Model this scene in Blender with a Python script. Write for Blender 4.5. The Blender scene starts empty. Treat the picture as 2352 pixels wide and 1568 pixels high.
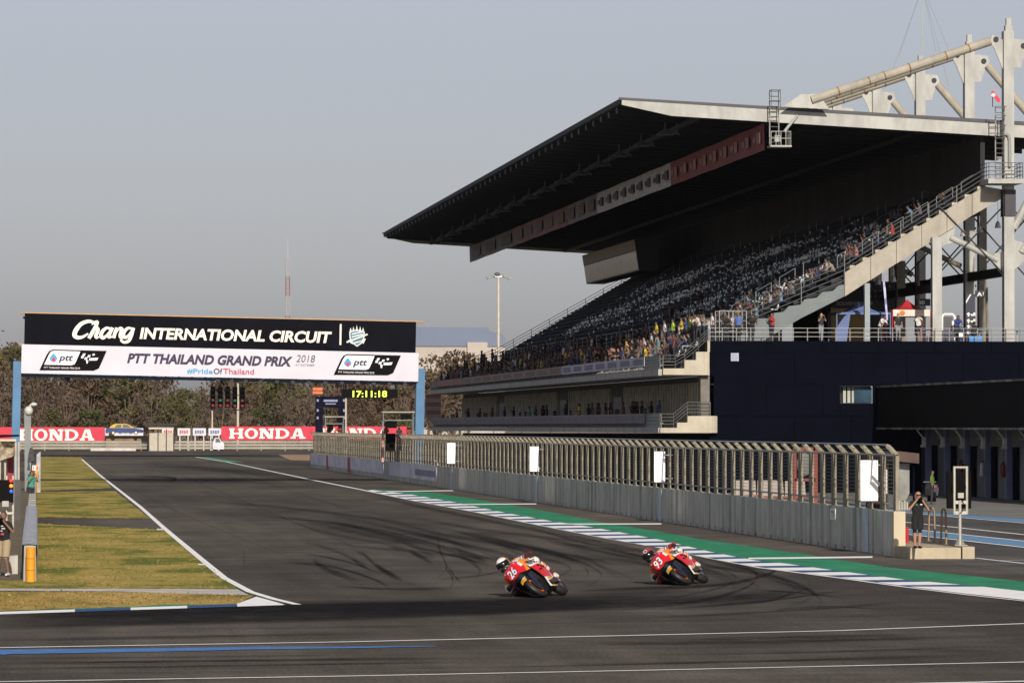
import bpy, math, random
from mathutils import Vector, Matrix
S = bpy.context.scene
COL = S.collection
R = math.radians
# ------------------------------------------------------------------ camera
F, H = 10580.0, 4.04            # focal length in pixels of a 2352 wide frame, lens height in metres
_pit = math.atan(195 / F)
_yaw = math.atan(1081 / F * math.cos(_pit))
FW = Vector((math.sin(_yaw) * math.cos(_pit), math.cos(_yaw) * math.cos(_pit), math.sin(_pit)))
RT = Vector((math.cos(_yaw), -math.sin(_yaw), 0))
UP = RT.cross(FW)
cam_d = bpy.data.cameras.new('camera')
cam_d.sensor_width = 36.0
cam_d.lens = F / 2352 * 36.0
cam_d.clip_start = 1.0
cam_d.clip_end = 12000.0
cam = bpy.data.objects.new('camera', cam_d)
COL.objects.link(cam)
cam.matrix_world = Matrix.Translation((0, 0, H)) @ Matrix((RT, UP, -FW)).transposed().to_4x4()
S.camera = cam
# ------------------------------------------------------------------ sky, sun, exposure
SUN_EL, SUN_AZ = R(26), R(178.3)          # azimuth clockwise from +Y: behind the lens, to its right
w = bpy.data.worlds.new('World')
S.world = w
w.use_nodes = True
wn, wl = w.node_tree.nodes, w.node_tree.links
wn.clear()
sky = wn.new('ShaderNodeTexSky')
sky.sky_type = 'NISHITA'
sky.sun_disc = False
sky.sun_elevation = SUN_EL
sky.sun_rotation = SUN_AZ
sky.air_density = 1.0
sky.dust_density = 1.2
sky.ozone_density = 2.0
hs = wn.new('ShaderNodeHueSaturation')
hs.inputs['Saturation'].default_value = 0.38
bg = wn.new('ShaderNodeBackground')
bg.inputs['Strength'].default_value = 0.056
wo = wn.new('ShaderNodeOutputWorld')
wl.new(sky.outputs[0], hs.inputs['Color'])
tn = wn.new('ShaderNodeMix')
tn.data_type = 'RGBA'
tn.blend_type = 'MULTIPLY'
tn.inputs[0].default_value = 1.0
tn.inputs[7].default_value = (1.0, 0.985, 1.09, 1)      # the blue grey of a hazy afternoon
wl.new(hs.outputs[0], tn.inputs[6])
wl.new(tn.outputs[2], bg.inputs['Color'])
wl.new(bg.outputs[0], wo.inputs['Surface'])
sun_d = bpy.data.lights.new('sun', 'SUN')
sun_d.energy = 3.8
sun_d.angle = R(0.6)
sun_d.color = (1.0, 0.91, 0.79)
sun = bpy.data.objects.new('sun', sun_d)
COL.objects.link(sun)
_sd = Vector((math.sin(SUN_AZ) * math.cos(SUN_EL), math.cos(SUN_AZ) * math.cos(SUN_EL), math.sin(SUN_EL)))
sun.rotation_euler = _sd.to_track_quat('Z', 'Y').to_euler()
sun.location = (60, -60, 60)
S.view_settings.view_transform = 'Standard'
S.view_settings.look = 'None'
S.view_settings.exposure = 0.45
S.view_settings.gamma = 1.0
S.render.film_transparent = False
try:
    S.cycles.max_bounces = 5
    S.cycles.transparent_max_bounces = 24
except Exception:
    pass

# ------------------------------------------------------------------ helpers
def ray(x, y):
    return FW + RT * ((x - 1176) / F) + UP * ((784 - y) / F)
def px(x, y, Y):                      # the point at track distance Y seen at that picture point
    d = ray(x, y)
    return Vector((0, 0, H)) + d * (Y / d.y)
def G(x, y, z=0.0):                   # the point of the level z seen at that picture point
    d = ray(x, y)
    return Vector((0, 0, H)) + d * ((z - H) / d.z)
def sc(Y):                            # picture pixels per metre at distance Y
    return F / Y
MATS = {}
def mat(name, col, rough=0.65, metal=0.0, var=0.12, scale=1.5, bump=0.0, stretch=(1, 1, 1), col2=None, spec=0.4, tint=None, emit=None, detail=4.0, lo=0.35, hi=0.65):
    if name in MATS:
        return MATS[name]
    m = bpy.data.materials.new(name)
    m.use_nodes = True
    n, l = m.node_tree.nodes, m.node_tree.links
    b = n['Principled BSDF']
    b.inputs['Roughness'].default_value = rough
    b.inputs['Metallic'].default_value = metal
    b.inputs['Specular IOR Level'].default_value = spec
    c = (*col, 1)
    b.inputs['Base Color'].default_value = c
    if emit:
        b.inputs['Emission Color'].default_value = (*col, 1)
        b.inputs['Emission Strength'].default_value = emit
    if var > 0 or bump > 0 or col2:
        tc = n.new('ShaderNodeTexCoord')
        mp = n.new('ShaderNodeMapping')
        mp.inputs['Scale'].default_value = stretch
        nz = n.new('ShaderNodeTexNoise')
        nz.inputs['Scale'].default_value = scale
        nz.inputs['Detail'].default_value = detail
        nz.inputs['Roughness'].default_value = 0.62
        l.new(tc.outputs['Object'], mp.inputs[0])
        l.new(mp.outputs[0], nz.inputs['Vector'])
        rp = n.new('ShaderNodeValToRGB')
        rp.color_ramp.elements[0].position = lo
        rp.color_ramp.elements[1].position = hi
        c0 = tuple(max(0, k * (1 - var)) for k in col)
        c1 = tuple(min(1, k * (1 + var)) for k in (col2 or col))
        rp.color_ramp.elements[0].color = (*c0, 1)
        rp.color_ramp.elements[1].color = (*c1, 1)
        l.new(nz.outputs['Fac'], rp.inputs[0])
        out = rp.outputs[0]
        if tint:                      # multiply by the object's own colour
            oi = n.new('ShaderNodeObjectInfo')
            mx = n.new('ShaderNodeMix'); mx.data_type = 'RGBA'; mx.blend_type = 'MULTIPLY'
            mx.inputs[0].default_value = 1.0
            l.new(out, mx.inputs[6]); l.new(oi.outputs['Color'], mx.inputs[7])
            out = mx.outputs[2]
        l.new(out, b.inputs['Base Color'])
        if bump > 0:
            bp = n.new('ShaderNodeBump')
            bp.inputs['Strength'].default_value = bump
            bp.inputs['Distance'].default_value = 0.02
            l.new(nz.outputs['Fac'], bp.inputs['Height'])
            l.new(bp.outputs[0], b.inputs['Normal'])
    MATS[name] = m
    return m

class MB:
    """collects shapes, links them as one mesh object"""
    def __init__(s):
        s.v, s.f, s.m = [], [], []
    def add(s, vs, fs, mi=0):
        o = len(s.v)
        s.v += [Vector(p) for p in vs]
        for f in fs:
            s.f.append([i + o for i in f]); s.m.append(mi)
        return s
    def hexa(s, p, mi=0):
        return s.add(p, [(3, 2, 1, 0), (4, 5, 6, 7), (0, 1, 5, 4), (1, 2, 6, 5), (2, 3, 7, 6), (3, 0, 4, 7)], mi)
    def box(s, a, b, mi=0, M=None):
        x0, y0, z0 = a; x1, y1, z1 = b
        p = [Vector(q) for q in ((x0, y0, z0), (x1, y0, z0), (x1, y1, z0), (x0, y1, z0), (x0, y0, z1), (x1, y0, z1), (x1, y1, z1), (x0, y1, z1))]
        if M: p = [M @ q for q in p]
        return s.hexa(p, mi)
    def poly(s, pts, mi=0):
        return s.add(pts, [tuple(range(len(pts)))], mi)
    def prism(s, pts, ex, mi=0):      # closed outline pushed along ex
        n = len(pts); ex = Vector(ex)
        vs = [Vector(p) for p in pts] + [Vector(p) + ex for p in pts]
        fs = [tuple(range(n))[::-1], tuple(range(n, 2 * n))] + [(i, (i + 1) % n, (i + 1) % n + n, i + n) for i in range(n)]
        return s.add(vs, fs, mi)
    def tube(s, p, q, r, r2=None, n=6, mi=0, cap=True):
        p, q = Vector(p), Vector(q); r2 = r if r2 is None else r2
        d = (q - p)
        if d.length < 1e-6: return s
        d.normalize()
        a = d.orthogonal().normalized(); b = d.cross(a)
        vs = []
        for c, rr in ((p, r), (q, r2)):
            for k in range(n):
                t = 2 * math.pi * (k + .5) / n
                vs.append(c + (a * math.cos(t) + b * math.sin(t)) * rr)
        fs = [(k, (k + 1) % n, n + (k + 1) % n, n + k) for k in range(n)]
        if cap: fs += [tuple(range(n))[::-1], tuple(range(n, 2 * n))]
        return s.add(vs, fs, mi)
    def path(s, pts, r, n=6, mi=0):
        for a, b in zip(pts[:-1], pts[1:]): s.tube(a, b, r, None, n, mi)
        return s
    def ell(s, c, rad, seg=10, rings=7, mi=0, M=None, fm=None):
        c = Vector(c); vs, fs, ms = [], [], []
        for i in range(rings + 1):
            th = math.pi * i / rings
            for k in range(seg):
                ph = 2 * math.pi * k / seg
                q = Vector((rad[0] * math.sin(th) * math.cos(ph), rad[1] * math.sin(th) * math.sin(ph), rad[2] * math.cos(th)))
                vs.append((M @ q if M else q) + c)
        for i in range(rings):
            for k in range(seg):
                f = (i * seg + k, (i + 1) * seg + k, (i + 1) * seg + (k + 1) % seg, i * seg + (k + 1) % seg)
                fs.append(f)
        o = len(s.v); s.v += vs
        for i, f in enumerate(fs):
            th = math.pi * (i // seg + .5) / rings; ph = 2 * math.pi * (i % seg + .5) / seg
            s.f.append([j + o for j in f])
            s.m.append(fm(th, ph) if fm else mi)
        return s
    def lathe(s, prof, c, axis, n=20, mi=0, fm=None):   # prof: (along axis, radius)
        c, axis = Vector(c), Vector(axis).normalized()
        a = axis.orthogonal().normalized(); b = axis.cross(a)
        vs = []
        for h, r in prof:
            for k in range(n):
                t = 2 * math.pi * k / n
                vs.append(c + axis * h + (a * math.cos(t) + b * math.sin(t)) * r)
        o = len(s.v); s.v += vs
        for i in range(len(prof) - 1):
            for k in range(n):
                s.f.append([o + i * n + k, o + i * n + (k + 1) % n, o + (i + 1) * n + (k + 1) % n, o + (i + 1) * n + k])
                s.m.append(fm(i) if fm else mi)
        return s
    def grid(s, rows, mi=0, fm=None):
        n = len(rows[0]); o = len(s.v)
        for r in rows: s.v += [Vector(p) for p in r]
        for i in range(len(rows) - 1):
            for j in range(n - 1):
                s.f.append([o + i * n + j, o + i * n + j + 1, o + (i + 1) * n + j + 1, o + (i + 1) * n + j])
                s.m.append(fm(i, j) if fm else mi)
        return s
    def mesh(s, name, mats, org=(0, 0, 0), smooth=False):
        me = bpy.data.meshes.new(name)
        o = Vector(org)
        me.from_pydata([tuple(p - o) for p in s.v], [], s.f)
        for m in (mats if isinstance(mats, (list, tuple)) else [mats]): me.materials.append(m)
        me.polygons.foreach_set('material_index', s.m)
        if smooth: me.polygons.foreach_set('use_smooth', [True] * len(s.f))
        me.update()
        return me
    def part(s, name, mats, parent, smooth=False, label=None, local=False):
        o = bpy.data.objects.new(name, s.mesh(name, mats, (0, 0, 0) if local else ORG.get(parent.name, (0, 0, 0)), smooth))
        COL.objects.link(o); o.parent = parent
        ORG[o.name] = (0, 0, 0) if local else ORG.get(parent.name, (0, 0, 0))
        if label: o['label'] = label
        return o
    def top(s, name, mats, label=None, cat=None, group=None, kind=None, smooth=False):
        xs = [p.x for p in s.v]; ys = [p.y for p in s.v]; zs = [p.z for p in s.v]
        org = Vector(((min(xs) + max(xs)) / 2, (min(ys) + max(ys)) / 2, min(zs)))
        if kind == 'structure': org = Vector((0, 0, 0))
        o = bpy.data.objects.new(name, s.mesh(name, mats, org, smooth))
        COL.objects.link(o); o.location = org
        ORG[o.name] = tuple(org)
        tag(o, label, cat, group, kind)
        return o
ORG = {}
def tag(o, label=None, cat=None, group=None, kind=None):
    if label: o['label'] = label
    if cat: o['category'] = cat
    if group: o['group'] = group
    if kind: o['kind'] = kind
    return o
def thing(name, label, cat, loc=(0, 0, 0), group=None, kind=None):
    o = bpy.data.objects.new(name, None); COL.objects.link(o)
    o.empty_display_size = 0.3
    o.location = loc; ORG[o.name] = tuple(loc)
    return tag(o, label, cat, group, kind)
def dup(o, loc, label=None, rotz=None, col=None):
    def cp(a, par):
        c = a.copy(); COL.objects.link(c); c.parent = par
        if col: c.color = col
        for ch in a.children: cp(ch, c)
        return c
    r = cp(o, None); r.location = loc
    if rotz is not None: r.rotation_euler = (0, 0, rotz)
    if label: r['label'] = label
    return r
_txt = {}
def glyphs(s, bold=0.0, shear=0.0):
    k = (s, bold, shear)
    if k in _txt: return _txt[k]
    cu = bpy.data.curves.new('t', 'FONT'); cu.body = s; cu.size = 1.0; cu.offset = bold; cu.shear = shear
    cu.resolution_u = 3
    ob = bpy.data.objects.new('t', cu); COL.objects.link(ob)
    dg = bpy.context.evaluated_depsgraph_get(); dg.update()
    me = bpy.data.meshes.new_from_object(ob.evaluated_get(dg))
    vs = [(v.co.x, v.co.y) for v in me.vertices]; fs = [tuple(p.vertices) for p in me.polygons]
    bpy.data.objects.remove(ob); bpy.data.curves.remove(cu); bpy.data.meshes.remove(me)
    _txt[k] = (vs, fs)
    return vs, fs
def put_text(mb, s, o, ux, uy, bold=0.0, shear=0.0, mi=0):
    """lettering stretched over the parallelogram o, ux, uy"""
    vs, fs = glyphs(s, bold, shear)
    x0 = min(v[0] for v in vs); x1 = max(v[0] for v in vs); y0 = min(v[1] for v in vs); y1 = max(v[1] for v in vs)
    o, ux, uy = Vector(o), Vector(ux), Vector(uy)
    mb.add([o + ux * ((v[0] - x0) / (x1 - x0)) + uy * ((v[1] - y0) / (y1 - y0)) for v in vs], fs, mi)
def smooth_line(pts, n=6):            # Catmull-Rom through the points
    P = [Vector(p) for p in pts]; P = [P[0] * 2 - P[1]] + P + [P[-1] * 2 - P[-2]]
    out = []
    for i in range(1, len(P) - 2):
        a, b, c, d = P[i - 1:i + 3]
        for k in range(n):
            t = k / n
            out.append(0.5 * ((2 * b) + (c - a) * t + (2 * a - 5 * b + 4 * c - d) * t * t + (3 * b - a - 3 * c + d) * t ** 3))
    out.append(P[-2])
    return out
def lerp_x(pts, y):                   # x of a picture polyline at height y
    for (xa, ya), (xb, yb) in zip(pts[:-1], pts[1:]):
        if ya <= y <= yb: return xa + (xb - xa) * (y - ya) / max(1e-6, yb - ya)
    return pts[0][0] if y < pts[0][1] else pts[-1][0]
# ------------------------------------------------------------------ ground, track, paint
def asphalt_mat(name, base, wear, sx=1.0):
    m = bpy.data.materials.new(name); m.use_nodes = True
    n, l = m.node_tree.nodes, m.node_tree.links
    b = n['Principled BSDF']; b.inputs['Roughness'].default_value = 0.9; b.inputs['Specular IOR Level'].default_value = 0.03
    tc = n.new('ShaderNodeTexCoord')
    def noise(scale, st, det=3.0):
        mp = n.new('ShaderNodeMapping'); mp.inputs['Scale'].default_value = st
        z = n.new('ShaderNodeTexNoise'); z.inputs['Scale'].default_value = scale; z.inputs['Detail'].default_value = det; z.inputs['Roughness'].default_value = 0.65
        l.new(tc.outputs['Object'], mp.inputs[0]); l.new(mp.outputs[0], z.inputs['Vector']); return z.outputs['Fac']
    big = noise(0.06, (1.0 * sx, 0.25, 1)); mid = noise(0.9, (0.5, 0.35, 1), 5.0); fine = noise(14.0, (1, 0.4, 1), 2.0)
    rp = n.new('ShaderNodeValToRGB'); rp.color_ramp.elements[0].position = .36; rp.color_ramp.elements[1].position = .64
    rp.color_ramp.elements[0].color = (*wear, 1); rp.color_ramp.elements[1].color = (*base, 1)
    l.new(big, rp.inputs[0])
    mul = n.new('ShaderNodeMath'); mul.operation = 'MULTIPLY_ADD'; mul.inputs[1].default_value = 1.3; mul.inputs[2].default_value = -.42
    l.new(mid, mul.inputs[0])
    mu2 = n.new('ShaderNodeMath'); mu2.operation = 'MULTIPLY_ADD'; mu2.inputs[1].default_value = 1.5; l.new(fine, mu2.inputs[0]); l.new(mul.outputs[0], mu2.inputs[2])
    st1 = noise(1.0, (.05, 1.3, 1), 4.0); st2 = noise(.9, (.9, .03, 1), 4.0); pat = noise(.16, (.6, .22, 1), 2.0)
    def chain(prev, src, k, off):
        q = n.new('ShaderNodeMath'); q.operation = 'MULTIPLY_ADD'; q.inputs[1].default_value = k; q.inputs[2].default_value = off; l.new(src, q.inputs[0])
        p = n.new('ShaderNodeMath'); p.operation = 'MULTIPLY'; l.new(prev, p.inputs[0]); l.new(q.outputs[0], p.inputs[1]); return p.outputs[0]
    v = chain(mu2.outputs[0], st1, .9, .55); v = chain(v, st2, .8, .6); v = chain(v, pat, 1.1, .45)
    mx = n.new('ShaderNodeMix'); mx.data_type = 'RGBA'; mx.blend_type = 'MULTIPLY'; mx.inputs[0].default_value = 1.0
    l.new(rp.outputs[0], mx.inputs[6]); l.new(v, mx.inputs[7]); l.new(mx.outputs[2], b.inputs['Base Color'])
    bp = n.new('ShaderNodeBump'); bp.inputs['Strength'].default_value = .25; bp.inputs['Distance'].default_value = .01
    l.new(fine, bp.inputs['Height']); l.new(bp.outputs[0], b.inputs['Normal'])
    MATS[name] = m
    return m
def grass_mat(name, a, c, d):
    m = bpy.data.materials.new(name); m.use_nodes = True
    n, l = m.node_tree.nodes, m.node_tree.links
    b = n['Principled BSDF']; b.inputs['Roughness'].default_value = .9; b.inputs['Specular IOR Level'].default_value = .1
    tc = n.new('ShaderNodeTexCoord')
    def noise(scale, st, det):
        mp = n.new('ShaderNodeMapping'); mp.inputs['Scale'].default_value = st
        z = n.new('ShaderNodeTexNoise'); z.inputs['Scale'].default_value = scale; z.inputs['Detail'].default_value = det; z.inputs['Roughness'].default_value = .7
        l.new(tc.outputs['Object'], mp.inputs[0]); l.new(mp.outputs[0], z.inputs['Vector']); return z.outputs['Fac']
    A = noise(.28, (1, .45, 1), 6.0); B = noise(5.0, (1, .3, 1), 4.0)
    rp = n.new('ShaderNodeValToRGB'); e = rp.color_ramp.elements
    e[0].position = .42; e[0].color = (*a, 1); e[1].position = .66; e[1].color = (*d, 1)
    k = e.new(.5); k.color = (*c, 1)
    l.new(A, rp.inputs[0])
    ma = n.new('ShaderNodeMath'); ma.operation = 'MULTIPLY_ADD'; ma.inputs[1].default_value = 1.5; ma.inputs[2].default_value = .22; l.new(B, ma.inputs[0])
    mx = n.new('ShaderNodeMix'); mx.data_type = 'RGBA'; mx.blend_type = 'MULTIPLY'; mx.inputs[0].default_value = 1.0
    l.new(rp.outputs[0], mx.inputs[6]); l.new(ma.outputs[0], mx.inputs[7]); l.new(mx.outputs[2], b.inputs['Base Color'])
    bp = n.new('ShaderNodeBump'); bp.inputs['Strength'].default_value = .8; bp.inputs['Distance'].default_value = .06
    l.new(B, bp.inputs['Height']); l.new(bp.outputs[0], b.inputs['Normal'])
    MATS[name] = m
    return m
def sheet(name, pts, m, z, kind='structure'):
    b = MB()
    if isinstance(pts[0][0], (tuple, list)):
        for p in pts: b.poly([G(x, y, z) for x, y in p])
    else: b.poly([G(x, y, z) for x, y in pts])
    return b.top(name, m, kind=kind)
ASPH = asphalt_mat('asphalt', (.112, .099, .083), (.062, .055, .049))
ASPH2 = asphalt_mat('asphalt_pit', (.10, .097, .093), (.08, .078, .076))
DIRT = mat('dirt', (.19, .135, .085), .95, var=.3, scale=.5, bump=.3)
GRASS = grass_mat('grass', (.115, .135, .022), (.30, .24, .055), (.46, .315, .105))
GRASSD = grass_mat('grass_dry', (.21, .16, .035), (.38, .25, .07), (.52, .34, .12))
WHITE = mat('paint_white', (.86, .86, .84), .6, var=.06, scale=3)
PBLUE = mat('paint_blue', (.010, .05, .17), .6, var=.2, scale=2)
LBLUE = mat('paint_pale_blue', (.10, .24, .42), .6, var=.2, scale=2)
FBLUE = mat('paint_mid_blue', (.045, .16, .42), .6, var=.25, scale=2)
GREEN = mat('paint_green', (.006, .20, .085), .7, var=.25, scale=.8, stretch=(1, .4, 1))
PATHC = mat('path_concrete', (.46, .42, .38), .85, var=.18, scale=1.2)
APRON = mat('apron_concrete', (.15, .145, .13), .85, var=.25, scale=.35, stretch=(.4, 1, 1))

b = MB(); b.poly([(-7000, -800, -.03), (7000, -800, -.03), (7000, 11000, -.03), (-7000, 11000, -.03)])
b.top('ground', DIRT, kind='structure')
b = MB(); b.poly([(-26, 40, 0), (90, 40, 0), (90, 236, 0), (56, 300, 0), (56, 540, 0), (150, 560, 0), (160, 788, 0), (-60, 788, 0), (-60, 560, 0), (-26, 540, 0)])
b.top('race_track', ASPH, kind='structure')
# left verge: a long grass strip cut by crossing strips
E = [(195, 1049), (254, 1118.5), (381, 1210.5), (455, 1280), (530, 1335), (551, 1351), (570, 1370)]
LB = 86.0
grass1 = [[(92, 1048.5), (185, 1049.5), (258, 1120), (86, 1126.3)],
          [(86, 1129), (264, 1126.5), (345, 1190), (82, 1187.5)],
          [(81, 1201.5), (374, 1215.5), (402, 1235), (435, 1265), (462, 1286), (490, 1308), (520, 1332), (545, 1351), (-60, 1350), (-60, 1333), (60, 1333), (80, 1300)]]
def ragged(P, seed, a=.7):
    rg = random.Random(seed); out = []
    for (xa, ya), (xb, yb) in zip(P, P[1:] + P[:1]):
        n = max(1, int(math.hypot(xb - xa, (yb - ya) * 3) / 5))
        for i in range(n):
            f = i / n; out.append((xa + (xb - xa) * f + rg.gauss(0, a * 1.3), ya + (yb - ya) * f + rg.gauss(0, a * .55)))
    return out
sheet('verge_grass', [ragged(P, k) for k, P in enumerate(grass1)], GRASS, .006)
sheet('verge_dry_grass', [ragged([(-60, 1357), (280, 1358.5), (430, 1362), (575, 1366), (585, 1366.5), (560, 1378), (545, 1386), (440, 1388.2), (300, 1392), (140, 1397), (-60, 1404)], 9)], GRASSD, .006)
sheet('verge_path', [[(-60, 1350), (280, 1351), (545, 1352), (572, 1365.5), (430, 1363), (280, 1357.5), (-60, 1355)]], PATHC, .01)
sheet('left_dirt', [[(-400, 1100), (84, 1100), (60, 1333), (-400, 1340)]], mat('left_dirt', (.12, .095, .06), .95, var=.4, scale=.9), .004)
# white edge line on the left, with its short ticks
def ribbon(pts, w0, w1, z, b):        # ground strip about a picture polyline, width in metres from w0 to w1
    P = [G(x, y, z) for x, y in pts]
    L, Rr = [], []
    for i, p in enumerate(P):
        d = (P[min(i + 1, len(P) - 1)] - P[max(i - 1, 0)]); d.z = 0; d.normalize()
        nrm = Vector((-d.y, d.x, 0)); ww = w0 + (w1 - w0) * i / max(1, len(P) - 1)
        L.append(p + nrm * ww / 2); Rr.append(p - nrm * ww / 2)
    b.grid([L, Rr])
b = MB()
el = [(188, 1054), (230, 1091), (322, 1163), (376, 1211), (402, 1233), (466, 1286), (515, 1326), (575, 1358), (628, 1374), (683, 1387)]
ribbon(el, .2, .2, .012, b)
for x, y in ((372, 1213.5), (467, 1294)):
    b.poly([G(x - 12, y, .0125), G(x + 2, y, .0125), G(x + 2, y + 2.6, .0125), G(x - 12, y + 2.6, .0125)])
ribbon([(450, 1049), (520, 1060), (717, 1101.5), (836, 1125), (957, 1150), (1094, 1175), (1230, 1203), (1367, 1230), (1522, 1258), (1632, 1281), (1748, 1303), (1920, 1325), (2063, 1345), (2223, 1365), (2400, 1384)], .3, .12, .012, b)
ribbon([(-40, 1487), (0, 1486), (804, 1472.5), (1493, 1457), (1924, 1447), (2400, 1429)], .2, .2, .012, b)
ribbon([(-40, 1564.6), (804, 1551), (1493, 1537.6), (2400, 1518)], .16, .16, .012, b)
ribbon([(1700, 1575.5), (2095, 1568.5), (2400, 1562)], .25, .25, .012, b)
for (xa, ya, xb, yb) in ((865, 1127.5, 1041, 1125.2), (1066, 1156.5, 1232, 1155.5), (1299, 1201.5, 1519, 1201), (1719, 1279.8, 2004, 1276.6)):
    b.poly([G(xa, ya, .0145), G(xb, yb, .0145), G(xb, yb + .012 * (yb - 979), .0145), G(xa, ya + .012 * (ya - 979), .0145)])
# kerb apex triangle on the left
b.poly([G(541, 1386.6, .014), G(589, 1369, .014), G(655, 1387.4, .014)])
b.top('white_lines', WHITE, kind='structure')
b = MB(); ribbon([(-40, 1497), (0, 1496), (342, 1491.5), (615, 1486.5), (804, 1485.5), (1000, 1482.4)], 2.0, .25, .01, b)
b.top('blue_line', FBLUE, kind='structure')
# right kerb: striped bands between its two edges, green run-off beside it
lo = [(837, 1124), (957, 1150), (1094, 1175), (1230, 1203), (1367, 1230), (1522, 1259), (1632, 1281), (1748, 1302), (1920, 1323.5), (2063, 1343), (2223, 1363), (2400, 1382)]
up = [(841, 1123), (940, 1134), (1046, 1153), (1162, 1177), (1265, 1195.7), (1367, 1211), (1470, 1230), (1522, 1240), (1635, 1267), (1734, 1286), (1803, 1293), (1928, 1310.5), (2077, 1330), (2256, 1346), (2400, 1364)]
gu = [(841, 1122.6), (930, 1127), (988, 1130), (1094, 1146), (1169, 1159), (1265, 1175), (1384, 1199), (1522, 1218), (1559, 1234), (1840, 1271), (2041, 1302), (2223, 1321), (2400, 1340)]
gu[7] = (1522, 1221); gu[8] = (1600, 1236)
bw, bb = MB(), MB()
y = 1124.5
while y < 1346:
    st = 5.2 + 6.2 * max(0, min(1, (y - 1145) / 180)); wh = st * .58
    def band(y0, y1, m, z):
        n = 3
        rows = []
        for i in range(n + 1):
            yy = y0 + (y1 - y0) * i / n
            rows.append([G(lerp_x(lo, yy + 1.2), yy + 1.2, z), G(lerp_x(up, yy), yy, z + .03)])
        m.grid(rows)
    band(y, y + wh, bw, .016)
    band(y + wh, y + st, bb, .016)
    y += st
rows = [[G(lerp_x(lo, yy), yy, .016), G(lerp_x(up, yy), yy, .046)] for yy in (1346, 1352, 1358, 1364)]
bw.grid(rows); bw.poly([G(2250, 1346, .046), G(2420, 1364, .046), G(2420, 1384, .016), G(2235, 1364, .016)])
bw.top('kerb_white_blocks', WHITE, kind='structure'); bb.top('kerb_blue_blocks', PBLUE, kind='structure')
b = MB()
xs = [841 + i * 40 for i in range(40)]
fy = lambda pts, x: next((ya + (yb - ya) * (x - xa) / (xb - xa) for (xa, ya), (xb, yb) in zip(pts[:-1], pts[1:]) if xa <= x <= xb), pts[-1][1])
b.grid([[G(x, fy(gu, x), .008) for x in xs], [G(x, fy(up, x), .008) for x in xs]])
b.top('green_runoff', GREEN, kind='structure')
# left kerb at the exit
b = MB(); b.poly([G(x, y, .012) for x, y in ((-40, 1405), (140, 1397.5), (300, 1392.5), (376, 1387.3), (480, 1386.8), (545, 1385.5), (578, 1375), (588, 1369), (545, 1391), (440, 1391), (300, 1396), (140, 1402), (-40, 1409))])
b.top('left_kerb_green', GREEN, kind='structure')
segs = [(-40, 172, 'w'), (172, 300, 'b'), (300, 430, 'w'), (430, 545, 'b'), (545, 650, 'w')]
yo = lambda x: 1411 - (x + 40) * (1411 - 1388.4) / 690
bw, bb = MB(), MB()
for xa, xb, k in segs:
    t = (bw if k == 'w' else bb)
    t.poly([G(xa, yo(xa) - 5.6, .0165), G(xb, yo(xb) - 5.6 * (1 if xb < 600 else .2), .0165), G(xb, yo(xb), .0165), G(xa, yo(xa), .0165)])
bw.top('left_kerb_white', WHITE, kind='structure'); bb.top('left_kerb_blue', PBLUE, kind='structure')
b = MB(); b.poly([G(640, 1044, .005), G(712, 1044, .005), G(712, 1057, .005), G(668, 1056, .005)])
b.poly([G(-60, 1026, .005), G(745, 1026, .005), G(745, 1032, .005), G(-60, 1032.5, .005)])
b.top('gravel_trap', mat('gravel_trap', (.30, .185, .10), .95, var=.25, scale=.3), kind='structure')
b = MB(); b.poly([G(478, 1049.3, .006), G(560, 1060.5, .006), G(525, 1060.8, .006), G(450, 1049.3, .006)]); b.top('far_green_runoff', GREEN, kind='structure')
# pit lane beyond the wall
b = MB(); b.poly([(26.8, 100, .004), (60, 100, .004), (60, 300, .004), (26.8, 460, .004)]); b.top('pit_lane', ASPH2, kind='structure')
ya = [(2040, 1167), (2121, 1174), (2400, 1197)]
b = MB(); b.poly([G(1900, 1150, .008), G(2121, 1173, .008), G(2400, 1196, .008), (58, 215, .008), (53, 275, .008), (39.5, 277, .008), (38.6, 330, .008)])
b.top('pit_apron', APRON, kind='structure')
bb, bw = MB(), MB()
bb.poly([G(1900, 1156, .012), G(2121, 1174.3, .012), G(2400, 1195.5, .012), G(2400, 1203, .012), G(2121, 1178.5, .012), G(1900, 1159, .012)])
bb.poly([G(1900, 1200, .012), G(2121, 1219, .012), G(2400, 1248, .012), G(2400, 1260, .012), G(2121, 1228.5, .012), G(1900, 1206, .012)])
bb.top('pit_lane_blue_lines', LBLUE, kind='structure')
for pts in ([(1900, 1160.3), (2121, 1180), (2400, 1204.5)], [(1900, 1182), (2121, 1202.5), (2400, 1232)], [(1900, 1198.5), (2121, 1217.5), (2400, 1246.6)], [(1900, 1207), (2121, 1230), (2400, 1261.5)]):
    ribbon(pts, .2, .2, .014, bw)
ribbon([(2240, 1280.5), (2352, 1293), (2420, 1300)], .14, .14, .014, bw); ribbon([(2298, 1286.5), (2420, 1283)], .08, .08, .0145, bw)
bw.top('pit_lane_white_lines', WHITE, kind='structure')
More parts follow.
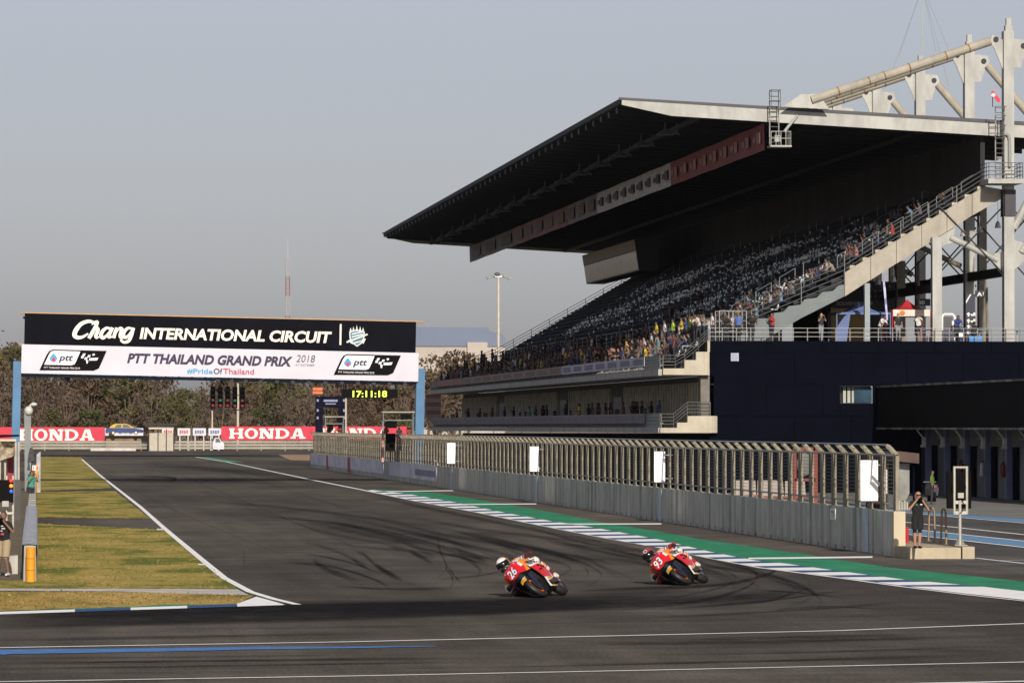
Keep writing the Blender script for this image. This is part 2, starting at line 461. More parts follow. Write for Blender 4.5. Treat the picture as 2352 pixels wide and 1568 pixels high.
# soft edged dark strips: rubber laid on the asphalt, and a far shadow painted in
def mark_mat():
    m = bpy.data.materials.new('rubber_and_shadow'); m.use_nodes = True
    n, l = m.node_tree.nodes, m.node_tree.links
    b = n['Principled BSDF']; b.inputs['Base Color'].default_value = (.016, .015, .0155, 1); b.inputs['Roughness'].default_value = .85; b.inputs['Specular IOR Level'].default_value = .03
    at = n.new('ShaderNodeAttribute'); at.attribute_name = 'a'
    tc = n.new('ShaderNodeTexCoord'); z = n.new('ShaderNodeTexNoise'); z.inputs['Scale'].default_value = 1.3; z.inputs['Detail'].default_value = 5
    l.new(tc.outputs['Object'], z.inputs['Vector'])
    ma = n.new('ShaderNodeMath'); ma.operation = 'MULTIPLY'; l.new(at.outputs['Fac'], ma.inputs[0]); l.new(z.outputs['Fac'], ma.inputs[1])
    m2 = n.new('ShaderNodeMath'); m2.operation = 'MULTIPLY'; m2.use_clamp = True; m2.inputs[1].default_value = 1.7; l.new(ma.outputs[0], m2.inputs[0])
    l.new(m2.outputs[0], b.inputs['Alpha'])
    return m
TM = mark_mat()
marks = MB(); alpha = []
def mark(pts, wpx, a, zi=[0]):
    P = smooth_line([(x, y, 0) for x, y in pts], 6)
    zi[0] += 1; z = .0018 + .00002 * zi[0]
    prof = [(-1, 0), (-.6, .5), (-.2, 1), (.2, 1), (.6, .5), (1, 0)]
    rows = []
    nP = len(P)
    for i, p in enumerate(P):
        e = min(1, 4 * i / nP, 4 * (nP - 1 - i) / nP)
        dd = (P[min(i + 1, nP - 1)] - P[max(i - 1, 0)]).normalized()
        nx, ny = -dd.y * .6, max(.35, abs(dd.x))
        rows.append([G(p.x + nx * k * wpx, p.y + ny * k * wpx, z) for k, _ in prof])
        alpha.extend([f * a * e for _, f in prof])
    marks.grid(rows)
for pts in ([(188, 1056), (420, 1180), (900, 1372)], [(320, 1052), (900, 1290)], [(430, 1050), (1300, 1330)], [(560, 1062), (1640, 1300)], [(-60, 1452), (1100, 1434), (2400, 1404)], [(-60, 1548), (1100, 1532), (2400, 1504)]):
    mark(pts, 1.0, .38)
ZB = lambda L: [(717.75 + .3418 * x, 1079.5 + .3418 * y) for x, y in L]
for L, wd, a in ((( (930, 510), (1010, 550), (1100, 585), (1190, 612)), 5, .75), (((640, 535), (720, 575), (815, 612)), 5, .7), (((490, 508), (640, 540)), 3, .5),
                 (((240, 520), (350, 570), (430, 640), (520, 690), (620, 745)), 4, .6), (((0, 590), (50, 640), (160, 690), (340, 752)), 5, .7), (((260, 580), (310, 620), (380, 640)), 4, .5),
                 (((420, 630), (500, 690), (600, 740)), 5, .6), (((850, 420), (850, 520), (900, 640), (880, 690), (830, 720)), 3, .55), (((900, 640), (950, 700), (1000, 760)), 3, .5),
                 (((1380, 480), (1500, 520), (1700, 570), (1900, 600), (2050, 640)), 4, .5), (((1100, 460), (1300, 500), (1500, 560), (1800, 600)), 3, .4), (((600, 420), (560, 500)), 3, .4),
                 (((1500, 470), (1800, 520), (2100, 570), (2260, 600)), 3, .4), (((-60, 480), (200, 560), (420, 700)), 3, .4), (((1830, 640), (1850, 700), (1800, 760)), 3, .35)):
    mark(ZB(L), wd * 1.7, a * .8)
for k_ in range(26):                  # broad faint sweeps of rubber through the corner
    f = k_ / 25; rg_ = random.Random(k_)
    x0 = 640 + 900 * f + rg_.uniform(-40, 40); y0 = 1180 + 75 * f + rg_.uniform(-14, 14)
    mark([(x0, y0), (x0 + 130, y0 + 30 + rg_.uniform(-6, 10)), (x0 + 270, y0 + 66 + rg_.uniform(-8, 8)), (x0 + 350, y0 + 104), (x0 + 300 + rg_.uniform(-60, 60), y0 + 140)][:rg_.choice((3, 4, 5))], rg_.uniform(3, 8), rg_.uniform(.18, .42))
for L, wd, a in (([(655, 1390), (850, 1387), (1050, 1384), (1150, 1380), (1300, 1372)], 5, 1.0), ([(1280, 1362), (1420, 1352), (1600, 1346), (1700, 1335), (1780, 1310), (1760, 1285), (1700, 1270)], 5, .7),
                 ([(-60, 1424), (300, 1414), (650, 1402), (1000, 1394), (1300, 1383), (1600, 1360)], 22, 1.15), ([(-60, 1416), (300, 1408), (660, 1397), (900, 1392), (1150, 1386)], 9, .9), ([(500, 1400), (900, 1396), (1300, 1392), (1700, 1372), (1900, 1350)], 16, .6), ([(-60, 1440), (400, 1428), (900, 1414), (1400, 1390)], 9, .7),
                 ([(-60, 1524), (300, 1519), (700, 1514), (1100, 1509)], 4, .55), ([(-60, 1512), (500, 1507), (800, 1503)], 2, .4), ([(1500, 1470), (1800, 1463), (2200, 1455)], 5, .4), ([(1400, 1505), (1900, 1496), (2300, 1482)], 3, .35),
                 ([(1630, 1290), (1730, 1310), (1720, 1345), (1600, 1380), (1400, 1400)], 5, .5), ([(1640, 1300), (1690, 1325), (1650, 1350), (1520, 1376)], 3, .45), ([(1650, 1280), (1800, 1330), (1830, 1345), (1760, 1380), (1500, 1402)], 4, .35),
                 ([(1560, 1300), (1800, 1308), (1990, 1322)], 3, .4), ([(1830, 1310), (1860, 1340), (1800, 1368), (1600, 1395)], 3, .3), ([(240, 1100), (420, 1104), (700, 1100)], 9, .5), ([(300, 1092), (400, 1097), (390, 1105)], 4, .6), ([(330, 1068), (520, 1080), (800, 1112)], 8, .35),  # the wide strips across the far straight only darken the asphalt
                 ([(840, 1130), (1000, 1170), (1400, 1250), (1650, 1300)], 6, .4), ([(700, 1240), (900, 1262), (1150, 1282), (1400, 1290)], 4, .3), ([(560, 1260), (560, 1285), (563, 1310)], 3, .4), ([(900, 1180), (1100, 1215), (1300, 1240), (1500, 1270)], 5, .35),
                 ([(-60, 1046), (350, 1046.5), (700, 1046)], 2.6, .9), ([(760, 1060), (1000, 1110), (1300, 1160)], 3, .3), ([(640, 1290), (760, 1300), (860, 1330), (900, 1352)], 4, .55), ([(700, 1270), (800, 1290), (880, 1318)], 3, .5), ([(1000, 1330), (1120, 1318), (1200, 1290)], 3, .4), ([(1020, 1300), (1040, 1330), (1030, 1360)], 3, .5), ([(760, 1345), (900, 1352), (1060, 1350)], 4, .5), ([(930, 1250), (1040, 1275), (1130, 1300)], 4, .6), ([(1250, 1240), (1400, 1262), (1500, 1282)], 4, .5), ([(1460, 1260), (1560, 1285), (1600, 1300)], 3, .5), ([(1500, 1400), (1750, 1380), (1960, 1352)], 3, .45), ([(1450, 1420), (1800, 1402), (2100, 1380)], 4, .4), ([(560, 1180), (760, 1200), (980, 1235)], 4, .4), ([(450, 1150), (700, 1170), (1000, 1210)], 5, .35), ([(1700, 1350), (1850, 1362), (1960, 1375)], 2, .5), ([(1760, 1400), (1900, 1392), (2060, 1400)], 2, .45), ([(-60, 1535), (500, 1528), (1100, 1519)], 3, .5), ([(1200, 1528), (1700, 1518), (2350, 1500)], 4, .45), ([(1300, 1478), (1700, 1474), (2350, 1458)], 6, .5), ([(-60, 1470), (400, 1462), (900, 1452)], 5, .4)):  # first strip here paints in the shadow lying across the far crossing
    mark(L, wd, a)
o = marks.top('rubber_and_shadow_marks', TM, kind='structure')
at = o.data.attributes.new('a', 'FLOAT', 'POINT'); at.data.foreach_set('value', alpha)

# short grass standing up along the verge
rg = random.Random(12); tu = MB()
def inside(p, P):
    c = False
    for (x1, y1), (x2, y2) in zip(P, P[1:] + P[:1]):
        if (y1 > p[1]) != (y2 > p[1]) and p[0] < (x2 - x1) * (p[1] - y1) / (y2 - y1) + x1: c = not c
    return c
VG = [[tuple(G(x, y).xy) for x, y in P] for P in grass1[1:]] + [[tuple(G(x, y).xy) for x, y in ((-60, 1357), (280, 1358.5), (575, 1366), (560, 1378), (545, 1385), (440, 1387), (300, 1391), (140, 1396), (-60, 1403))]]
for P, n in zip(VG, (500, 2600, 1500)):
    x0 = max(-1.4, min(p[0] for p in P)); x1 = max(p[0] for p in P); y0 = min(p[1] for p in P); y1 = max(p[1] for p in P)
    for k in range(n):
        p = (rg.uniform(x0, x1), rg.uniform(y0, y1))
        if not inside(p, P): continue
        h = rg.uniform(.02, .05) * (1.6 if rg.random() < .05 else 1); a = rg.uniform(0, 6.3); w_ = rg.uniform(.02, .05); dx, dy = math.cos(a) * w_, math.sin(a) * w_
        tu.add([(p[0] - dx, p[1] - dy, 0), (p[0] + dx, p[1] + dy, 0), (p[0] + rg.uniform(-.03, .03), p[1] + rg.uniform(-.03, .03), h)], [(0, 1, 2)], rg.randrange(3))
tu.top('grass_tufts', [mat('tuft_green', (.085, .10, .018), .9, var=.2), mat('tuft_straw', (.24, .17, .055), .9, var=.2), mat('tuft_olive', (.15, .13, .028), .9, var=.2)], kind='stuff', label='short dry grass standing on the left verge', cat='grass')
# ------------------------------------------------------------------ pit wall, debris fence and what hangs on them
def concrete(name, a, c, streak=1.0, edge=.5):
    m = bpy.data.materials.new(name); m.use_nodes = True
    n, l = m.node_tree.nodes, m.node_tree.links
    b = n['Principled BSDF']; b.inputs['Roughness'].default_value = .85; b.inputs['Specular IOR Level'].default_value = .2
    tc = n.new('ShaderNodeTexCoord')
    def noise(scale, st, det=5.0):
        mp = n.new('ShaderNodeMapping'); mp.inputs['Scale'].default_value = st
        z = n.new('ShaderNodeTexNoise'); z.inputs['Scale'].default_value = scale; z.inputs['Detail'].default_value = det; z.inputs['Roughness'].default_value = .65
        l.new(tc.outputs['Object'], mp.inputs[0]); l.new(mp.outputs[0], z.inputs['Vector']); return z.outputs['Fac']
    A = noise(1.1, (1, 1, 1)); B = noise(1.6, (1, .8, .05), 4.0); C = noise(7, (1, 1, 1), 4.0)
    rp = n.new('ShaderNodeValToRGB'); rp.color_ramp.elements[0].position = .3; rp.color_ramp.elements[1].position = .7
    rp.color_ramp.elements[0].color = (*a, 1); rp.color_ramp.elements[1].color = (*c, 1); l.new(A, rp.inputs[0])
    r2 = n.new('ShaderNodeValToRGB'); r2.color_ramp.elements[0].position = .33; r2.color_ramp.elements[1].position = .56
    k = 1 - .66 * streak; r2.color_ramp.elements[0].color = (k, k, k, 1); r2.color_ramp.elements[1].color = (1, 1, 1, 1); l.new(B, r2.inputs[0])
    M_ = noise(.22, (1, 1, .15), 3.0); r3 = n.new('ShaderNodeValToRGB'); r3.color_ramp.elements[0].position = .34; r3.color_ramp.elements[1].position = .52; l.new(M_, r3.inputs[0])
    m3 = n.new('ShaderNodeMix'); m3.data_type = 'RGBA'; l.new(r3.outputs[0], m3.inputs[0]); m3.inputs[6].default_value = (1, 1, 1, 1); l.new(r2.outputs[0], m3.inputs[7])
    mx = n.new('ShaderNodeMix'); mx.data_type = 'RGBA'; mx.blend_type = 'MULTIPLY'; mx.inputs[0].default_value = 1.0
    l.new(rp.outputs[0], mx.inputs[6]); l.new(m3.outputs[2], mx.inputs[7]); l.new(mx.outputs[2], b.inputs['Base Color'])
    bp = n.new('ShaderNodeBump'); bp.inputs['Strength'].default_value = .35; bp.inputs['Distance'].default_value = .03
    l.new(C, bp.inputs['Height']); l.new(bp.outputs[0], b.inputs['Normal'])
    MATS[name] = m
    return m
CONC = concrete('wall_concrete', (.50, .485, .425), (.68, .66, .585), .95)
CONC2 = concrete('terrace_concrete', (.36, .325, .255), (.47, .42, .335), .5)
PLATC = concrete('platform_concrete', (.36, .30, .205), (.46, .39, .28), .5)
GALV = mat('galvanised_steel', (.20, .178, .128), .5, .25, var=.2, scale=3)
GALVD = mat('galvanised_rail', (.22, .24, .25), .45, .5, var=.15, scale=3)
WX = 26.3
WN, WF = 141.2, 452.0
wt = .32
b = MB()
y, i = WN, 0
rng = random.Random(4)
while y < WF:                         # cast blocks with a lifting notch under each, seams left open
    y1 = min(y + 1.72, WF)
    g = .005
    ju = rng.uniform(-.002, .002)
    b.box((WX + ju, y + g, .11), (WX + wt, y1 - g, 1.41 + rng.uniform(-.008, .008)))
    b.box((WX + ju, y + .16, 0), (WX + wt, y1 - .2, .109))
    y = y1
b.box((WX + .03, WN + .1, .12), (WX + wt - .03, WF - .1, 1.36)); b.box((WX + .1, WN + .1, .0), (WX + wt - .03, WF - .1, .105), 1)  # near-black filler stands in for the shade inside the notches
for px_, py_ in ((2066, 0),):
    pass
wall = thing('pit_wall', 'long grey stained concrete pit wall of upright blocks along the track', 'wall', (WX, WN, 0))
b.part('wall_blocks', [CONC, mat('notch_shade', (.02, .02, .02), .9, var=0)], wall)
def wd(x, X=WX): return X * F / (x - 95)
b = MB()
for xc in (2003, 1521, 1233, 1036.5):
    Y = wd(xc); hw = .48
    b.box((WX - .022, Y - hw, .02), (WX - .012, Y + hw, 1.40))
b.part('painted_stripe', mat('stripe_paint', (.55, .61, .70), .6, var=.12), wall)
# banners tied to the far end of the wall
LILAC = mat('banner_lilac', (.62, .62, .74), .7, var=.12, scale=.25, stretch=(1, 1, 3), col2=(.70, .69, .76))
b = MB(); b.box((WX - .05, wd(880), .38), (WX - .03, WF - 1, 1.40)); b.box((WX - .05, wd(1003), .36), (WX - .03, wd(893), 1.40))
ban = b.top('wall_banner', LILAC, 'faded lilac banner tied along the far end of the pit wall', 'banner')
b = MB()
for k in range(24):
    Y = wd(1000) + k * .72
    b.box((WX - .062, Y, .62), (WX - .056, Y + .36, 1.05))
b.part('printed_letters', mat('banner_ink', (.12, .12, .22), .7), ban)
b = MB(); b.box((WX - .064, wd(803), .1), (WX - .058, wd(797), 1.4)); b.box((WX - .064, wd(752), .1), (WX - .058, wd(748), 1.4))
b.part('red_stripe', mat('banner_red', (.45, .05, .06), .7), ban)
# --- fence
FX = WX + .2
fence = thing('debris_fence', 'tall steel mesh debris fence with bent over top standing on the pit wall', 'fence', (FX, WN, 1.41))
def post(yy):
    m = MB()
    for (dy, w_) in ((0, .055), (.42, .04)):
        q = yy + dy
        m.box((FX - w_, q - w_, 1.41), (FX + w_, q + w_, 3.17))
        m.hexa([(FX - w_, q - w_, 3.14), (FX + w_ + .03, q - w_, 3.14), (FX + w_ + .03, q + w_, 3.14), (FX - w_, q + w_, 3.14),
                (FX - w_ - .30, q - w_, 3.46), (FX + w_ - .30, q - w_, 3.48), (FX + w_ - .30, q + w_, 3.48), (FX - w_ - .30, q + w_, 3.46)])
    m.box((FX - .09, yy - .09, 1.41), (FX + .09, yy + .09, 1.43))
    return m
ys = [WN + .25 + 2.27 * k for k in range(137)]
for k, yy in enumerate(ys[:100]): post(yy).part('fence_post', GALV, fence)
m = MB()
for yy in ys[100:]:
    q = post(yy); m.add(q.v, q.f)
o = m.part('fence_post_row', GALV, fence); o['kind'] = 'stuff'
m = MB()
yl = ys[-1] + .4
for (dx, z, r) in ((0, 3.15, .03), (-.31, 3.47, .028), (0, 1.62, .025)):
    m.tube((FX + dx, WN + .2, z), (FX + dx, yl, z), r)
m.part('fence_rail', GALVD, fence)
def mesh_mat():
    m = bpy.data.materials.new('wire_mesh'); m.use_nodes = True
    n, l = m.node_tree.nodes, m.node_tree.links
    b = n['Principled BSDF']; b.inputs['Base Color'].default_value = (.15, .135, .10, 1); b.inputs['Roughness'].default_value = .5; b.inputs['Metallic'].default_value = .3
    tc = n.new('ShaderNodeTexCoord'); sp = n.new('ShaderNodeSeparateXYZ'); l.new(tc.outputs['Object'], sp.inputs[0])
    outs = []
    for ax, per in (('Y', .25), ('Z', .12)):
        a = n.new('ShaderNodeMath'); a.operation = 'MULTIPLY'; a.inputs[1].default_value = 1 / per; l.new(sp.outputs[ax], a.inputs[0])
        f = n.new('ShaderNodeMath'); f.operation = 'FRACT'; l.new(a.outputs[0], f.inputs[0])
        g = n.new('ShaderNodeMath'); g.operation = 'LESS_THAN'; g.inputs[1].default_value = .07 if ax == 'Y' else .10; l.new(f.outputs[0], g.inputs[0])
        outs.append(g.outputs[0])
    mx = n.new('ShaderNodeMath'); mx.operation = 'MAXIMUM'; l.new(outs[0], mx.inputs[0]); l.new(outs[1], mx.inputs[1])
    l.new(mx.outputs[0], b.inputs['Alpha'])
    return m
MESHM = mesh_mat()
m = MB(); m.poly([(FX + .005, WN + .25, 1.62), (FX + .005, yl, 1.62), (FX + .005, yl, 3.15), (FX + .005, WN + .25, 3.15)])
m.poly([(FX + .005, WN + .25, 3.16), (FX + .005, yl, 3.16), (FX - .3, yl, 3.46), (FX - .3, WN + .25, 3.46)])
m.part('fence_mesh', MESHM, fence)
# white boards on the fence, 50 m apart
WB = mat('white_board', (.86, .82, .80), .5, var=.03)
for (xc, y0, y1, hw, lab) in ((1996.4, 1056.5, 1149.5, 20, 'largest white blank board on the fence near the photographer in black'), (1515, 1036.5, 1106.5, 12.5, 'white blank board on the fence above the middle painted wall stripe'),
                              (1227.5, 1025, 1082, 10.5, 'white blank board on the fence in front of the lower terrace banners'), (1036.5, 1017, 1064, 9.5, 'smallest farthest white blank board on the fence')):
    Y = wd(xc + hw, FX - .36)
    a, c = px(xc - hw, y0, Y), px(xc + hw, y1, Y)
    m = MB(); m.box((a.x, Y - .02, c.z), (c.x, Y + .02, a.z))
    o = m.top('distance_board', WB, lab, 'board', 'white boards hung on the debris fence')
    m = MB()
    for z in (c.z + .15, a.z - .15): m.box((c.x - .12, Y + .021, z - .02), (FX + .05, Y + .06, z + .02))
    m.part('bracket', GALVD, o)
Y = wd(2032, FX); a, c = px(2024, 1078, Y), px(2038, 1148 - 15, Y)
m = MB(); m.box((a.x, Y - .015, c.z), (c.x, Y + .015, a.z)); o = m.top('notice_board', mat('board_grey', (.45, .46, .47), .5), 'small narrow grey notice board behind the last fence posts', 'board')
m = MB(); m.box(((a.x + c.x) / 2 - .02, Y - .022, c.z + .3), ((a.x + c.x) / 2 + .02, Y - .018, a.z - .2)); m.part('printed_line', mat('ink_grey', (.12, .12, .13), .6), o)
Y = wd(1927)
m = MB(); m.box((WX - .03, Y - .5, .93), (WX - .01, Y + .5, 1.30)); o = m.top('wall_plate', mat('plate_white', (.8, .8, .78), .6), 'small white plate with a dark mark fixed on the pit wall', 'plate')
m = MB(); put_text(m, 'T1', (WX - .034, Y + .3, 1.0), (0, -.6, 0), (0, 0, .22), .02); m.part('plate_mark', mat('plate_ink', (.06, .06, .07), .6), o)
# platform at the end of the wall
pl = thing('marshal_platform', 'low rough concrete platform at the near end of the pit wall', 'platform', (WX, 138, 0))
yp = 138.6
m = MB()
r2 = random.Random(2)
A = G(2095, 1284.5); B2 = G(2219, 1284.5); C2 = G(2249, 1284.5)
m.box((A.x, yp, 0), (B2.x - .02, yp + 9.5, .345)); m.box((B2.x + .02, yp - .05, 0), (C2.x, yp + 1.2, .37))
m.part('slab', PLATC, pl)
m = MB(); m.box((WX - .015, WN - .32, 0), (WX + wt + .03, WN - .01, 1.41)); m.part('end_block', concrete('end_block_concrete', (.44, .375, .265), (.53, .455, .335), .4), wall)
# ------------------------------------------------------------------ pit building and grandstand
Y0, Y1 = 277.6, 443.0
def at0(x, y, Y=Y0): return px(x, y, Y)
NAVY = mat('navy_cladding', (.0022, .0027, .0065), .8, var=.15, scale=.4, spec=.02)
DARKST = mat('dark_steel', (.020, .021, .024), .6, .2, var=.2)
WSTEEL = mat('painted_steel', (.33, .33, .305), .5, .0, var=.16, scale=1.2, stretch=(1, 1, .4))
WSTEEL2 = concrete('stained_steel', (.30, .275, .225), (.38, .35, .29), .3)
RAILM = mat('rail_steel', (.15, .15, .145), .4, .5, var=.1)
RAILD = mat('rail_dull', (.16, .18, .19), .45, .4, var=.15)
RUST = mat('rust', (.22, .11, .045), .8, var=.4, scale=4)
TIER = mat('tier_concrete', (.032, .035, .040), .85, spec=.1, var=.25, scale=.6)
def rail(mb, pts, h=1.0, n=3, step=1.5, r=.024):     # posts and rails along a line of feet
    for p, q in zip(pts[:-1], pts[1:]):
        p, q = Vector(p), Vector(q)
        k = max(1, round((q - p).length / step))
        for i in range(k + 1):
            a = p.lerp(q, i / k); mb.tube(a, a + Vector((0, 0, h)), r, None, 5)
        for j in range(n):
            z = Vector((0, 0, h * (j + 1) / n - (0 if j == n - 1 else .0)))
            mb.tube(p + z, q + z, r * .9, None, 5)
bld = thing('pit_building', 'dark navy clad pit building with two concrete spectator balconies facing the track', 'building', (46, Y0, 0))
XW = at0(1630, 900).x
ztop = at0(1990, 783).z
XR = 66.0
# navy end wall: panels with open joints, a window opening left in it
b = MB()
wx0, wz0, wx1, wz1 = at0(1930, 925.5).x, at0(1930, 925.5).z, at0(2006, 886).x, at0(2006, 886).z
pw, ph = at0(1760, 900).x - at0(1630, 900).x, 1.93
row, z = 0, ztop - .72
rows = [(ztop - .72, ztop)]
while z > -.2:
    rows.append((max(0, z - ph), z)); z -= ph
for zi, (za, zb) in enumerate(rows):
    x = XW + (pw / 2 if zi % 2 else 0) - pw
    while x < XR:
        xa, xb = max(x, XW), min(x + pw, XR)
        x += pw
        if xb - xa < .05: continue
        pieces = [(xa, xb, za, zb)]
        if xb > wx0 and xa < wx1 and zb > wz0 and za < wz1:
            pieces = []
            if xa < wx0: pieces.append((xa, wx0, za, zb))
            if xb > wx1: pieces.append((wx1, xb, za, zb))
            m0, m1 = max(xa, wx0), min(xb, wx1)
            if za < wz0: pieces.append((m0, m1, za, wz0))
            if zb > wz1: pieces.append((m0, m1, wz1, zb))
        for q in pieces:
            b.box((q[0] + .012, Y0, q[2] + .012), (q[1] - .012, Y0 + .12, q[3] - .012))
b.part('end_wall', NAVY, bld)
b = MB(); bk = [(XW, wx0, 0, ztop), (wx1, XR, 0, ztop), (wx0, wx1, 0, wz0), (wx0, wx1, wz1, ztop)]
for q in bk: b.box((q[0], Y0 + .125, q[2]), (q[1], Y0 + .3, q[3] - .03))
b.part('joint_backing', mat('joint_grey', (.008, .008, .010), .8, var=0, spec=.05), bld)
win = MB(); win.box((wx0, Y0 + .9, wz0), (wx1, Y0 + .95, wz1)); wo_ = win.part('window', mat('window_dark', (.012, .013, .016), .3), bld)
b = MB(); b.box((wx0 + .95, Y0 + .5, wz0 + .03), (wx1 - .02, Y0 + .53, wz1 - .1)); b.part('pane', mat('pane_blue', (.03, .06, .09), .08, var=.3, scale=1.2, spec=.8), wo_)
b = MB()
for k in range(3): b.box((wx0 + .28 + k * .27, Y0 + .62, wz0 + .02), (wx0 + .46 + k * .27, Y0 + .7, wz1 - .06))
b.part('curtain', mat('curtain_grey', (.34, .35, .31), .8), wo_)
# small hatch and cable cleats
a, c = at0(1693.5, 810.5), at0(1725, 844.5)
a, c = at0(1678.5, 810.5), at0(1696.5, 829)
b = MB(); b.box((a.x, Y0 - .05, c.z), (c.x, Y0 - .005, a.z)); h_ = b.part('hatch', mat('hatch_grey', (.33, .36, .44), .5), bld)
b = MB(); b.box((a.x + .05, Y0 - .06, c.z + .05), (c.x - .05, Y0 - .051, a.z - .05)); b.part('hatch_door', mat('hatch_door_grey', (.24, .27, .35), .5), h_)
b = MB(); b.box((XW, Y0 + .3, ztop - .3), (84, Y1, ztop - .02)); b.part('deck', mat('deck_concrete', (.11, .11, .11), .8, var=.2), bld)
b = MB(); b.box((40.45, Y0 + .31, 0), (84, Y1, 3.4)); b.part('ground_storey', NAVY, bld)
# balconies
XB = 37.3
def prof(pts, y0, y1, name, m, par=bld):
    mb = MB(); mb.prism([(p[0], y0, p[1]) for p in pts], (0, y1 - y0, 0)); return mb.part(name, m, par)
q = lambda x, y: (at0(x, y).x, at0(x, y).z)
prof([q(1514.5, 993.6), q(1645, 993.6), q(1645, 955), q(1577, 955), q(1577, 970), q(1553, 970), q(1553, 982.3), q(1514.5, 982.3)], Y0 - .45, Y0 - .02, 'balcony_end_wall', CONC2)
prof([q(1520.6, 860.4), q(1627, 861.3), q(1627, 808), q(1596.5, 808), q(1596.5, 826.8), q(1570, 826.8), q(1570, 846), q(1520.6, 846)], Y0 - .45, Y0 - .02, 'balcony_end_wall', CONC2)
b = MB(); b.box((at0(1624, 900).x, Y0 - .2, q(1624, 808)[1]), (at0(1630, 900).x - .01, Y0 - .03, ztop + .02)); b.part('wall_end_trim', CONC2, bld)
for name, zb, zt in (('lower_slab', 3.66, 3.96), ('upper_slab', 7.14, 7.52)):
    b = MB(); b.box((XB, Y0 - .01, zb), (40.44, Y1, zt)); b.part(name, concrete('slab_concrete', (.36, .36, .335), (.48, .475, .45), .5), bld)
# louvred skirts over each slab edge
for zt in (3.965, 7.525):
    b = MB(); y = Y0 + 1.5
    b.poly([(XB + .05, Y0 + 1, zt + .01), (XB + .05, Y1, zt + .01), (XB + .5, Y1, zt + .27), (XB + .5, Y0 + 1, zt + .27)])
    while y < Y1:
        b.hexa([(XB + .02, y, zt + .02), (XB + .1, y, zt + .02), (XB + .1, y + .22, zt + .02), (XB + .02, y + .22, zt + .02), (XB + .46, y, zt + .3), (XB + .54, y, zt + .3), (XB + .54, y + .22, zt + .3), (XB + .46, y + .22, zt + .3)], 1); y += 1.1
    b.part('skirt', [mat('skirt_dark', (.05, .05, .052), .7, var=.2), mat('slat_grey', (.24, .235, .21), .6)], bld)
# recessed balcony back wall with ribs and doors
b = MB(); b.box((40.5, Y0, 3.965), (40.7, Y1, 7.13)); y = Y0 + 2.4
while y < Y1 - 1:
    if not (318 < y < 326 or 352 < y < 360 or 400 < y < 408): b.box((40.28, y, 3.97), (40.52, y + .62, 6.75), 1)
    y += 1.25
b.part('balcony_wall', [mat('balcony_wall_grey', (.07, .066, .055), .8, var=.3), mat('rib_beige', (.34, .31, .23), .75, var=.25)], bld)
b = MB(); b.box((39.9, Y0 + .05, 3.97), (40.45, Y0 + 1.1, 7.12)); b.part('balcony_column', mat('column_grey', (.14, .13, .11), .8, var=.2), bld)
for y in (320, 354, 402):
    b = MB(); b.box((40.4, y, 3.97), (40.48, y + 4.5, 6.1)); b.part('balcony_door', mat('door_blue', (.012, .016, .04), .5), bld)
# balcony rails
b = MB()
rail(b, [(XB + .12, Y0 + .1, 3.97), (XB + .12, Y0 + 7, 3.97)], .86, 4, .35); rail(b, [(XB + .12, Y0 + 7, 3.97), (XB + .12, Y1, 3.97)], .84, 2, 3)
b.part('lower_rail', RAILD, bld)
b = MB()
rail(b, [(XB + .12, Y0 + .1, 7.53), (XB + .12, Y0 + 7, 7.53)], .82, 4, .35); rail(b, [(XB + .12, Y0 + 7, 7.53), (XB + .12, Y1, 7.53)], .8, 2, 3)
b.part('upper_rail', RAILD, bld)
def prail(mb, feet, h, n, Y, sub=1):                  # rail in the end plane from picture feet
    P = [at0(x, y, Y) for x, y in feet]
    rail(mb, P, h, n, 1.1, .028)
b = MB(); prail(b, [(1519, 981.5), (1547, 981.5), (1579, 954.5), (1606, 954.5), (1631, 954.5)], .83, 4, Y0 - .2); b.part('stair_rail', RAILM, bld)
b = MB(); prail(b, [(1523, 845.5), (1551, 845.5), (1573, 832), (1604, 806), (1627, 784)], .78, 4, Y0 - .2); b.part('stair_rail', RAILM, bld)
b = MB(); xs = [at0(1627 + 32.6 * i, 783).x for i in range(24)]
for x in xs: b.box((x - .03, Y0 + .08, ztop), (x + .03, Y0 + .14, ztop + .78))
for z in (.26, .52, .78): b.tube((xs[0], Y0 + .11, ztop + z), (xs[-1], Y0 + .11, ztop + z), .015)
b.part('terrace_rail', RAILM, bld)
# garages toward the lens with their overhanging dark mesh fascia
XG = 53.0
gar = thing('pit_garages', 'row of pit garages with shutter doors under a long dark mesh fascia', 'building', (XG, 250, 0))
b = MB(); b.box((XG + .5, 225, 0), (66, Y0 - .02, 6.3)); b.part('garage_block', mat('garage_grey', (.035, .036, .042), .7, var=.2), gar)
b = MB(); b.box((50.75, 225, 3.98), (XG + .5, Y0 - .3, 6.4)); b.part('mesh_fascia', mat('fascia_mesh', (.006, .006, .0065), .8, spec=.05, var=.25, scale=30, stretch=(1, 1, .02)), gar)
b = MB(); b.box((50.66, 225, 6.405), (XG + .5, Y0 - .25, 6.52)); b.box((50.66, 225, 3.86), (XG + .4, Y0 - .25, 3.975)); b.part('fascia_trim', mat('trim_worn', (.17, .155, .145), .6, var=.6, scale=.6, lo=.42, hi=.58), gar)
SHUT = mat('shutter_grey', (.20, .20, .20), .4, .2, var=.25, scale=.7)
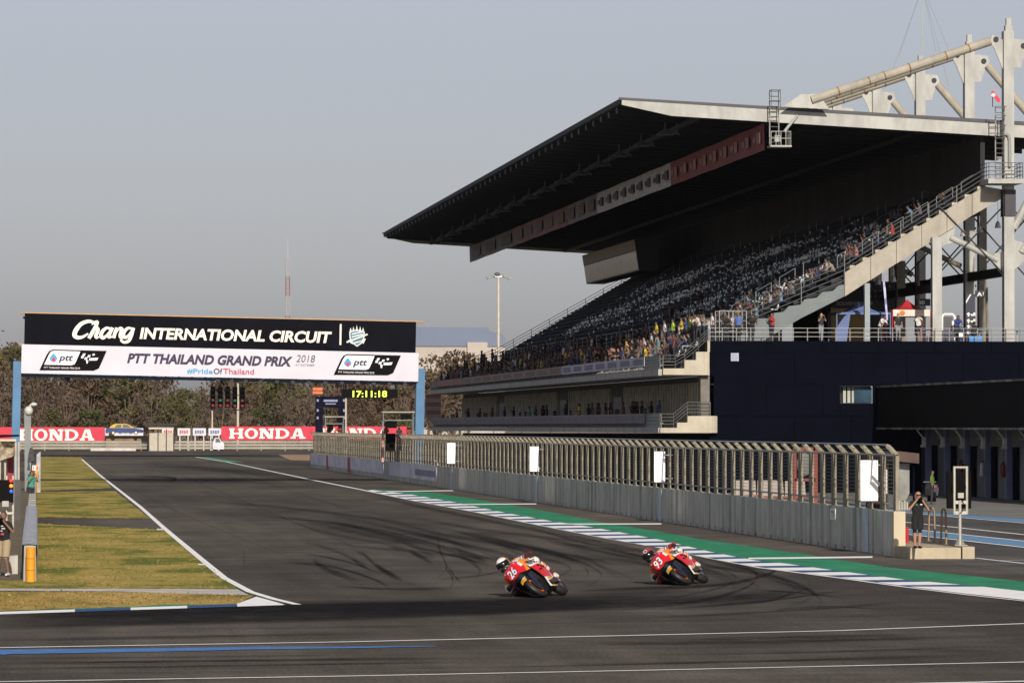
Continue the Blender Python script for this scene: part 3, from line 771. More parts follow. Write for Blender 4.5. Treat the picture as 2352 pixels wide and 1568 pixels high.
for k, Yp in enumerate((273.0, 267.2, 261.4, 255.6, 249.8, 244.0)):
    b = MB(); b.box((XG - .12, Yp - .2, 0), (XG + .3, Yp + .2, 3.84)); b.part('pilaster', mat('pilaster_blue', (.14, .16, .27), .45, var=.15), gar)
    b = MB(); b.box((XG + .12, Yp - 5.58, 2.92), (XG + .3, Yp - .22, 3.84)); b.part('lintel', mat('lintel_dark', (.11, .11, .115), .6, var=.2), gar)
    b = MB()
    for j in range(24): b.hexa([(XG + .34, Yp - 5.5, .02 + j * .12), (XG + .44, Yp - 5.5, .02 + j * .12), (XG + .44, Yp - 1.3, .02 + j * .12), (XG + .34, Yp - 1.3, .02 + j * .12),
                                (XG + .39, Yp - 5.5, .135 + j * .12), (XG + .44, Yp - 5.5, .135 + j * .12), (XG + .44, Yp - 1.3, .135 + j * .12), (XG + .39, Yp - 1.3, .135 + j * .12)])
    b.part('shutter_door', SHUT, gar)
    b = MB(); b.box((XG + .2, Yp - 1.28, .01), (XG + .45, Yp - .22, 2.9)); b.part('door_jamb', NAVY, gar)
    b = MB(); b.box((XG + .06, Yp - 4.9, 3.32), (XG + .11, Yp - 2.6, 3.42)); b.part('lintel_sign', mat('sign_dull', (.24, .23, .22), .6), gar)
    b = MB(); b.path([(XG - 1.0, Yp - 1.8, 3.85), (XG - .6, Yp - 2.0, 3.3)], .06); b.box((XG - .72, Yp - 2.15, 2.86), (XG - .52, Yp - 1.9, 3.4)); b.box((XG - .8, Yp - 2.1, 2.8), (XG - .5, Yp - 1.95, 2.95))
    b.part('hanging_hose_reel', mat('hose_grey', (.5, .5, .49), .6, var=.2), gar)
for k, (Yp, colr, lab) in enumerate(((261.4, (.20, .010, .012), 'dark red fire extinguisher on the garage pilaster right of the signal board'), (255.6, (.55, .55, .54), 'white fire extinguisher on a garage pilaster between two red ones'), (249.8, (.20, .010, .012), 'dark red fire extinguisher on the pilaster nearest the right edge'))):
    z0 = 1.25
    b = MB(); b.lathe([(0, .10), (.02, .12), (.62, .12), (.72, .07), (.76, .03), (.76, 0)], (XG - .28, Yp, z0), (0, 0, 1), 12)
    o = b.top('fire_extinguisher', mat('extinguisher_%d' % (k % 2), colr, .35), lab, 'extinguisher', 'fire extinguishers on the garage pilasters', smooth=True)
    b = MB(); b.box((XG - .33, Yp - .03, z0 + .77), (XG - .2, Yp + .03, z0 + .86)); b.path([(XG - .34, Yp, z0 + .8), (XG - .42, Yp, z0 + .6), (XG - .41, Yp, z0 + .2)], .02); b.part('hose', DARKST, o)

# ------------------------------------------------------------------ grandstand above
gs = thing('grandstand', 'large grandstand of dark seating rows under a sloping cantilever roof hung from steel masts', 'grandstand', (50, Y0, ztop))
ROWS = [(XB + .15, 7.53), (38.7, 8.03), (39.45, 8.53), (40.25, ztop)]
b = MB()
b.prism([(38.7, Y0 + .32, 7.53), (38.7, Y0 + .32, 8.03), (39.45, Y0 + .32, 8.03), (39.45, Y0 + .32, 8.53), (40.25, Y0 + .32, 8.53), (40.25, Y0 + .32, ztop - .01), (40.44, Y0 + .32, ztop - .01), (40.44, Y0 + .32, 7.53)], (0, Y1 - Y0 - .4, 0))
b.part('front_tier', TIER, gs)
UX, UZ, DX, DZ, NR = 43.6, 10.35, .78, .463, 18
pts = [(UX, Y0 + 1.9, ztop)]
for i in range(NR):
    pts += [(UX + DX * i, Y0 + 1.9, UZ + DZ * i), (UX + DX * (i + 1), Y0 + 1.9, UZ + DZ * i)]
pts += [(UX + DX * NR, Y0 + 1.9, UZ + DZ * (NR - 1) - .6), (46.2, Y0 + 1.9, 10.85), (43.95, Y0 + 1.9, 9.4), (43.9, Y0 + 1.9, ztop)]
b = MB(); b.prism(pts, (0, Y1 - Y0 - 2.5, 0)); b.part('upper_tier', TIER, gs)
XT, ZT = UX + DX * NR, UZ + DZ * (NR - 1)
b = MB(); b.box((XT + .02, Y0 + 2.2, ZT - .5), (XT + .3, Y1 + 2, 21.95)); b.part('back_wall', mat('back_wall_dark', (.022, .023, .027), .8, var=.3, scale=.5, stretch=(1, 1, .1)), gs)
# stair beam in the end plane
YB = Y0 + 1.3
def ipoly(L, Y): return [tuple(px(x, y, Y)) for x, y in L]
L_up = [(1741, 731), (1768, 731), (1776, 719), (1800, 716), (1812, 703), (1838, 700), (1849, 687), (1876, 684), (1889, 671), (1914, 668), (1926, 656), (1940, 653)]
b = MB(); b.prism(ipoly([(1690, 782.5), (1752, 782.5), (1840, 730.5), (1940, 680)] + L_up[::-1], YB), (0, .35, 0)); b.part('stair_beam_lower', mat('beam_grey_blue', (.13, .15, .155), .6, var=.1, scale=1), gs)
b = MB(); cuts = [1940, 2000, 2059, 2117, 2175, 2233]
top = lambda x: 627 + (x - 1939) * (446 - 627) / (2232 - 1939)
bot = lambda x: 680.5 + (x - 1940) * (532.5 - 680.5) / (2174 - 1940)
for xa, xb in zip(cuts[:-1], cuts[1:]):
    b.prism(ipoly([(xa + .5, bot(xa)), (xb - .5, bot(xb)), (xb - .5, top(xb)), (xa + .5, top(xa))], YB - .15), (0, .5, 0))
b.prism(ipoly([(2233.5, bot(2233)), (2306, 453), (2306, 436), (2262, 428), (2233.5, top(2233))], YB - .15), (0, .5, 0))
b.part('stair_beam', WSTEEL2, gs)
b = MB()
for i in range(11):
    x = 1952 + i * 29.3; y = top(x)
    b.prism(ipoly([(x, y - 1), (x + 12, y - 8), (x + 12, y - 9.5), (x, y - 9.5)], YB - .05), (0, 1.3, 0))
b.part('stair_steps', mat('step_cream', (.36, .32, .25), .7), gs)
b = MB()
feet = [(1700, 764), (1741, 729), (1940, 640), (1940, 627), (2262, 428)]
P = [px(1690, 770, YB), px(1741, 738, YB), px(1940, 655, YB)]
rail(b, P, 1.25, 4, 2.4, .03); rail(b, [px(1940, 629, YB), px(2262, 428.5, YB)], 1.1, 4, 2.2, .03)
b.part('stair_rail', RAILM, gs)
for k in range(9):                      # handrails up the rows
    i0 = 1 + k * 2
    for yy in (Y0 + 4.2, Y0 + 17, Y0 + 30, Y0 + 44, Y0 + 58, Y0 + 75, Y0 + 95, Y0 + 120):
        p = Vector((UX + DX * i0, yy, UZ + DZ * i0)); q_ = Vector((UX + DX * (i0 + 1.3), yy, UZ + DZ * (i0 + 1.3)))
        b = MB(); b.tube(p, p + Vector((0, 0, 1)), .025, None, 5); b.tube(q_, q_ + Vector((0, 0, 1)), .025, None, 5); b.tube(p + Vector((0, 0, 1)), q_ + Vector((0, 0, 1)), .025, None, 5); b.part('aisle_handrail', RAILD, gs)
b = MB(); rail(b, [(UX - .1, Y0 + 3, ztop), (UX - .1, Y1, ztop)], 1.9, 3, 3.2, .035); b.part('walkway_rail', RAILD, gs)
b = MB(); rail(b, [(40.3, Y1 - .3, ztop), (UX, Y1 - .3, UZ), (XT, Y1 - .3, ZT)], 1.1, 4, 2.0, .03); b.part('far_end_rail', RAILD, gs)
a = px(1652, 781, Y0 + 1.0); c = px(1714, 781, Y0 + 1.0)
b = MB()
for yy in (Y0 + .9, Y0 + 2.6): rail(b, [(a.x, yy, ztop), (c.x, yy, ztop)], 1.85, 3, .75, .03)
b.part('gate_cage', mat('cage_steel', (.26, .28, .27), .45, .4), gs)
# seats
SEATL = mat('seat_pale', (.72, .74, .76), .4, var=.2); SEATD = mat('seat_navy', (.022, .027, .038), .7, spec=.08, var=.3)
def seat(mb, x, y, z, mi=0, t=0.0):
    mb.hexa([(x - .20, y - .2, z + .40), (x + .18, y - .2, z + .36), (x + .18, y + .2, z + .36), (x - .20, y + .2, z + .40),
             (x - .22, y - .2, z + .44 + t), (x + .2, y - .2, z + .41), (x + .2, y + .2, z + .41), (x - .22, y + .2, z + .44 + t)], mi)
    mb.hexa([(x + .16, y - .2, z + .40), (x + .2, y - .2, z + .40), (x + .2, y + .2, z + .40), (x + .16, y + .2, z + .40),
             (x + .24, y - .19, z + .74), (x + .28, y - .19, z + .74), (x + .28, y + .19, z + .74), (x + .24, y + .19, z + .74)], mi)
rs = random.Random(7)
big, near = MB(), []
for i in range(NR):
    y = Y0 + 2.4
    while y < Y1 - 1:
        aisle = abs((y - Y0 - 4.2) % 13.5) < .6
        if not aisle:
            blk = math.sin(y * .17 + i * .5) + math.sin(y * .052 + i * 1.1)
            pale = (289 < y < 410 and 3 <= i <= 14 and rs.random() < .25 + .2 * blk) or rs.random() < .01
            x, z = UX + DX * i + .42, UZ + DZ * i
            (near.append((x, y, z, pale)) if y < Y0 + 6.2 and len(near) < 100 else seat(big, x, y, z, 1 if not pale else 0, rs.uniform(0, .1)))
        y += .56
for i, (x, z) in enumerate(ROWS[1:3]):
    y = Y0 + 1.2
    while y < Y1 - 1:
        if rs.random() < .9: seat(big, x + .35, y, z, 0 if rs.random() < .3 else 1)
        y += .56
for (x, y, z, pale) in near:
    m = MB(); seat(m, x, y, z); m.part('seat', SEATL if pale else SEATD, gs)
o = big.part('seat_rows', [SEATL, SEATD], gs); o['kind'] = 'stuff'
# roof
YR0, YR1 = 279.0, 476.0
rt = lambda X: px(1430, 225, YR0).z + (X - 35.2) * (px(2308, 276, YR0).z - px(1430, 225, YR0).z) / (58.1 - 35.2)
XRf = 64.0
b = MB(); b.prism([(35.2, YR0 + .3, rt(35.2) - .32), (XRf, YR0 + .3, rt(XRf) - .32), (XRf, YR0 + .3, rt(XRf)), (35.2, YR0 + .3, rt(35.2))], (0, YR1 - YR0 - .6, 0)); b.part('roof_deck', mat('roof_dark', (.020, .021, .025), .75, var=.2), gs)
for Ya, Yb in ((YR0, YR0 + .28), (YR1 - .28, YR1)):
    b = MB(); b.prism([(35.1, Ya - .03, rt(35.1) - .12), (XRf, Ya - .03, rt(XRf) - .22), (XRf, Ya - .03, rt(XRf) + .03), (35.1, Ya - .03, rt(35.1) + .03)], (0, Yb - Ya + .06, 0)); b.part('roof_flashing', mat('flashing', (.045, .045, .052), .5), gs)
    b = MB(); b.prism([(35.25, Ya, rt(35.25) - .42), (38.3, Ya, rt(38.3) - .92), (XRf, Ya, rt(XRf) - .98), (XRf, Ya, rt(XRf) - .225), (35.25, Ya, rt(35.25) - .13)], (0, Yb - Ya, 0)); b.part('roof_fascia_beam', WSTEEL, gs)
b = MB(); y = YR0 + 3.6
e = MB()
while y < YR1 - 2:
    b.hexa([(35.45, y, rt(35.45) - .72), (XRf - .5, y, rt(XRf) - .8), (XRf - .5, y + .16, rt(XRf) - .8), (35.45, y + .16, rt(35.45) - .72), (35.45, y, rt(35.45) - .33), (XRf - .5, y, rt(XRf) - .33), (XRf - .5, y + .16, rt(XRf) - .33), (35.45, y + .16, rt(35.45) - .33)])
    e.box((35.36, y - .02, rt(35.4) - .70), (35.44, y + .18, rt(35.4) - .34)); y += 4.05
for X in (40, 47, 54): b.box((X, YR0 + .4, rt(X) - 1.0), (X + .25, YR1 - .4, rt(X) - .73))
b.part('roof_beams', DARKST, gs); e.part('beam_end_plates', mat('end_plate_grey', (.12, .125, .14), .5), gs)
# masts, gussets, stays
XM = at0(2317, 600, 278.2).x
MY = [278.2, 290.2, 306.7, 323.0, 339.5, 356.0, 372.5, 389.0]
lo_pin = px(1846, 236, 278.2); up_pin = px(2287, 91, 278.2)
rp_ = px(2259, 141, 290.2); rend = Vector((rp_.x + (rp_.z - 22.2) / math.tan(R(49)), 0, 22.2))
for k, Y in enumerate(MY):
    hw = .29
    zt = 28.3
    b = MB(); b.box((XM - hw, Y - hw, ztop - .01), (XM + hw, Y + hw, zt)); b.box((XM - hw - .06, Y - hw - .06, 10.2 if k else ztop), (XM - hw - .005, Y + hw + .06, zt))
    b.box((XM - .22, Y - .22, zt), (XM + .22, Y + .22, zt + .35)); b.box((XM - .15, Y - .15, zt + .351), (XM + .15, Y + .15, zt + .8))
    m = b.part('mast', WSTEEL, gs)
    b = MB(); b.prism([(XM - hw, Y - .05, zt - .55), (XM - hw, Y - .05, up_pin.z - 2.0), (up_pin.x - .1, Y - .05, up_pin.z - .55), (up_pin.x - .35, Y - .05, up_pin.z - .2), (up_pin.x - .25, Y - .05, up_pin.z + .3)], (0, .1, 0))
    b.prism([(XM + hw, Y - .05, zt - .45), (rp_.x + .25, Y - .05, rp_.z + .35), (rp_.x + .4, Y - .05, rp_.z - .1), (rp_.x + .1, Y - .05, rp_.z - .5), (XM + .75, Y - .05, rp_.z - 1.35), (XM + hw, Y - .05, rp_.z - 1.35)], (0, .1, 0))
    b.part('gusset', WSTEEL, m)
    b = MB(); b.tube((up_pin.x, Y - .12, up_pin.z), (up_pin.x, Y + .12, up_pin.z), .17, None, 10); b.tube((rp_.x, Y - .12, rp_.z), (rp_.x, Y + .12, rp_.z), .17, None, 10); b.part('pin', DARKST, m)
    a = Vector((lo_pin.x, Y, lo_pin.z)); c = Vector((up_pin.x, Y, up_pin.z)); d = (c - a).normalized()
    b = MB(); b.tube(a + d * .5, c - d * .35, .27, None, 12)
    for f in (.18, .34, .42, .55, .74, .86): p = a.lerp(c, f); b.tube(p - d * .04, p + d * .04, .285, None, 12, 1)
    b.part('roof_tie', [WSTEEL2, RUST], gs)
    b = MB(); b.prism([(a.x - 1.3, Y - .05, rt(a.x - 1.3)), (a.x + 1.6, Y - .05, rt(a.x + 1.6)), (a.x + .9, Y - .05, a.z + .55), (a.x - .2, Y - .05, a.z + .5)], (0, .1, 0)); b.part('tie_shoe', WSTEEL, gs)
    a = Vector((rp_.x, Y, rp_.z)); c = Vector((rend.x, Y, rend.z)); d = (c - a).normalized()
    b = MB(); b.tube(a + d * .35, c, .26, None, 12); b.part('back_stay', WSTEEL2, gs)
# structure under the rows
b = MB(); p = px(2150.5, 560, Y0 + .7)
b.box((p.x - .29, Y0 + .4, ztop), (p.x + .29, Y0 + 1.0, px(2150, 545, Y0 + .7).z)); b.part('raker_column', WSTEEL, gs)
b = MB(); p2 = px(1991, 700, Y0 + .7); b.box((p2.x - .16, Y0 + .5, ztop), (p2.x + .16, Y0 + .9, px(1991, 650, Y0).z)); b.part('raker_column', mat('col_bluegrey', (.22, .25, .26), .5, var=.1), gs)
UND = mat('under_steel', (.17, .15, .115), .6, var=.2)
for Y in MY[1:6]:
    b = MB(); b.box((p.x - .28, Y - .28, ztop), (p.x + .28, Y + .28, 14.6)); b.part('rear_column', UND, gs)
    b = MB(); b.box((63.3 - .28, Y - .28, ztop), (63.3 + .28, Y + .28, 19)); b.part('rear_column', UND, gs)
for Y in MY[1:7]:
    b = MB(); b.prism([(UX + 2.3, Y, UZ + .1), (XT - .3, Y, ZT - .75), (XT - .3, Y, ZT - 1.2), (UX + 2.6, Y, UZ - .35)], (0, .4, 0)); b.part('raker_beam', DARKST, gs)
b = MB(); b.box((XM - .2, Y0 + 1, 13.3), (XM + .2, 420, 13.85)); b.part('long_beam', DARKST, gs)
b = MB(); b.box((p.x - .2, Y0 + 1.2, 12.3), (p.x + .2, 420, 12.8)); b.part('long_beam', DARKST, gs)
b = MB(); b.box((XT - .4, Y0 + 1.95, ZT - 1.2), (XT - .05, Y1, ZT - .75))
b.part('long_beam', DARKST, gs)
b = MB(); f = px(2182, 545, 278.9); g = px(2291, 597, 278.9)
b.tube(f, g, .2, None, 12); b.prism([(p.x + .3, 278.85, px(0, 530, 278.9).z), (p.x + .3, 278.85, px(0, 558, 278.9).z), (f.x + .2, 278.85, f.z - .3), (f.x + .3, 278.85, f.z + .6)], (0, .1, 0))
b.prism([(XM - .3, 278.85, g.z + .5), (XM - .3, 278.85, g.z - .9), (g.x - .4, 278.85, g.z - .1), (g.x - .2, 278.85, g.z + .4)], (0, .1, 0)); b.part('brace_tube', WSTEEL, gs)
for Y in MY[1:5]:
    b = MB(); b.tube((f.x, Y, f.z), (g.x, Y, g.z), .18, None, 8); b.part('rear_brace_tube', UND, gs)
for Y in MY[:6]:
    for (xa, xb) in ((p.x, XM), (XM, 63.3)):
        b = MB(); b.tube((xa + .3, Y + .5, 13.5), (xb - .3, Y + .5, 17.5), .05); b.tube((xa + .3, Y + .5, 17.5), (xb - .3, Y + .5, 13.5), .05); b.part('cross_brace', DARKST, gs)
b = MB(); s1 = px(2328, 525, 278.6); s2 = px(2420, 350, 278.6); b.tube(s1, s2, .24, None, 12)
s1 = px(2345, 580, 278.6); s2 = px(2420, 470, 278.6); b.tube(s1, s2, .24, None, 12); b.prism([(XM + .3, 278.5, s1.z + .8), (s1.x + .5, 278.5, s1.z + .5), (s1.x + .2, 278.5, s1.z - .5), (XM + .3, 278.5, s1.z - 1.2)], (0, .1, 0)); b.part('side_stays', WSTEEL, gs)
# ladders and platforms on the roof end
def ladder(x0, x1, yt, yb, Y, name='access_ladder'):
    m = MB(); a = px(x0, yt, Y); c = px(x1, yb, Y)
    for X in (a.x, c.x): m.box((X - .035, Y - .05, c.z), (X + .035, Y, a.z))
    z = c.z + .2
    while z < a.z: m.tube((a.x, Y - .02, z), (c.x, Y - .02, z), .025, None, 5); z += .31
    return m, a, c
m, a, c = ladder(1767.5, 1788.5, 207, 334, 278.4)
for z in (a.z - .05, a.z - .7, a.z - 1.2): m.path([(a.x, 278.4, z), (a.x, 277.7, z), (c.x, 277.7, z), (c.x, 278.4, z)], .025, 5)
for X in (a.x, c.x): m.tube((X, 277.7, a.z), (X, 277.7, a.z - 1.2), .02, None, 5)
la = m.part('access_ladder', RAILM, gs)
m = MB(); a2, c2 = px(1766, 336, 278.2), px(1815, 339, 278.2)
m.box((a2.x, 277.6, c2.z), (c2.x, 278.9, c2.z + .1)); rail(m, [(a2.x + .05, 277.65, c2.z + .1), (c2.x - .05, 277.65, c2.z + .1), (c2.x - .05, 278.85, c2.z + .1)], .85, 2, .32, .025)
m.tube((c2.x - .3, 278.5, c2.z + 1), (c2.x + .55, 278.9, c2.z + 2.0), .09); m.box((c2.x - .95, 278.2, c2.z + .35), (c2.x - .6, 278.6, c2.z + .75)); m.part('lamp_platform', WSTEEL, gs)
m, a, c = ladder(2286, 2307, 244, 418, 277.3)
for z in (a.z - .05, a.z - .6, a.z - 1.2, a.z - 1.8): m.path([(a.x, 277.3, z), (a.x, 276.7, z), (c.x, 276.7, z), (c.x, 277.3, z)], .02, 5)
m.part('access_ladder', RAILM, gs)
m = MB(); a2, c2 = px(2264, 418, 277.4), px(2345, 423, 277.4)
m.box((a2.x, 276.6, c2.z), (c2.x, 279.2, c2.z + .28)); m.part('mast_platform', WSTEEL, gs)
m = MB(); rail(m, [(a2.x + .05, 279.1, c2.z + .28), (a2.x + .05, 276.65, c2.z + .28), (c2.x - .05, 276.65, c2.z + .28), (c2.x - .05, 279.1, c2.z + .28)], .98, 4, .8, .028); m.part('platform_rail', RAILM, gs)
m = MB(); m.path([px(2311, 308, 277.8), px(2317, 312, 277.8), px(2319, 322, 277.8), px(2319, 384, 277.8)], .1, 8); m.part('drain_pipe', mat('pipe_grey', (.22, .23, .23), .4), gs)
m = MB(); p = px(2305, 430, 277.9); q_ = px(2333, 497, 277.9); m.box((p.x, 277.85, q_.z), (q_.x, 278.8, p.z - .15)); m.part('mast_collar', mat('collar_dark', (.03, .028, .035), .5), gs)
# lightning rod with guys
rod = MB(); Ym = 306.7; rb = px(2118, 122, Ym); rtp = px(2119, -30, Ym)
rod.tube(rb, rtp, .05, .03, 6); ro = rod.top('lightning_rod', mat('rod_grey', (.35, .35, .33), .5), 'thin lightning rod on a roof mast with guy wires', 'rod')
m = MB()
for (x, y) in ((2065, 130), (2150, 120), (2240, 262), (2040, 190), (2180, 200)): m.tube(rtp, px(x, y, Ym + 1), .006, None, 4)
m.part('guy_wires', RAILD, ro)
# small red flag board at the second ladder
m = MB(); pf = [px(2276, 211, 277.2), px(2281, 208, 277.2), px(2298, 229, 277.2), px(2296, 236, 277.2), px(2290, 234, 277.2)]
m.prism([tuple(v) for v in pf], (0, .04, 0)); fl = m.top('red_flag', mat('flag_red', (.55, .03, .05), .6), 'small red flag with a white spot at the top of the ladder', 'flag')
m = MB(); pc = px(2282, 219, 277.1); m.ell(pc, (.12, .02, .1)); m.part('flag_spot', WHITE, fl)
m = MB(); m.tube(px(2280, 246, 277.25), px(2280, 218, 277.25), .03); m.part('flag_pole', DARKST, fl)
# floodlights under the roof edge
LAMPM = mat('lamp_grey', (.17, .18, .18), .35, .4, var=.3)
m = MB()
m.lathe([(0, .05), (-.15, .12), (-.42, .55), (-.5, .57)], (0, 0, 0), (0, 0, 1), 12); m.tube((0, 0, 0), (0, 0, .35), .05)
m.lathe([(0, .05), (-.1, .1), (-.3, .3), (-.34, .3)], (.75, .1, -.1), (.3, 0, 1), 10); m.tube((.75, .1, -.1), (.75, .1, .33), .04)
me = m.mesh('floodlight', LAMPM, (0, 0, 0), True)
for k in range(16):
    Y = YR0 + 8 + k * 11.6
    X = 39.0
    o = bpy.data.objects.new('floodlight', me); COL.objects.link(o); o.location = (X, Y, rt(X) - 1.05)
    tag(o, ['floodlight pair under the roof, nearest the camera', 'floodlight pair under the roof, at the far end corner'][k == 15] if k in (0, 15) else 'floodlight pair under the roof edge, %d places behind the nearest' % k, 'floodlight', 'floodlights hung in a row under the grandstand roof')
# pendant lamps under the stand
PL = MB(); PL.tube((0, 0, .1), (0, 0, 2.2), .015, None, 5); PL.lathe([(.25, .05), (.1, .14), (-.15, .2), (-.18, .19), (-.18, 0)], (0, 0, 0), (0, 0, 1), 10)
me = PL.mesh('pendant_lamp', mat('lamp_bright', (.65, .62, .55), .25, .5), (0, 0, 0))
for (x, y, Y, lab) in ((2292, 517, 281, 'hanging lamp beside the front mast under the stand'), (2250, 526, 284, 'hanging lamp between the front mast and the brown column'), (2212, 536, 288, 'leftmost high hanging lamp beside the white brace tube'), (2052, 641, 284, 'low hanging lamp above the feather flag, right one'), (2017, 647, 287, 'low hanging lamp above the feather flag, left one')):
    o = bpy.data.objects.new('pendant_lamp', me); COL.objects.link(o); o.location = px(x, y, Y); tag(o, lab, 'lamp', 'hanging lamps under the stand')
# hung roof banners
def hung(name, x0, x1, m, lab, ink=None, n=5, style=0):
    X = 44.0
    Ya, Yb = X * F / (x0 - 95) , X * F / (x1 - 95)       # x0 nearer (right)
    zt = rt(X) - 1.05
    d = 1.62
    mb = MB(); nn = 8
    rows = []
    for i in range(nn + 1):
        y = Ya + (Yb - Ya) * i / nn; w_ = .05 * math.sin(i * 2.1)
        rows.append([(X + w_, y, zt), (X + .05 + w_, y, zt - d)])
    mb.grid(rows); mb_ = mb; rows2 = [[(a_[0] + .03, a_[1], a_[2]), (b_[0] + .03, b_[1], b_[2])] for a_, b_ in rows]; mb.grid(rows2)
    if ink:
        for k in range(n):
            y = Ya + (Yb - Ya) * (k + .2) / n; y2 = Ya + (Yb - Ya) * (k + .8) / n
            if style: mb.box((X - .10, y, zt - d * .72), (X - .09, (y + y2) / 2, zt - d * .3), 1); mb.box((X - .10, (y + y2) / 2 + .4, zt - d * .62), (X - .09, y2, zt - d * .4), 1)
            else: mb.box((X - .10, y, zt - d * .78), (X - .09, y2, zt - d * .22), 1)
    o = mb.top(name, [m, ink] if ink else m, lab, 'banner', 'banners hung in a line under the grandstand roof')
RB = mat('roofbanner_red', (.30, .085, .092), .7, var=.2); GB = mat('roofbanner_grey', (.62, .63, .64), .7, var=.2)
hung('roof_banner', 1764, 1546, RB, 'red banner with pale lettering under the near half of the roof', mat('ink_pale', (.46, .26, .26), .7), 9, 1)
hung('roof_banner', 1545, 1375, GB, 'light grey banner with dark figures in the middle under the roof', mat('ink_dark', (.12, .125, .13), .7), 9, 1)
hung('roof_banner', 1374, 1305, mat('roofbanner_dim', (.26, .25, .26), .7, var=.2), 'short dim grey banner under the roof between light grey and dull red ones', mat('ink_dim', (.15, .15, .15), .7), 3)
hung('roof_banner', 1303, 1184, mat('roofbanner_dull', (.30, .16, .17), .7, var=.25), 'dull red bordered banner under the far half of the roof', mat('ink_dull', (.19, .16, .165), .7), 5)
hung('roof_banner', 1183, 1078, mat('roofbanner_far', (.2, .19, .21), .7, var=.3), 'darkest banner at the far end of the roof with its corner against the sky', mat('ink_far', (.12, .12, .13), .7), 3)
# glazed control box at the far end
Xc = 52.0; Ya, Yb = Xc * F / (1464 - 95), Xc * F / (1342 - 95)
zb_, zt_ = px(1468, 621, Ya).z, px(1463, 549, Ya).z
cb = thing('control_box', 'grey glazed box hung high at the far end of the stand', 'cabin', (Xc, Ya, zb_))
m = MB(); m.hexa([(Xc + .3, Ya, zb_), (Xc + 2, Ya, zb_), (Xc + 2, Yb, zb_), (Xc + .3, Yb, zb_), (Xc - .1, Ya, zt_), (Xc + 2, Ya, zt_), (Xc + 2, Yb, zt_), (Xc - .1, Yb, zt_)]); m.part('cabin_shell', mat('cabin_grey', (.03, .03, .03), .5, var=.15), cb)
h = (zt_ - zb_)
m = MB(); m.hexa([(Xc + .26, Ya + .3, zb_ + .1), (Xc + .29, Ya + .3, zb_ + .1), (Xc + .29, Yb - .3, zb_ + .1), (Xc + .26, Yb - .3, zb_ + .1), (Xc + .03, Ya + .3, zb_ + h * .62), (Xc + .06, Ya + .3, zb_ + h * .62), (Xc + .06, Yb - .3, zb_ + h * .62), (Xc + .03, Yb - .3, zb_ + h * .62)])
m.part('glass_front', mat('cabin_glass', (.55, .55, .53), .12, var=.2, spec=.8), cb)
m = MB(); m.hexa([(Xc + .0, Ya + .1, zb_ + h * .66), (Xc + .03, Ya + .1, zb_ + h * .66), (Xc + .03, Yb - .1, zb_ + h * .66), (Xc + .0, Yb - .1, zb_ + h * .66), (Xc - .14, Ya + .1, zt_ - .05), (Xc - .11, Ya + .1, zt_ - .05), (Xc - .11, Yb - .1, zt_ - .05), (Xc - .14, Yb - .1, zt_ - .05)]); m.part('sun_louvre', mat('louvre_brown', (.36, .33, .27), .6, var=.15), cb)
# balcony banners
def rail_banner(z0, z1, xa, xb, m, lab, n=0, ink=None):   # on the balcony edge from picture x xa (near) to xb (far)
    X = XB + .02; Ya, Yb = X * F / (xa - 95), X * F / (xb - 95)
    mb = MB(); mb.box((X - .03, Ya, z0), (X, Yb, z1))
    for k in range(n): mb.box((X - .045, Ya + (Yb - Ya) * (k + .12) / n, z0 + .12), (X - .032, Ya + (Yb - Ya) * (k + .84) / n, z1 - .12), 1)
    mb.top('balcony_banner', [m, ink or m], lab, 'banner', 'banners along the balcony rails')
IV, IB, IR = mat('ink_violet', (.20, .19, .26), .7), mat('ink_brown', (.17, .125, .11), .7), mat('ink_rose', (.30, .16, .15), .7)
rail_banner(7.76, 8.36, 1485, 1292, mat('bb_pale', (.46, .46, .54), .7, var=.1), 'pale lilac banner on the upper balcony rail nearest the stairs', 7, IV)
rail_banner(7.76, 8.36, 1291, 1063, mat('bb_brown', (.26, .19, .165), .7, var=.1), 'brown banner on the upper balcony rail between pale and red ones', 9, IB)
rail_banner(7.76, 8.36, 1062, 1002, mat('bb_red', (.30, .13, .12), .7, var=.1), 'dull red banner on the upper balcony rail', 6, IR)
rail_banner(7.76, 8.36, 1001, 990, mat('bb_grey', (.20, .17, .17), .7, var=.1), 'grey banner at the far end of the upper balcony rail')
rail_banner(4.24, 4.84, 1485, 990, mat('bb_low', (.20, .17, .18), .7, var=.15), 'long dull mauve banner along the lower balcony rail', 40, mat('ink_low', (.15, .135, .15), .7))
# terrace goods
T = ztop
def tent(x0, x1, yt, ye, yv, Y, top_m, val_m, leg_m, lab, depth=3.0):
    a, c = px(x0, ye, Y), px(x1, ye, Y); ap = px((x0 + x1) / 2, yt, Y).z; zv = px(x0, yv, Y).z
    t = thing('canopy_tent', lab, 'tent', ((a.x + c.x) / 2, Y + depth / 2, T))
    mb = MB(); mx_, my_ = (a.x + c.x) / 2, Y + depth / 2
    cs = [(a.x, Y, a.z), (c.x, Y, a.z), (c.x, Y + depth, a.z), (a.x, Y + depth, a.z)]
    for i in range(4):
        p, q = Vector(cs[i]), Vector(cs[(i + 1) % 4]); A_ = Vector((mx_, my_, ap))
        r1 = [p.lerp(q, k / 4) for k in range(5)]
        rows = [[v.lerp(A_, f) + Vector((0, 0, -.22 * math.sin(math.pi * f))) for v in r1] for f in (0, .2, .4, .6, .8, 1)]
        mb.grid(rows)
    mb.part('tent_roof', top_m, t)
    mb = MB()
    for i in range(4):
        p, q = Vector(cs[i]), Vector(cs[(i + 1) % 4]); dn = Vector((0, 0, zv - a.z)); mb.poly([p, q, q + dn, p + dn])
    mb.part('valance', val_m, t)
    for p in cs:
        mb = MB(); mb.tube((p[0], p[1], T), p, .045); mb.part('tent_leg', leg_m, t)
    return t, a, c, zv
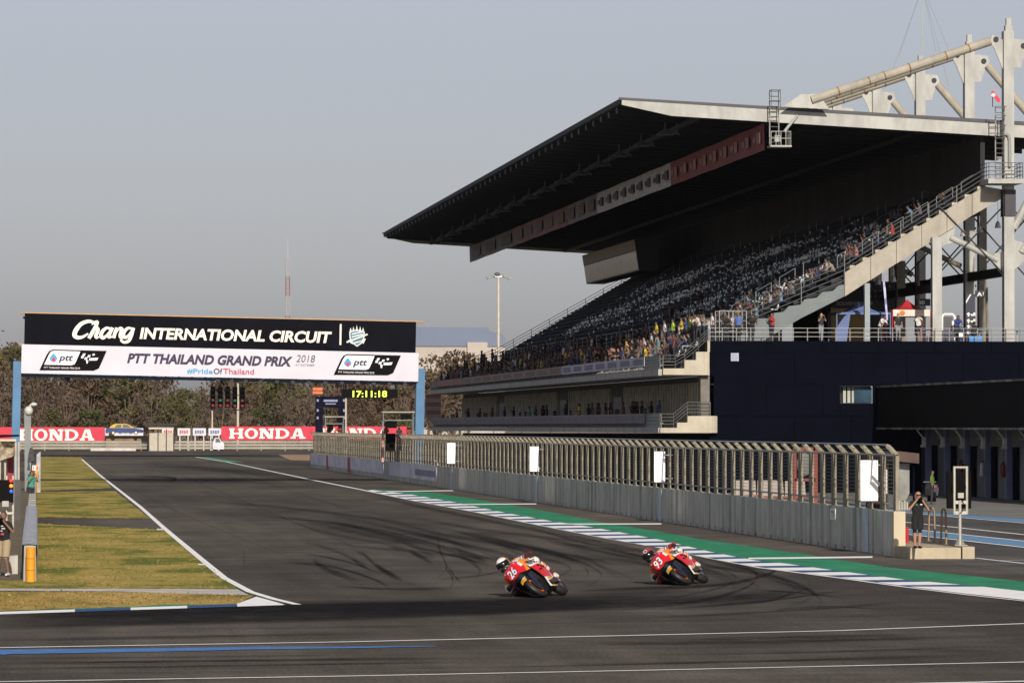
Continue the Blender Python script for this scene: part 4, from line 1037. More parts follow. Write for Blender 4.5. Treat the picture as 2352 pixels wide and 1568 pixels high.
TB = mat('tent_blue', (.10, .14, .28), .7, var=.1); TR = mat('tent_red', (.36, .02, .025), .7, var=.1); TW = mat('tent_white', (.62, .55, .48), .7)
t, a, c, zv = tent(1922, 2045, 691, 717, 722, 281, TB, TB, TB, 'blue canopy tent in front of the yellow hall on the terrace')
mb = MB(); e0, e1 = px(1918, 730, 280.8), px(1952, 781, 280.8)
mb.prism([(e0.x, 280.8, T), (e1.x - .2, 280.8, T), (e1.x + .05, 280.8, e0.z + .35), (e0.x + .6, 280.8, e0.z + .1), (e0.x + .1, 280.8, e0.z - .6)], (0, .3, 0)); mb.part('side_curtain', TB, t)
t, a, c, zv = tent(2050, 2138, 686, 711, 726, 283, TR, TW, TR, 'red and white canopy tent at the terrace rail')
mb = MB(); mb.ell(((a.x + c.x) / 2 - .6, 282.96, (a.z + zv) / 2), (.17, .02, .15)); mb.part('emblem', mat('emblem_orange', (.55, .16, .02), .6), t)
# souvenir hall behind
sh = thing('souvenir_hall', 'dark perforated navy shop hall with tan panels behind the tents', 'building', (54, 296, T))
a, c = px(1878, 600, 296), px(2062, 781, 296)
mb = MB(); mb.box((a.x, 296, T), (c.x, 306, px(0, 640, 296).z)); mb.part('hall_block', mat('hall_navy', (.018, .020, .032), .6, var=.3), sh)
mb = MB(); rq = random.Random(3)
for i in range(16):
    for j in range(9):
        if rq.random() < .5: continue
        X = px(1985, 0, 295.9).x + i * .32; Z = px(0, 690, 295.9).z + j * .34
        if X < c.x - .3 and Z < px(0, 648, 295.9).z: mb.box((X, 295.9, Z), (X + .17, 295.98, Z + .17))
mb.part('perforations', mat('perf_tan', (.16, .125, .075), .7, var=.5), sh)
mb = MB(); p0, p1 = px(1908, 706, 294), px(1984, 781, 294); mb.box((p0.x, 294, T), (p1.x, 295.8, p0.z)); mb.part('tan_panel', mat('panel_tan', (.42, .28, .10), .7, var=.1), sh)
mb = MB(); o_ = px(1928, 694, 293.9); put_text(mb, 'SOUVENIR SHOP', (px(1921, 0, 293.8).x, 293.8, px(0, 696, 293.8).z), (px(2004, 0, 293.8).x - px(1921, 0, 293.8).x, 0, 0), (0, 0, .24), .01); mb.part('sign_lettering', mat('sign_tan', (.45, .36, .24), .6), sh)
mb = MB(); mb.box((px(1913, 0, 293.9).x, 293.9, px(0, 703, 293.9).z), (px(2012, 0, 293.9).x, 294.05, px(0, 686, 293.9).z)); mb.part('sign_board', mat('hall_sign', (.02, .024, .045), .6), sh)
# feather flag
m = MB(); pts = [px(2028, 649, 279.5), px(2031, 640, 279.5), px(2034, 660, 279.5), px(2040, 735, 279.5), px(2036, 737, 279.5)]
m.prism([tuple(v) for v in pts], (0, .03, 0)); ff = m.top('feather_flag', mat('flag_blue', (.10, .14, .42), .6, var=.5, col2=(.45, .45, .6), scale=1.2), 'tall blue feather flag between the two tents', 'flag')
m = MB(); m.tube((px(2036, 0, 279.55).x, 279.56, T), px(2030, 641, 279.56), .03); m.part('flag_pole', DARKST, ff)
# signs among the columns
def signboard(name, x0, y0, x1, y1, Y, lab, texts, th=.12, base=None):
    a, c = px(x0, y0, Y), px(x1, y1, Y)
    m = MB(); m.box((a.x, Y, c.z), (c.x, Y + th, a.z)); o = m.top(name, mat('sign_navy', (.016, .019, .04), .5), lab, 'sign')
    m = MB()
    for (s_, u0, v0, u1, v1, bd) in texts:
        p = px(u0, v1, Y - .02); q2 = px(u1, v0, Y - .02)
        put_text(m, s_, p, (q2.x - p.x, 0, 0), (0, 0, q2.z - p.z), bd)
    if texts: m.part('sign_lettering', mat('sign_white', (.72, .70, .64), .5), o)
    return o
o = signboard('block_sign', 2105, 686, 2137, 702, 292, 'dark sign lettered B behind the white front column', [('B0', 2109, 690, 2124, 699, .03)])
m = MB(); m.tube((px(2109, 0, 292.1).x, 292.06, T), px(2109, 600, 292.06), .1); m.part('sign_post', UND, o)
o = signboard('block_sign', 2237, 667, 2262, 682, 292, 'dark sign lettered A between two brown columns', [('A1', 2244, 671, 2260, 680, .03)])
m = MB(); m.tube((px(2266, 0, 292.1).x, 292.06, T), px(2266, 660, 292.06), .1); m.part('sign_post', UND, o)
o = signboard('direction_totem', 2218, 675, 2240, 781, 279.6, 'tall navy direction totem with white arrows', [], .25)
SW_ = mat('sign_white', (.72, .70, .64))
for i, y in enumerate((722, 737, 750)):
    p = px(2224.5, y, 279.55); m = MB(); m.poly([(p.x - .045, p.y, p.z - .13), (p.x + .045, p.y, p.z - .13), (p.x + .045, p.y, p.z), (p.x + .13, p.y, p.z), (p.x, p.y, p.z + .14), (p.x - .13, p.y, p.z), (p.x - .045, p.y, p.z)]); m.part('arrow', SW_, o)
    q5 = px(2230, y + 3, 279.55); m = MB(); m.poly([(q5.x, q5.y, q5.z), (q5.x + .28, q5.y, q5.z), (q5.x + .28, q5.y, q5.z + .2), (q5.x + .16, q5.y, q5.z + .2), (q5.x + .16, q5.y, q5.z + .1), (q5.x, q5.y, q5.z + .1)]); m.part('symbol', SW_, o)
m = MB(); m.prism([tuple(px(x, y, 279.5)) for x, y in ((2219, 691), (2228, 676), (2231, 676), (2219, 697))], (0, .06, 0)); m.part('stripe', SW_, o)
p = px(2224.5, 764, 279.55); m = MB(); m.poly([(p.x - .14, p.y, p.z), (p.x, p.y, p.z - .1), (p.x, p.y, p.z - .03), (p.x + .13, p.y, p.z - .03), (p.x + .13, p.y, p.z + .03), (p.x, p.y, p.z + .03), (p.x, p.y, p.z + .1)]); m.part('arrow', SW_, o)
# white arched gate with a grey panel
m = MB(); Y = 279.3
pp = [px(2163.5, 781, Y), px(2163.5, 728, Y), px(2168, 721.5, Y), px(2188, 721.5, Y), px(2193, 728, Y), px(2193, 781, Y)]
m.path(pp, .07, 8); o = m.top('arched_stand', mat('gate_white', (.70, .68, .64), .4), 'white arched stand holding a dark grey panel beside the man in blue', 'stand')
m = MB(); a, c = px(2168, 727, Y), px(2188, 781, Y); m.box((a.x, Y - .03, c.z), (c.x, Y + .03, a.z)); m.part('panel', mat('panel_grey', (.06, .06, .065), .5), o)
m = MB(); a, c = px(2186, 737, Y - .1), px(2196, 749, Y - .1); m.box((a.x, Y - .16, c.z), (c.x, Y - .05, a.z)); m.part('white_box', mat('gate_white', (.7, .68, .64)), o)
# bins, tables and chairs on the terrace
def cafe_table(x, Y, lab, top=(.10, .24, .42)):
    X = px(x, 780, Y).x; t = thing('cafe_table', lab, 'table', (X, Y, T), 'cafe tables on the terrace')
    m = MB(); m.lathe([(0, 0), (0, .5), (.04, .5), (.04, 0)], (X, Y, T + .72), (0, 0, 1), 16); m.part('table_top', mat('table_blue', top, .4), t)
    m = MB(); m.lathe([(.03, .26), (.05, .05), (.72, .045)], (X, Y, T), (0, 0, 1), 10); m.part('pedestal', mat('table_leg', (.3, .3, .3), .4), t)
cafe_table(2250, 280.0, 'blue topped cafe table right of the direction totem'); cafe_table(2125, 280.5, 'blue topped cafe table beside the white front column'); cafe_table(2336, 281, 'blue topped cafe table at the right edge of the terrace')
def crate_stack(x, Y, lab, col, w_=.55, n=2):
    X = px(x, 780, Y).x; m = MB()
    for k in range(n):
        z = T + k * .36
        m.box((X - w_ / 2, Y, z), (X + w_ / 2, Y + .4, z + .05)); 
        for (xa, xb, ya_, yb_) in ((-w_ / 2, w_ / 2, 0, .03), (-w_ / 2, w_ / 2, .37, .4), (-w_ / 2, -w_ / 2 + .03, .031, .369), (w_ / 2 - .03, w_ / 2, .031, .369)): m.box((X + xa, Y + ya_, z + .051), (X + xb, Y + yb_, z + .33))
    m.top('plastic_crate', mat('crate_' + lab[:6], col, .5), lab, 'crate')
crate_stack(2241, 278.6, 'blue plastic crates stacked behind the terrace rail', (.05, .22, .50), .8, 1); crate_stack(2175, 278.7, 'dark navy crates by the man in the blue polo', (.03, .03, .055), .9, 2); crate_stack(2140, 279, 'grey plastic crates at the foot of the white column', (.22, .22, .22), .5, 1)
def bin_(x, Y, lab):
    X = px(x, 780, Y).x; t = thing('waste_bin', lab, 'bin', (X, Y, T), 'bins along the terrace')
    m = MB(); m.lathe([(0, .24), (.75, .27)], (X, Y, T), (0, 0, 1), 12); m.part('bin_body', mat('bin_navy', (.025, .035, .07), .5), t)
    m = MB(); m.lathe([(.75, .3), (.82, .3), (.95, .12), (.95, 0)], (X, Y, T), (0, 0, 1), 12); m.part('bin_lid', mat('bin_lid', (.05, .12, .2), .4), t)
    m = MB(); m.box((X - .16, Y - .29, T + .3), (X + .16, Y - .275, T + .55)); m.part('bin_label', mat('sign_white', (.7, .7, .65)), t)
bin_(2320, 279, 'navy bin with a white label at the foot of the front mast'); bin_(2205, 279.2, 'navy bin with a white label between the man in blue and the totem')
# ------------------------------------------------------------------ start gantry
Yg = 331.0
piv = px(500, 1000, Yg); piv.z = 0
ROLL = R(1.15)
Minv = Matrix.Rotation(-ROLL, 3, 'Y')
def gl(x, y, dy=0.0): return Minv @ (px(x, y, Yg + dy) - piv)
gan = thing('start_gantry', 'start line gantry with blue pillars carrying a black and a white lettered banner', 'gantry', tuple(piv))
gan.rotation_euler = (0, ROLL, 0)
GBL = mat('gantry_blue', (.055, .155, .29), .45, var=.15, scale=.5); GBL2 = mat('gantry_blue_dark', (.03, .09, .19), .5, var=.1)
for (xa, xb, yt) in ((31, 49.5, 829), (957.5, 977, 846)):
    a, c = gl(xa, yt), gl(xb, yt)
    b = MB(); b.box((a.x, .1, -.6), (c.x, .75, a.z)); b.box((a.x - .02, .74, -.6), (a.x + .15, .80, a.z - .05)); b.part('pillar', GBL, gan, local=True)
a, c = gl(57, 719), gl(954.5, 804)
BK = mat('banner_black', (.0045, .005, .0085), .75, spec=.05, var=.35, scale=.35, stretch=(1, 1, .5)); BWH = mat('banner_white', (.55, .53, .60), .6, var=.04, scale=.6)
def cloth(x0, x1, z0, z1, y, amp, n=40):
    b = MB(); rows = []
    for i in range(n + 1):
        f = i / n; wv = amp * (math.sin(i * 1.7) + .6 * math.sin(i * .63 + 2))
        rows.append([(x0 + (x1 - x0) * f, y + wv * g * (1 - g) * 4, z1 + (z0 - z1) * g) for g in (0, .25, .5, .75, 1)])
    b.grid(rows); b.grid([[(p[0], p[1] + .05, p[2]) for p in r] for r in rows]); return b
kb = cloth(a.x, c.x, c.z - .25, a.z, -.05, .015).part('black_banner', BK, gan, smooth=True, local=True)
a2, c2 = gl(50, 790.5), gl(960, 876)
wb_ = cloth(a2.x, c2.x, c2.z, a2.z, -.16, .004).part('white_banner', BWH, gan, smooth=True, local=True)
b = MB(); b.tube((a.x - .35, 0, a.z + .02), (c.x + .5, 0, a.z + .02), .06); b.tube((a2.x - .2, .03, a2.z + .02), (c2.x + .05, .03, a2.z + .02), .05)
b.part('banner_pole', mat('pole_wood', (.42, .24, .11), .6), gan, local=True)
b = MB(); ta, tc = gl(50, 866, .4), gl(946, 880.5, .4)
b.tube((ta.x, .45, tc.z), (tc.x + .3, .45, tc.z), .11, None, 8); b.tube((ta.x, .45, a2.z), (tc.x, .45, a2.z), .11, None, 8); b.tube((ta.x, .75, a.z - .3), (tc.x, .75, a.z - .3), .1, None, 8)
n = 30
for i in range(n): xa = ta.x + (tc.x - ta.x) * i / n; xb = ta.x + (tc.x - ta.x) * (i + 1) / n; b.tube((xa, .45, tc.z), (xb, .45, a2.z), .05, None, 5); b.tube((xb, .45, tc.z), (xb, .45, a.z - .3), .05, None, 5)
b.part('truss', GBL2, gan, local=True)
b = MB()
for x in (500, 532, 564, 599, 636, 672, 709, 747, 785, 822, 858, 894, 930): p = gl(x, 872 + (x - 480) * .02, -.1); b.box((p.x - .14, -.3, p.z - .14), (p.x + .14, -.02, p.z + .06))
b.part('lamp_heads', DARKST, gan, local=True)
# lettering
CREAM = mat('letter_cream', (.82, .76, .64), .6, var=.03); INK = mat('letter_ink', (.022, .018, .055), .6, var=0); WHT = mat('letter_white', (.75, .74, .78), .6, var=0); BLK = mat('letter_black', (.005, .0045, .005), .7, var=0, spec=.06)
Z2 = lambda x, y: (x * .25634, 689.05 + y * .25634)            # trace coordinates of two enlarged views
Z4 = lambda x, y: (516.8 + x * .25634, 689.05 + y * .25634)
def flat(pts, y): return [(v[0], y, v[2]) for v in (gl(*p) for p in pts)]
def stroke(mb, pts, wds, y):                                   # brush stroke, width varies along it
    P = smooth_line([(p[0], 0, p[1]) for p in ((v.x, v.z) for v in (gl(*q_) for q_ in pts))], 5)
    n = len(P); L, Rr = [], []
    for i, p in enumerate(P):
        d = P[min(i + 1, n - 1)] - P[max(i - 1, 0)]; d.normalize(); nn = Vector((-d.z, 0, d.x))
        f = i / (n - 1) * (len(wds) - 1); k = min(int(f), len(wds) - 2); ww = (wds[k] + (wds[k + 1] - wds[k]) * (f - k)) / 2
        L.append((p.x + nn.x * ww, y, p.z + nn.z * ww)); Rr.append((p.x - nn.x * ww, y, p.z - nn.z * ww))
    mb.grid([L, Rr])
b = MB()
yb = -.09
ST = [([(850, 262), (858, 225), (835, 200), (790, 190), (725, 215), (680, 270), (668, 315), (695, 335), (740, 330), (790, 300)], (.14, .16, .2, .24, .3, .34, .34, .28, .2, .12)),
      ([(822, 222), (850, 196), (872, 196), (862, 226), (828, 290), (796, 342)], (.06, .14, .22, .26, .27, .26)), ([(800, 325), (820, 282), (848, 254), (874, 254), (874, 284), (858, 318), (866, 336), (890, 326)], (.06, .1, .18, .26, .27, .25, .2, .08)),
      ([(990, 258), (955, 250), (918, 280), (905, 318), (922, 338), (955, 318), (982, 280)], (.16, .2, .27, .28, .26, .18, .12)), ([(1008, 246), (985, 295), (975, 330), (1005, 328)], (.26, .26, .25, .1)),
      ([(1048, 248), (1030, 295), (1018, 340)], (.26, .26, .25)), ([(1030, 300), (1068, 256), (1092, 262), (1078, 310), (1082, 335), (1105, 325)], (.1, .2, .27, .26, .22, .1)),
      ([(1180, 256), (1145, 252), (1112, 285), (1105, 318), (1122, 335), (1150, 318), (1175, 280)], (.16, .2, .26, .27, .24, .18, .12)), ([(1195, 248), (1178, 310), (1155, 362), (1115, 378), (1085, 362), (1095, 345)], (.25, .26, .25, .2, .16, .14))]
for i, (p, wds) in enumerate(ST): stroke(b, [Z2(*q_) for q_ in p], [k * .95 for k in wds], yb - .003 * i)
o0, o1 = gl(*Z2(1250, 345)), gl(*Z4(955, 376)); uh = gl(*Z2(1250, 241)).z - o0.z
put_text(b, 'INTERNATIONAL CIRCUIT', (o0.x, yb, o0.z - .03), (o1.x - o0.x, 0, 0), (0, 0, uh), .035, .16)
b.poly(flat([Z4(1028, 215), Z4(1044, 215), Z4(1041, 402), Z4(1025, 402)], yb))
b.part('banner_lettering', CREAM, kb, local=True)
# crest: silver shield with blue bands, crown and a diagonal ribbon
b = MB()
b.poly(flat([Z4(1112, 285), Z4(1180, 262), Z4(1252, 285), Z4(1248, 345), Z4(1225, 388), Z4(1182, 418), Z4(1140, 388), Z4(1116, 345)], yb), 0)
b.poly(flat([Z4(1122, 292), Z4(1180, 272), Z4(1242, 292), Z4(1238, 343), Z4(1218, 382), Z4(1182, 406), Z4(1147, 382), Z4(1126, 343)], yb - .006), 1)
for (xa, ya_, xb, yb2) in ((1135, 300, 1225, 278), (1135, 325, 1235, 300), (1150, 380, 1222, 362)): b.poly(flat([Z4(xa, ya_), Z4(xb, yb2), Z4(xb, yb2 + 11), Z4(xa, ya_ + 11)], yb - .012), 0)
b.poly(flat([Z4(1085, 372), Z4(1272, 300), Z4(1280, 312), Z4(1092, 384)], yb - .018), 0)
b.poly(flat([Z4(1100, 360), Z4(1135, 350), Z4(1150, 395), Z4(1128, 388)], yb - .016), 0); b.poly(flat([Z4(1225, 352), Z4(1262, 345), Z4(1240, 392), Z4(1222, 380)], yb - .016), 0)
for xc, yt in ((1125, 245), (1150, 235), (1180, 222), (1210, 235), (1236, 245)): b.poly(flat([Z4(xc - 10, 278), Z4(xc + 10, 278), Z4(xc, yt)], yb - .009), 0)
b.part('crest', [mat('crest_silver', (.62, .64, .60), .5, var=.1), mat('crest_blue', (.05, .17, .24), .5, var=.1)], kb, local=True)
yb = -.20
b = MB()
o0, o1 = gl(*Z2(1138, 562)), gl(*Z4(603, 583)); uh = gl(*Z2(1140, 472)).z - o0.z
put_text(b, 'PTT THAILAND GRAND PRIX', (o0.x, yb, o0.z - .02), (o1.x - o0.x, 0, 0), (0, 0, uh), .042, .22); b.part('banner_lettering', INK, wb_, local=True)
b = MB(); o0, o1 = gl(*Z4(636, 555)), gl(*Z4(806, 555)); uh = gl(*Z4(640, 490)).z - o0.z; put_text(b, '2018', (o0.x, yb, o0.z), (o1.x - o0.x, 0, 0), (0, 0, uh), 0.002, .18)
o0, o1 = gl(*Z4(630, 588)), gl(*Z4(800, 588)); put_text(b, '5-7 OCTOBER', (o0.x, yb, o0.z), (o1.x - o0.x, 0, 0), (0, 0, uh * .26), 0, .1); b.part('date_lettering', mat('letter_grey', (.10, .095, .14), .6, var=0), wb_, local=True)
xs = [1675, 1905, 2000, 2016 + 258]
for s_, xa, xb, m in (('#Pride', 1675, 1905, mat('letter_blue', (.04, .30, .58), .6, var=0)), ('Of', 1912, 1992, INK), ('Thailand', 1998, 2274, mat('letter_red', (.42, .04, .07), .6, var=0))):
    b = MB(); o0, o1 = gl(*Z2(xa, 659)), gl(*Z2(xb, 661)); uh = gl(*Z2(xa, 609)).z - o0.z; put_text(b, s_, (o0.x, yb, o0.z - .02), (o1.x - o0.x, 0, 0), (0, 0, uh), .012 if s_ != '#Pride' else .018, 0); b.part('hashtag_lettering', m, wb_, local=True)
for Z, ox, oy in ((Z2, 0, 0), (Z2, 2016 + 972 - 353, 41)):
    q_ = lambda x, y: Z(x + ox, y + oy)
    lg = MB(); lg.poly(flat([q_(353, 628), q_(418, 490), q_(440, 458), q_(475, 443), q_(955, 455), q_(905, 570), q_(885, 612), q_(838, 632)], yb)); lo_ = lg.part('race_emblem', BLK, wb_, local=True)
    lg = MB(); lg.poly(flat([q_(396, 578), q_(440, 485), q_(456, 462), q_(482, 453), q_(720, 460), q_(682, 548), q_(668, 574), q_(640, 583)], yb - .006))
    for k, P in enumerate(([(745, 478), (768, 478), (758, 500), (735, 500)], [(730, 500), (753, 500), (745, 522), (724, 520)], [(760, 512), (786, 512), (778, 536), (754, 532)], [(790, 492), (812, 492), (805, 512), (782, 512)], [(770, 538), (792, 538), (786, 566), (776, 570)], [(800, 520), (882, 516), (868, 540), (800, 542)], [(826, 484), (846, 478), (850, 492), (832, 500)])):
        lg.poly(flat([q_(*v) for v in P], yb - .006 - .002 * k))
    o0, o1 = gl(*q_(395, 608)), gl(*q_(715, 612)); put_text(lg, 'PTT THAILAND GRAND PRIX 2018', (o0.x, yb - .006, o0.z - .03), (o1.x - o0.x, 0, 0), (0, 0, .13), 0, 0); lg.part('emblem_white', WHT, lo_, local=True)
    lg = MB(); o0, o1 = gl(*q_(524, 562)), gl(*q_(655, 562)); put_text(lg, 'ptt', (o0.x, yb - .012, o0.z), (o1.x - o0.x, 0, 0), (0, 0, gl(*q_(524, 492)).z - o0.z), .03, .25); lg.part('emblem_lettering', INK, lo_, local=True)
    lg = MB(); lg.poly(flat([q_(480, 475), q_(500, 500), q_(514, 522), q_(505, 545), q_(480, 558), q_(454, 545), q_(444, 522), q_(458, 500)], yb - .012)); lg.part('emblem_flame', mat('flame_blue', (.04, .28, .55), .5, var=0), lo_, local=True)
    lg = MB(); lg.poly(flat([q_(480, 512), q_(494, 525), q_(494, 545), q_(480, 553), q_(466, 545), q_(466, 525)], yb - .018)); lg.part('emblem_ember', mat('flame_red', (.5, .03, .04), .5, var=0), lo_, local=True)
# start lights
LOFF = mat('lens_red_dim', (.20, .025, .03), .2, var=.1); LOFG = mat('lens_green_dim', (.02, .10, .09), .2, var=.1); LOFB = mat('lens_brown_dim', (.10, .03, .03), .2)
for k in range(5):
    x = Z2(1908 + 66 * k, 0)[0]; y0 = 887 + .3 * k
    a, c = px(x - 5.6, y0, Yg - .3), px(x + 5.6, y0 + 49, Yg - .3)
    t = thing('start_light', ['first start light from the left under the gantry', 'second start light from the left, green lens', 'middle start light of the five under the gantry', 'fourth start light from the left, green lens', 'rightmost start light of the five under the gantry'][k], 'signal', ((a.x + c.x) / 2, Yg - .3, c.z), 'start lights hung under the gantry')
    b = MB(); b.box((a.x, Yg - .3, c.z), (c.x, Yg, a.z)); b.tube(((a.x + c.x) / 2, Yg - .1, a.z), ((a.x + c.x) / 2, Yg - .1, px(x, 879, Yg).z), .04); b.part('housing', BLK, t)
    for j in range(4):
        p = px(x, y0 + 7 + 12 * j, Yg - .32)
        b = MB(); b.lathe([(0, .16), (.24, .17), (.24, .15), (.01, .14)], (p.x, Yg - .301, p.z), (0, -1, 0), 12); vz = b.part('visor', BLK, t)
        b = MB(); b.ell((p.x, Yg - .33, p.z), (.135, .03, .135)); b.part('lens', LOFF if j == 3 else (LOFG if (j == 2 and k % 2) else LOFB if j == 2 else BLK), t)
b = MB(); p0, p1 = px(482, 940, Yg - .1), px(566, 941, Yg - .1); b.box((p0.x, Yg - .12, p1.z - .05), (p1.x, Yg - .08, p1.z + .04)); b.box((p0.x, Yg - .12, px(0, 908, Yg).z), (p1.x, Yg - .08, px(0, 906, Yg).z)); b.top('light_rack', DARKST, 'thin dark bar frame joining the five start lights', 'rack')
# clock
a, c = px(784.6, 893.6, Yg - .2), px(913.6, 914.2, Yg - .2)
ck = thing('track_clock', 'black digital clock reading 17:11:18 hung under the gantry', 'clock', ((a.x + c.x) / 2, Yg, c.z))
b = MB(); b.box((a.x, Yg - .2, c.z), (c.x, Yg + .1, a.z))
for x in (788.5, 838, 858.5, 908): p = px(x, 893, Yg); b.tube((p.x, Yg - .05, a.z), (p.x, Yg - .05, a.z + .5), .035)
b.part('clock_case', BLK, ck)
b = MB(); o0, o1 = px(810, 912, Yg - .22), px(889, 912, Yg - .22); put_text(b, '17:11:18', (o0.x, Yg - .22, o0.z), (o1.x - o0.x, 0, 0), (0, 0, px(0, 896, Yg - .22).z - o0.z), .022, 0); b.part('digits', mat('digit_lime', (.62, .72, .06), .4, var=0, emit=.9), ck)
# ------------------------------------------------------------------ far background
REDB = mat('board_red', (.50, .022, .05), .6, var=.06)
Yh = 775.0
def serif(mb, ch, x0, x1, z0, z1, y):
    W, Hh = x1 - x0, z1 - z0; s = W * .24; t = Hh * .16; e = W * .07; k = [0]
    def bx(a, c, d, f):
        k[0] += 1; mb.box((x0 + a, y - .02 - .012 * k[0], z0 + c), (x0 + d, y, z0 + f))
    def dg(xa, xb, wd_, za=0, zb_=Hh):
        k[0] += 1; yy = y - .02 - .012 * k[0]; mb.prism([(x0 + xa, yy, z0 + za), (x0 + xa + wd_, yy, z0 + za), (x0 + xb + wd_, yy, z0 + zb_), (x0 + xb, yy, z0 + zb_)], (0, .01, 0))
    def ring(cx, cz, rx, rz, ix, iz, a0=0, a1=2 * math.pi):
        n = 20; k[0] += 1; yy = y - .02 - .012 * k[0]
        mb.grid([[(x0 + cx + r * math.cos(a0 + (a1 - a0) * i / n), yy, z0 + cz + q2 * math.sin(a0 + (a1 - a0) * i / n)) for i in range(n + 1)] for r, q2 in ((rx, rz), (ix, iz))])
    if ch == 'H':
        bx(e, 0, e + s, Hh); bx(W - e - s, 0, W - e, Hh); bx(e, Hh / 2 - t / 2, W - e, Hh / 2 + t / 2)
        for a in (0, W - s - 2 * e): bx(a, 0, a + s + 2 * e, t); bx(a, Hh - t, a + s + 2 * e, Hh)
    if ch == 'O': ring(W / 2, Hh / 2, W / 2, Hh * .52, W / 2 - s, Hh * .36)
    if ch == 'N':
        bx(e, 0, e + s * .75, Hh); bx(W - e - s * .75, 0, W - e, Hh); dg(W - e - s * 1.35, e, s * 1.35)
        bx(0, 0, s + 2 * e, t); bx(0, Hh - t, s + e, Hh); bx(W - s - 2 * e, Hh - t, W, Hh)
    if ch == 'D':
        bx(e, 0, e + s, Hh); bx(0, 0, s + 2 * e, t); bx(0, Hh - t, s + 2 * e, Hh); ring(W * .42, Hh / 2, W * .58, Hh * .5, W * .58 - s, Hh * .34, -math.pi / 2, math.pi / 2); bx(s, 0, W * .42, t); bx(s, Hh - t, W * .42, Hh)
    if ch == 'A':
        dg(e, W * .36, s * .7); dg(W - e - s * 1.15, W * .42, s * 1.15); bx(W * .25, Hh * .24, W * .7, Hh * .24 + t * .9); bx(0, 0, W * .34, t); bx(W * .6, 0, W, t)
def board(x0, x1, yt, yb_, lx0, lx1, lab, Y=Yh):
    a, c = px(x0, yt, Y), px(x1, yb_, Y)
    b = MB(); b.box((a.x, Y, c.z), (c.x, Y + .25, a.z)); o = b.top('advert_board', REDB, lab, 'board', 'red lettered boards beyond the far corner')
    b = MB(); l0, l1 = px(lx0, 0, Y).x, px(lx1, 0, Y).x; z0, z1 = c.z + (a.z - c.z) * .12, a.z - (a.z - c.z) * .14
    ws = [1.08, 1, 1.12, 1.06, 1.12]; tot = sum(ws) + .1 * 4; u = (l1 - l0) / tot; x = l0
    for ch, w_ in zip('HONDA', ws): serif(b, ch, x, x + w_ * u, z0, z1, Y); x += (w_ + .1) * u
    b.part('board_lettering', mat('letter_cream', (.8, .76, .7)), o)
    b = MB()
    for f in (.1, .4, .7, .95): b.box((a.x + (c.x - a.x) * f, Y + .3, -.03), (a.x + (c.x - a.x) * f + .2, Y + .5, a.z - .3))
    b.part('board_legs', DARKST, o)
board(-120, 240.5, 980.5, 1015, 46, 218, 'red lettered board behind the blue left pillar'); board(508.5, 712.5, 979, 1010.5, 527.5, 702, 'red lettered board in the middle below the start lights'); board(712.8, 934, 979, 1010, 741, 897, 'red lettered board partly hidden behind the pit wall stands')
SWB = mat('advert_white', (.55, .54, .58), .6, var=.1, scale=.5)
for k, (xa, xb, ink) in enumerate(((241, 250, 1), (262, 329, 1), (372, 400, 0), (408, 437, 0), (443, 473, 1), (479, 508, 1))):
    a, c = px(xa, 983, Yh + 3), px(xb, 1000, Yh + 3)
    b = MB(); b.box((a.x, Yh + 3, c.z), (c.x, Yh + 3.2, a.z)); b.box((a.x + .3, Yh + 3.05, -.03), (a.x + .45, Yh + 3.15, c.z)); b.box((c.x - .45, Yh + 3.05, -.03), (c.x - .3, Yh + 3.15, c.z))
    o = b.top('small_board', SWB, ['narrow white board just right of the red board', 'white board behind the yellow and blue car', 'white board with red marks right of the marshal hut', 'white board with red marks left of the lone palm', 'white board with dark marks right of the palm', 'white board with dark marks beside the middle red board'][k], 'board', 'white boards beyond the far corner')
    b = MB(); 
    for j in range(4): f = .15 + .18 * j; b.box((a.x + (c.x - a.x) * f, Yh + 2.9, c.z + .35 + .1 * (j % 2)), (a.x + (c.x - a.x) * (f + .13), Yh + 2.98, a.z - .35))
    b.part('board_marks', mat('mark_blue' if ink else 'mark_red', (.12, .14, .3) if ink else (.5, .08, .08), .6), o)
# barriers: two rails on posts
ARM = mat('barrier_grey', (.26, .24, .20), .5, .2, var=.2, scale=.2)
b = MB(); x0, x1 = px(-60, 0, 785).x, px(760, 0, 785).x
for z in (.45, .95, 1.45): b.box((x0, 770, z - .17), (x1, 770.1, z + .17))
x = x0
while x < x1: b.box((x, 770.11, -.03), (x + .15, 770.3, 1.6)); x += 4
b.top('guard_rail', ARM, 'long grey guard rail in front of the far boards', 'barrier')
b = MB(); p0, p1 = px(208, 1023, 768), px(312, 1026, 768); b.box((p0.x, 767.5, -.02), (p1.x, 768.3, .45)); b.top('concrete_kerb', PATHC, 'low pale concrete block at the foot of the far guard rail', 'block')
b = MB(); x = x0
while x < x1 + 60: b.tube((x, 800, 0), (x, 800, 3.6), .06, None, 5); x += 5
for z in (1.2, 2.4, 3.6): b.tube((x0, 800, z), (x1 + 60, 800, z), .035, None, 4)
b.top('back_fence', DARKST, 'thin dark wire fence in front of the trees', 'fence')
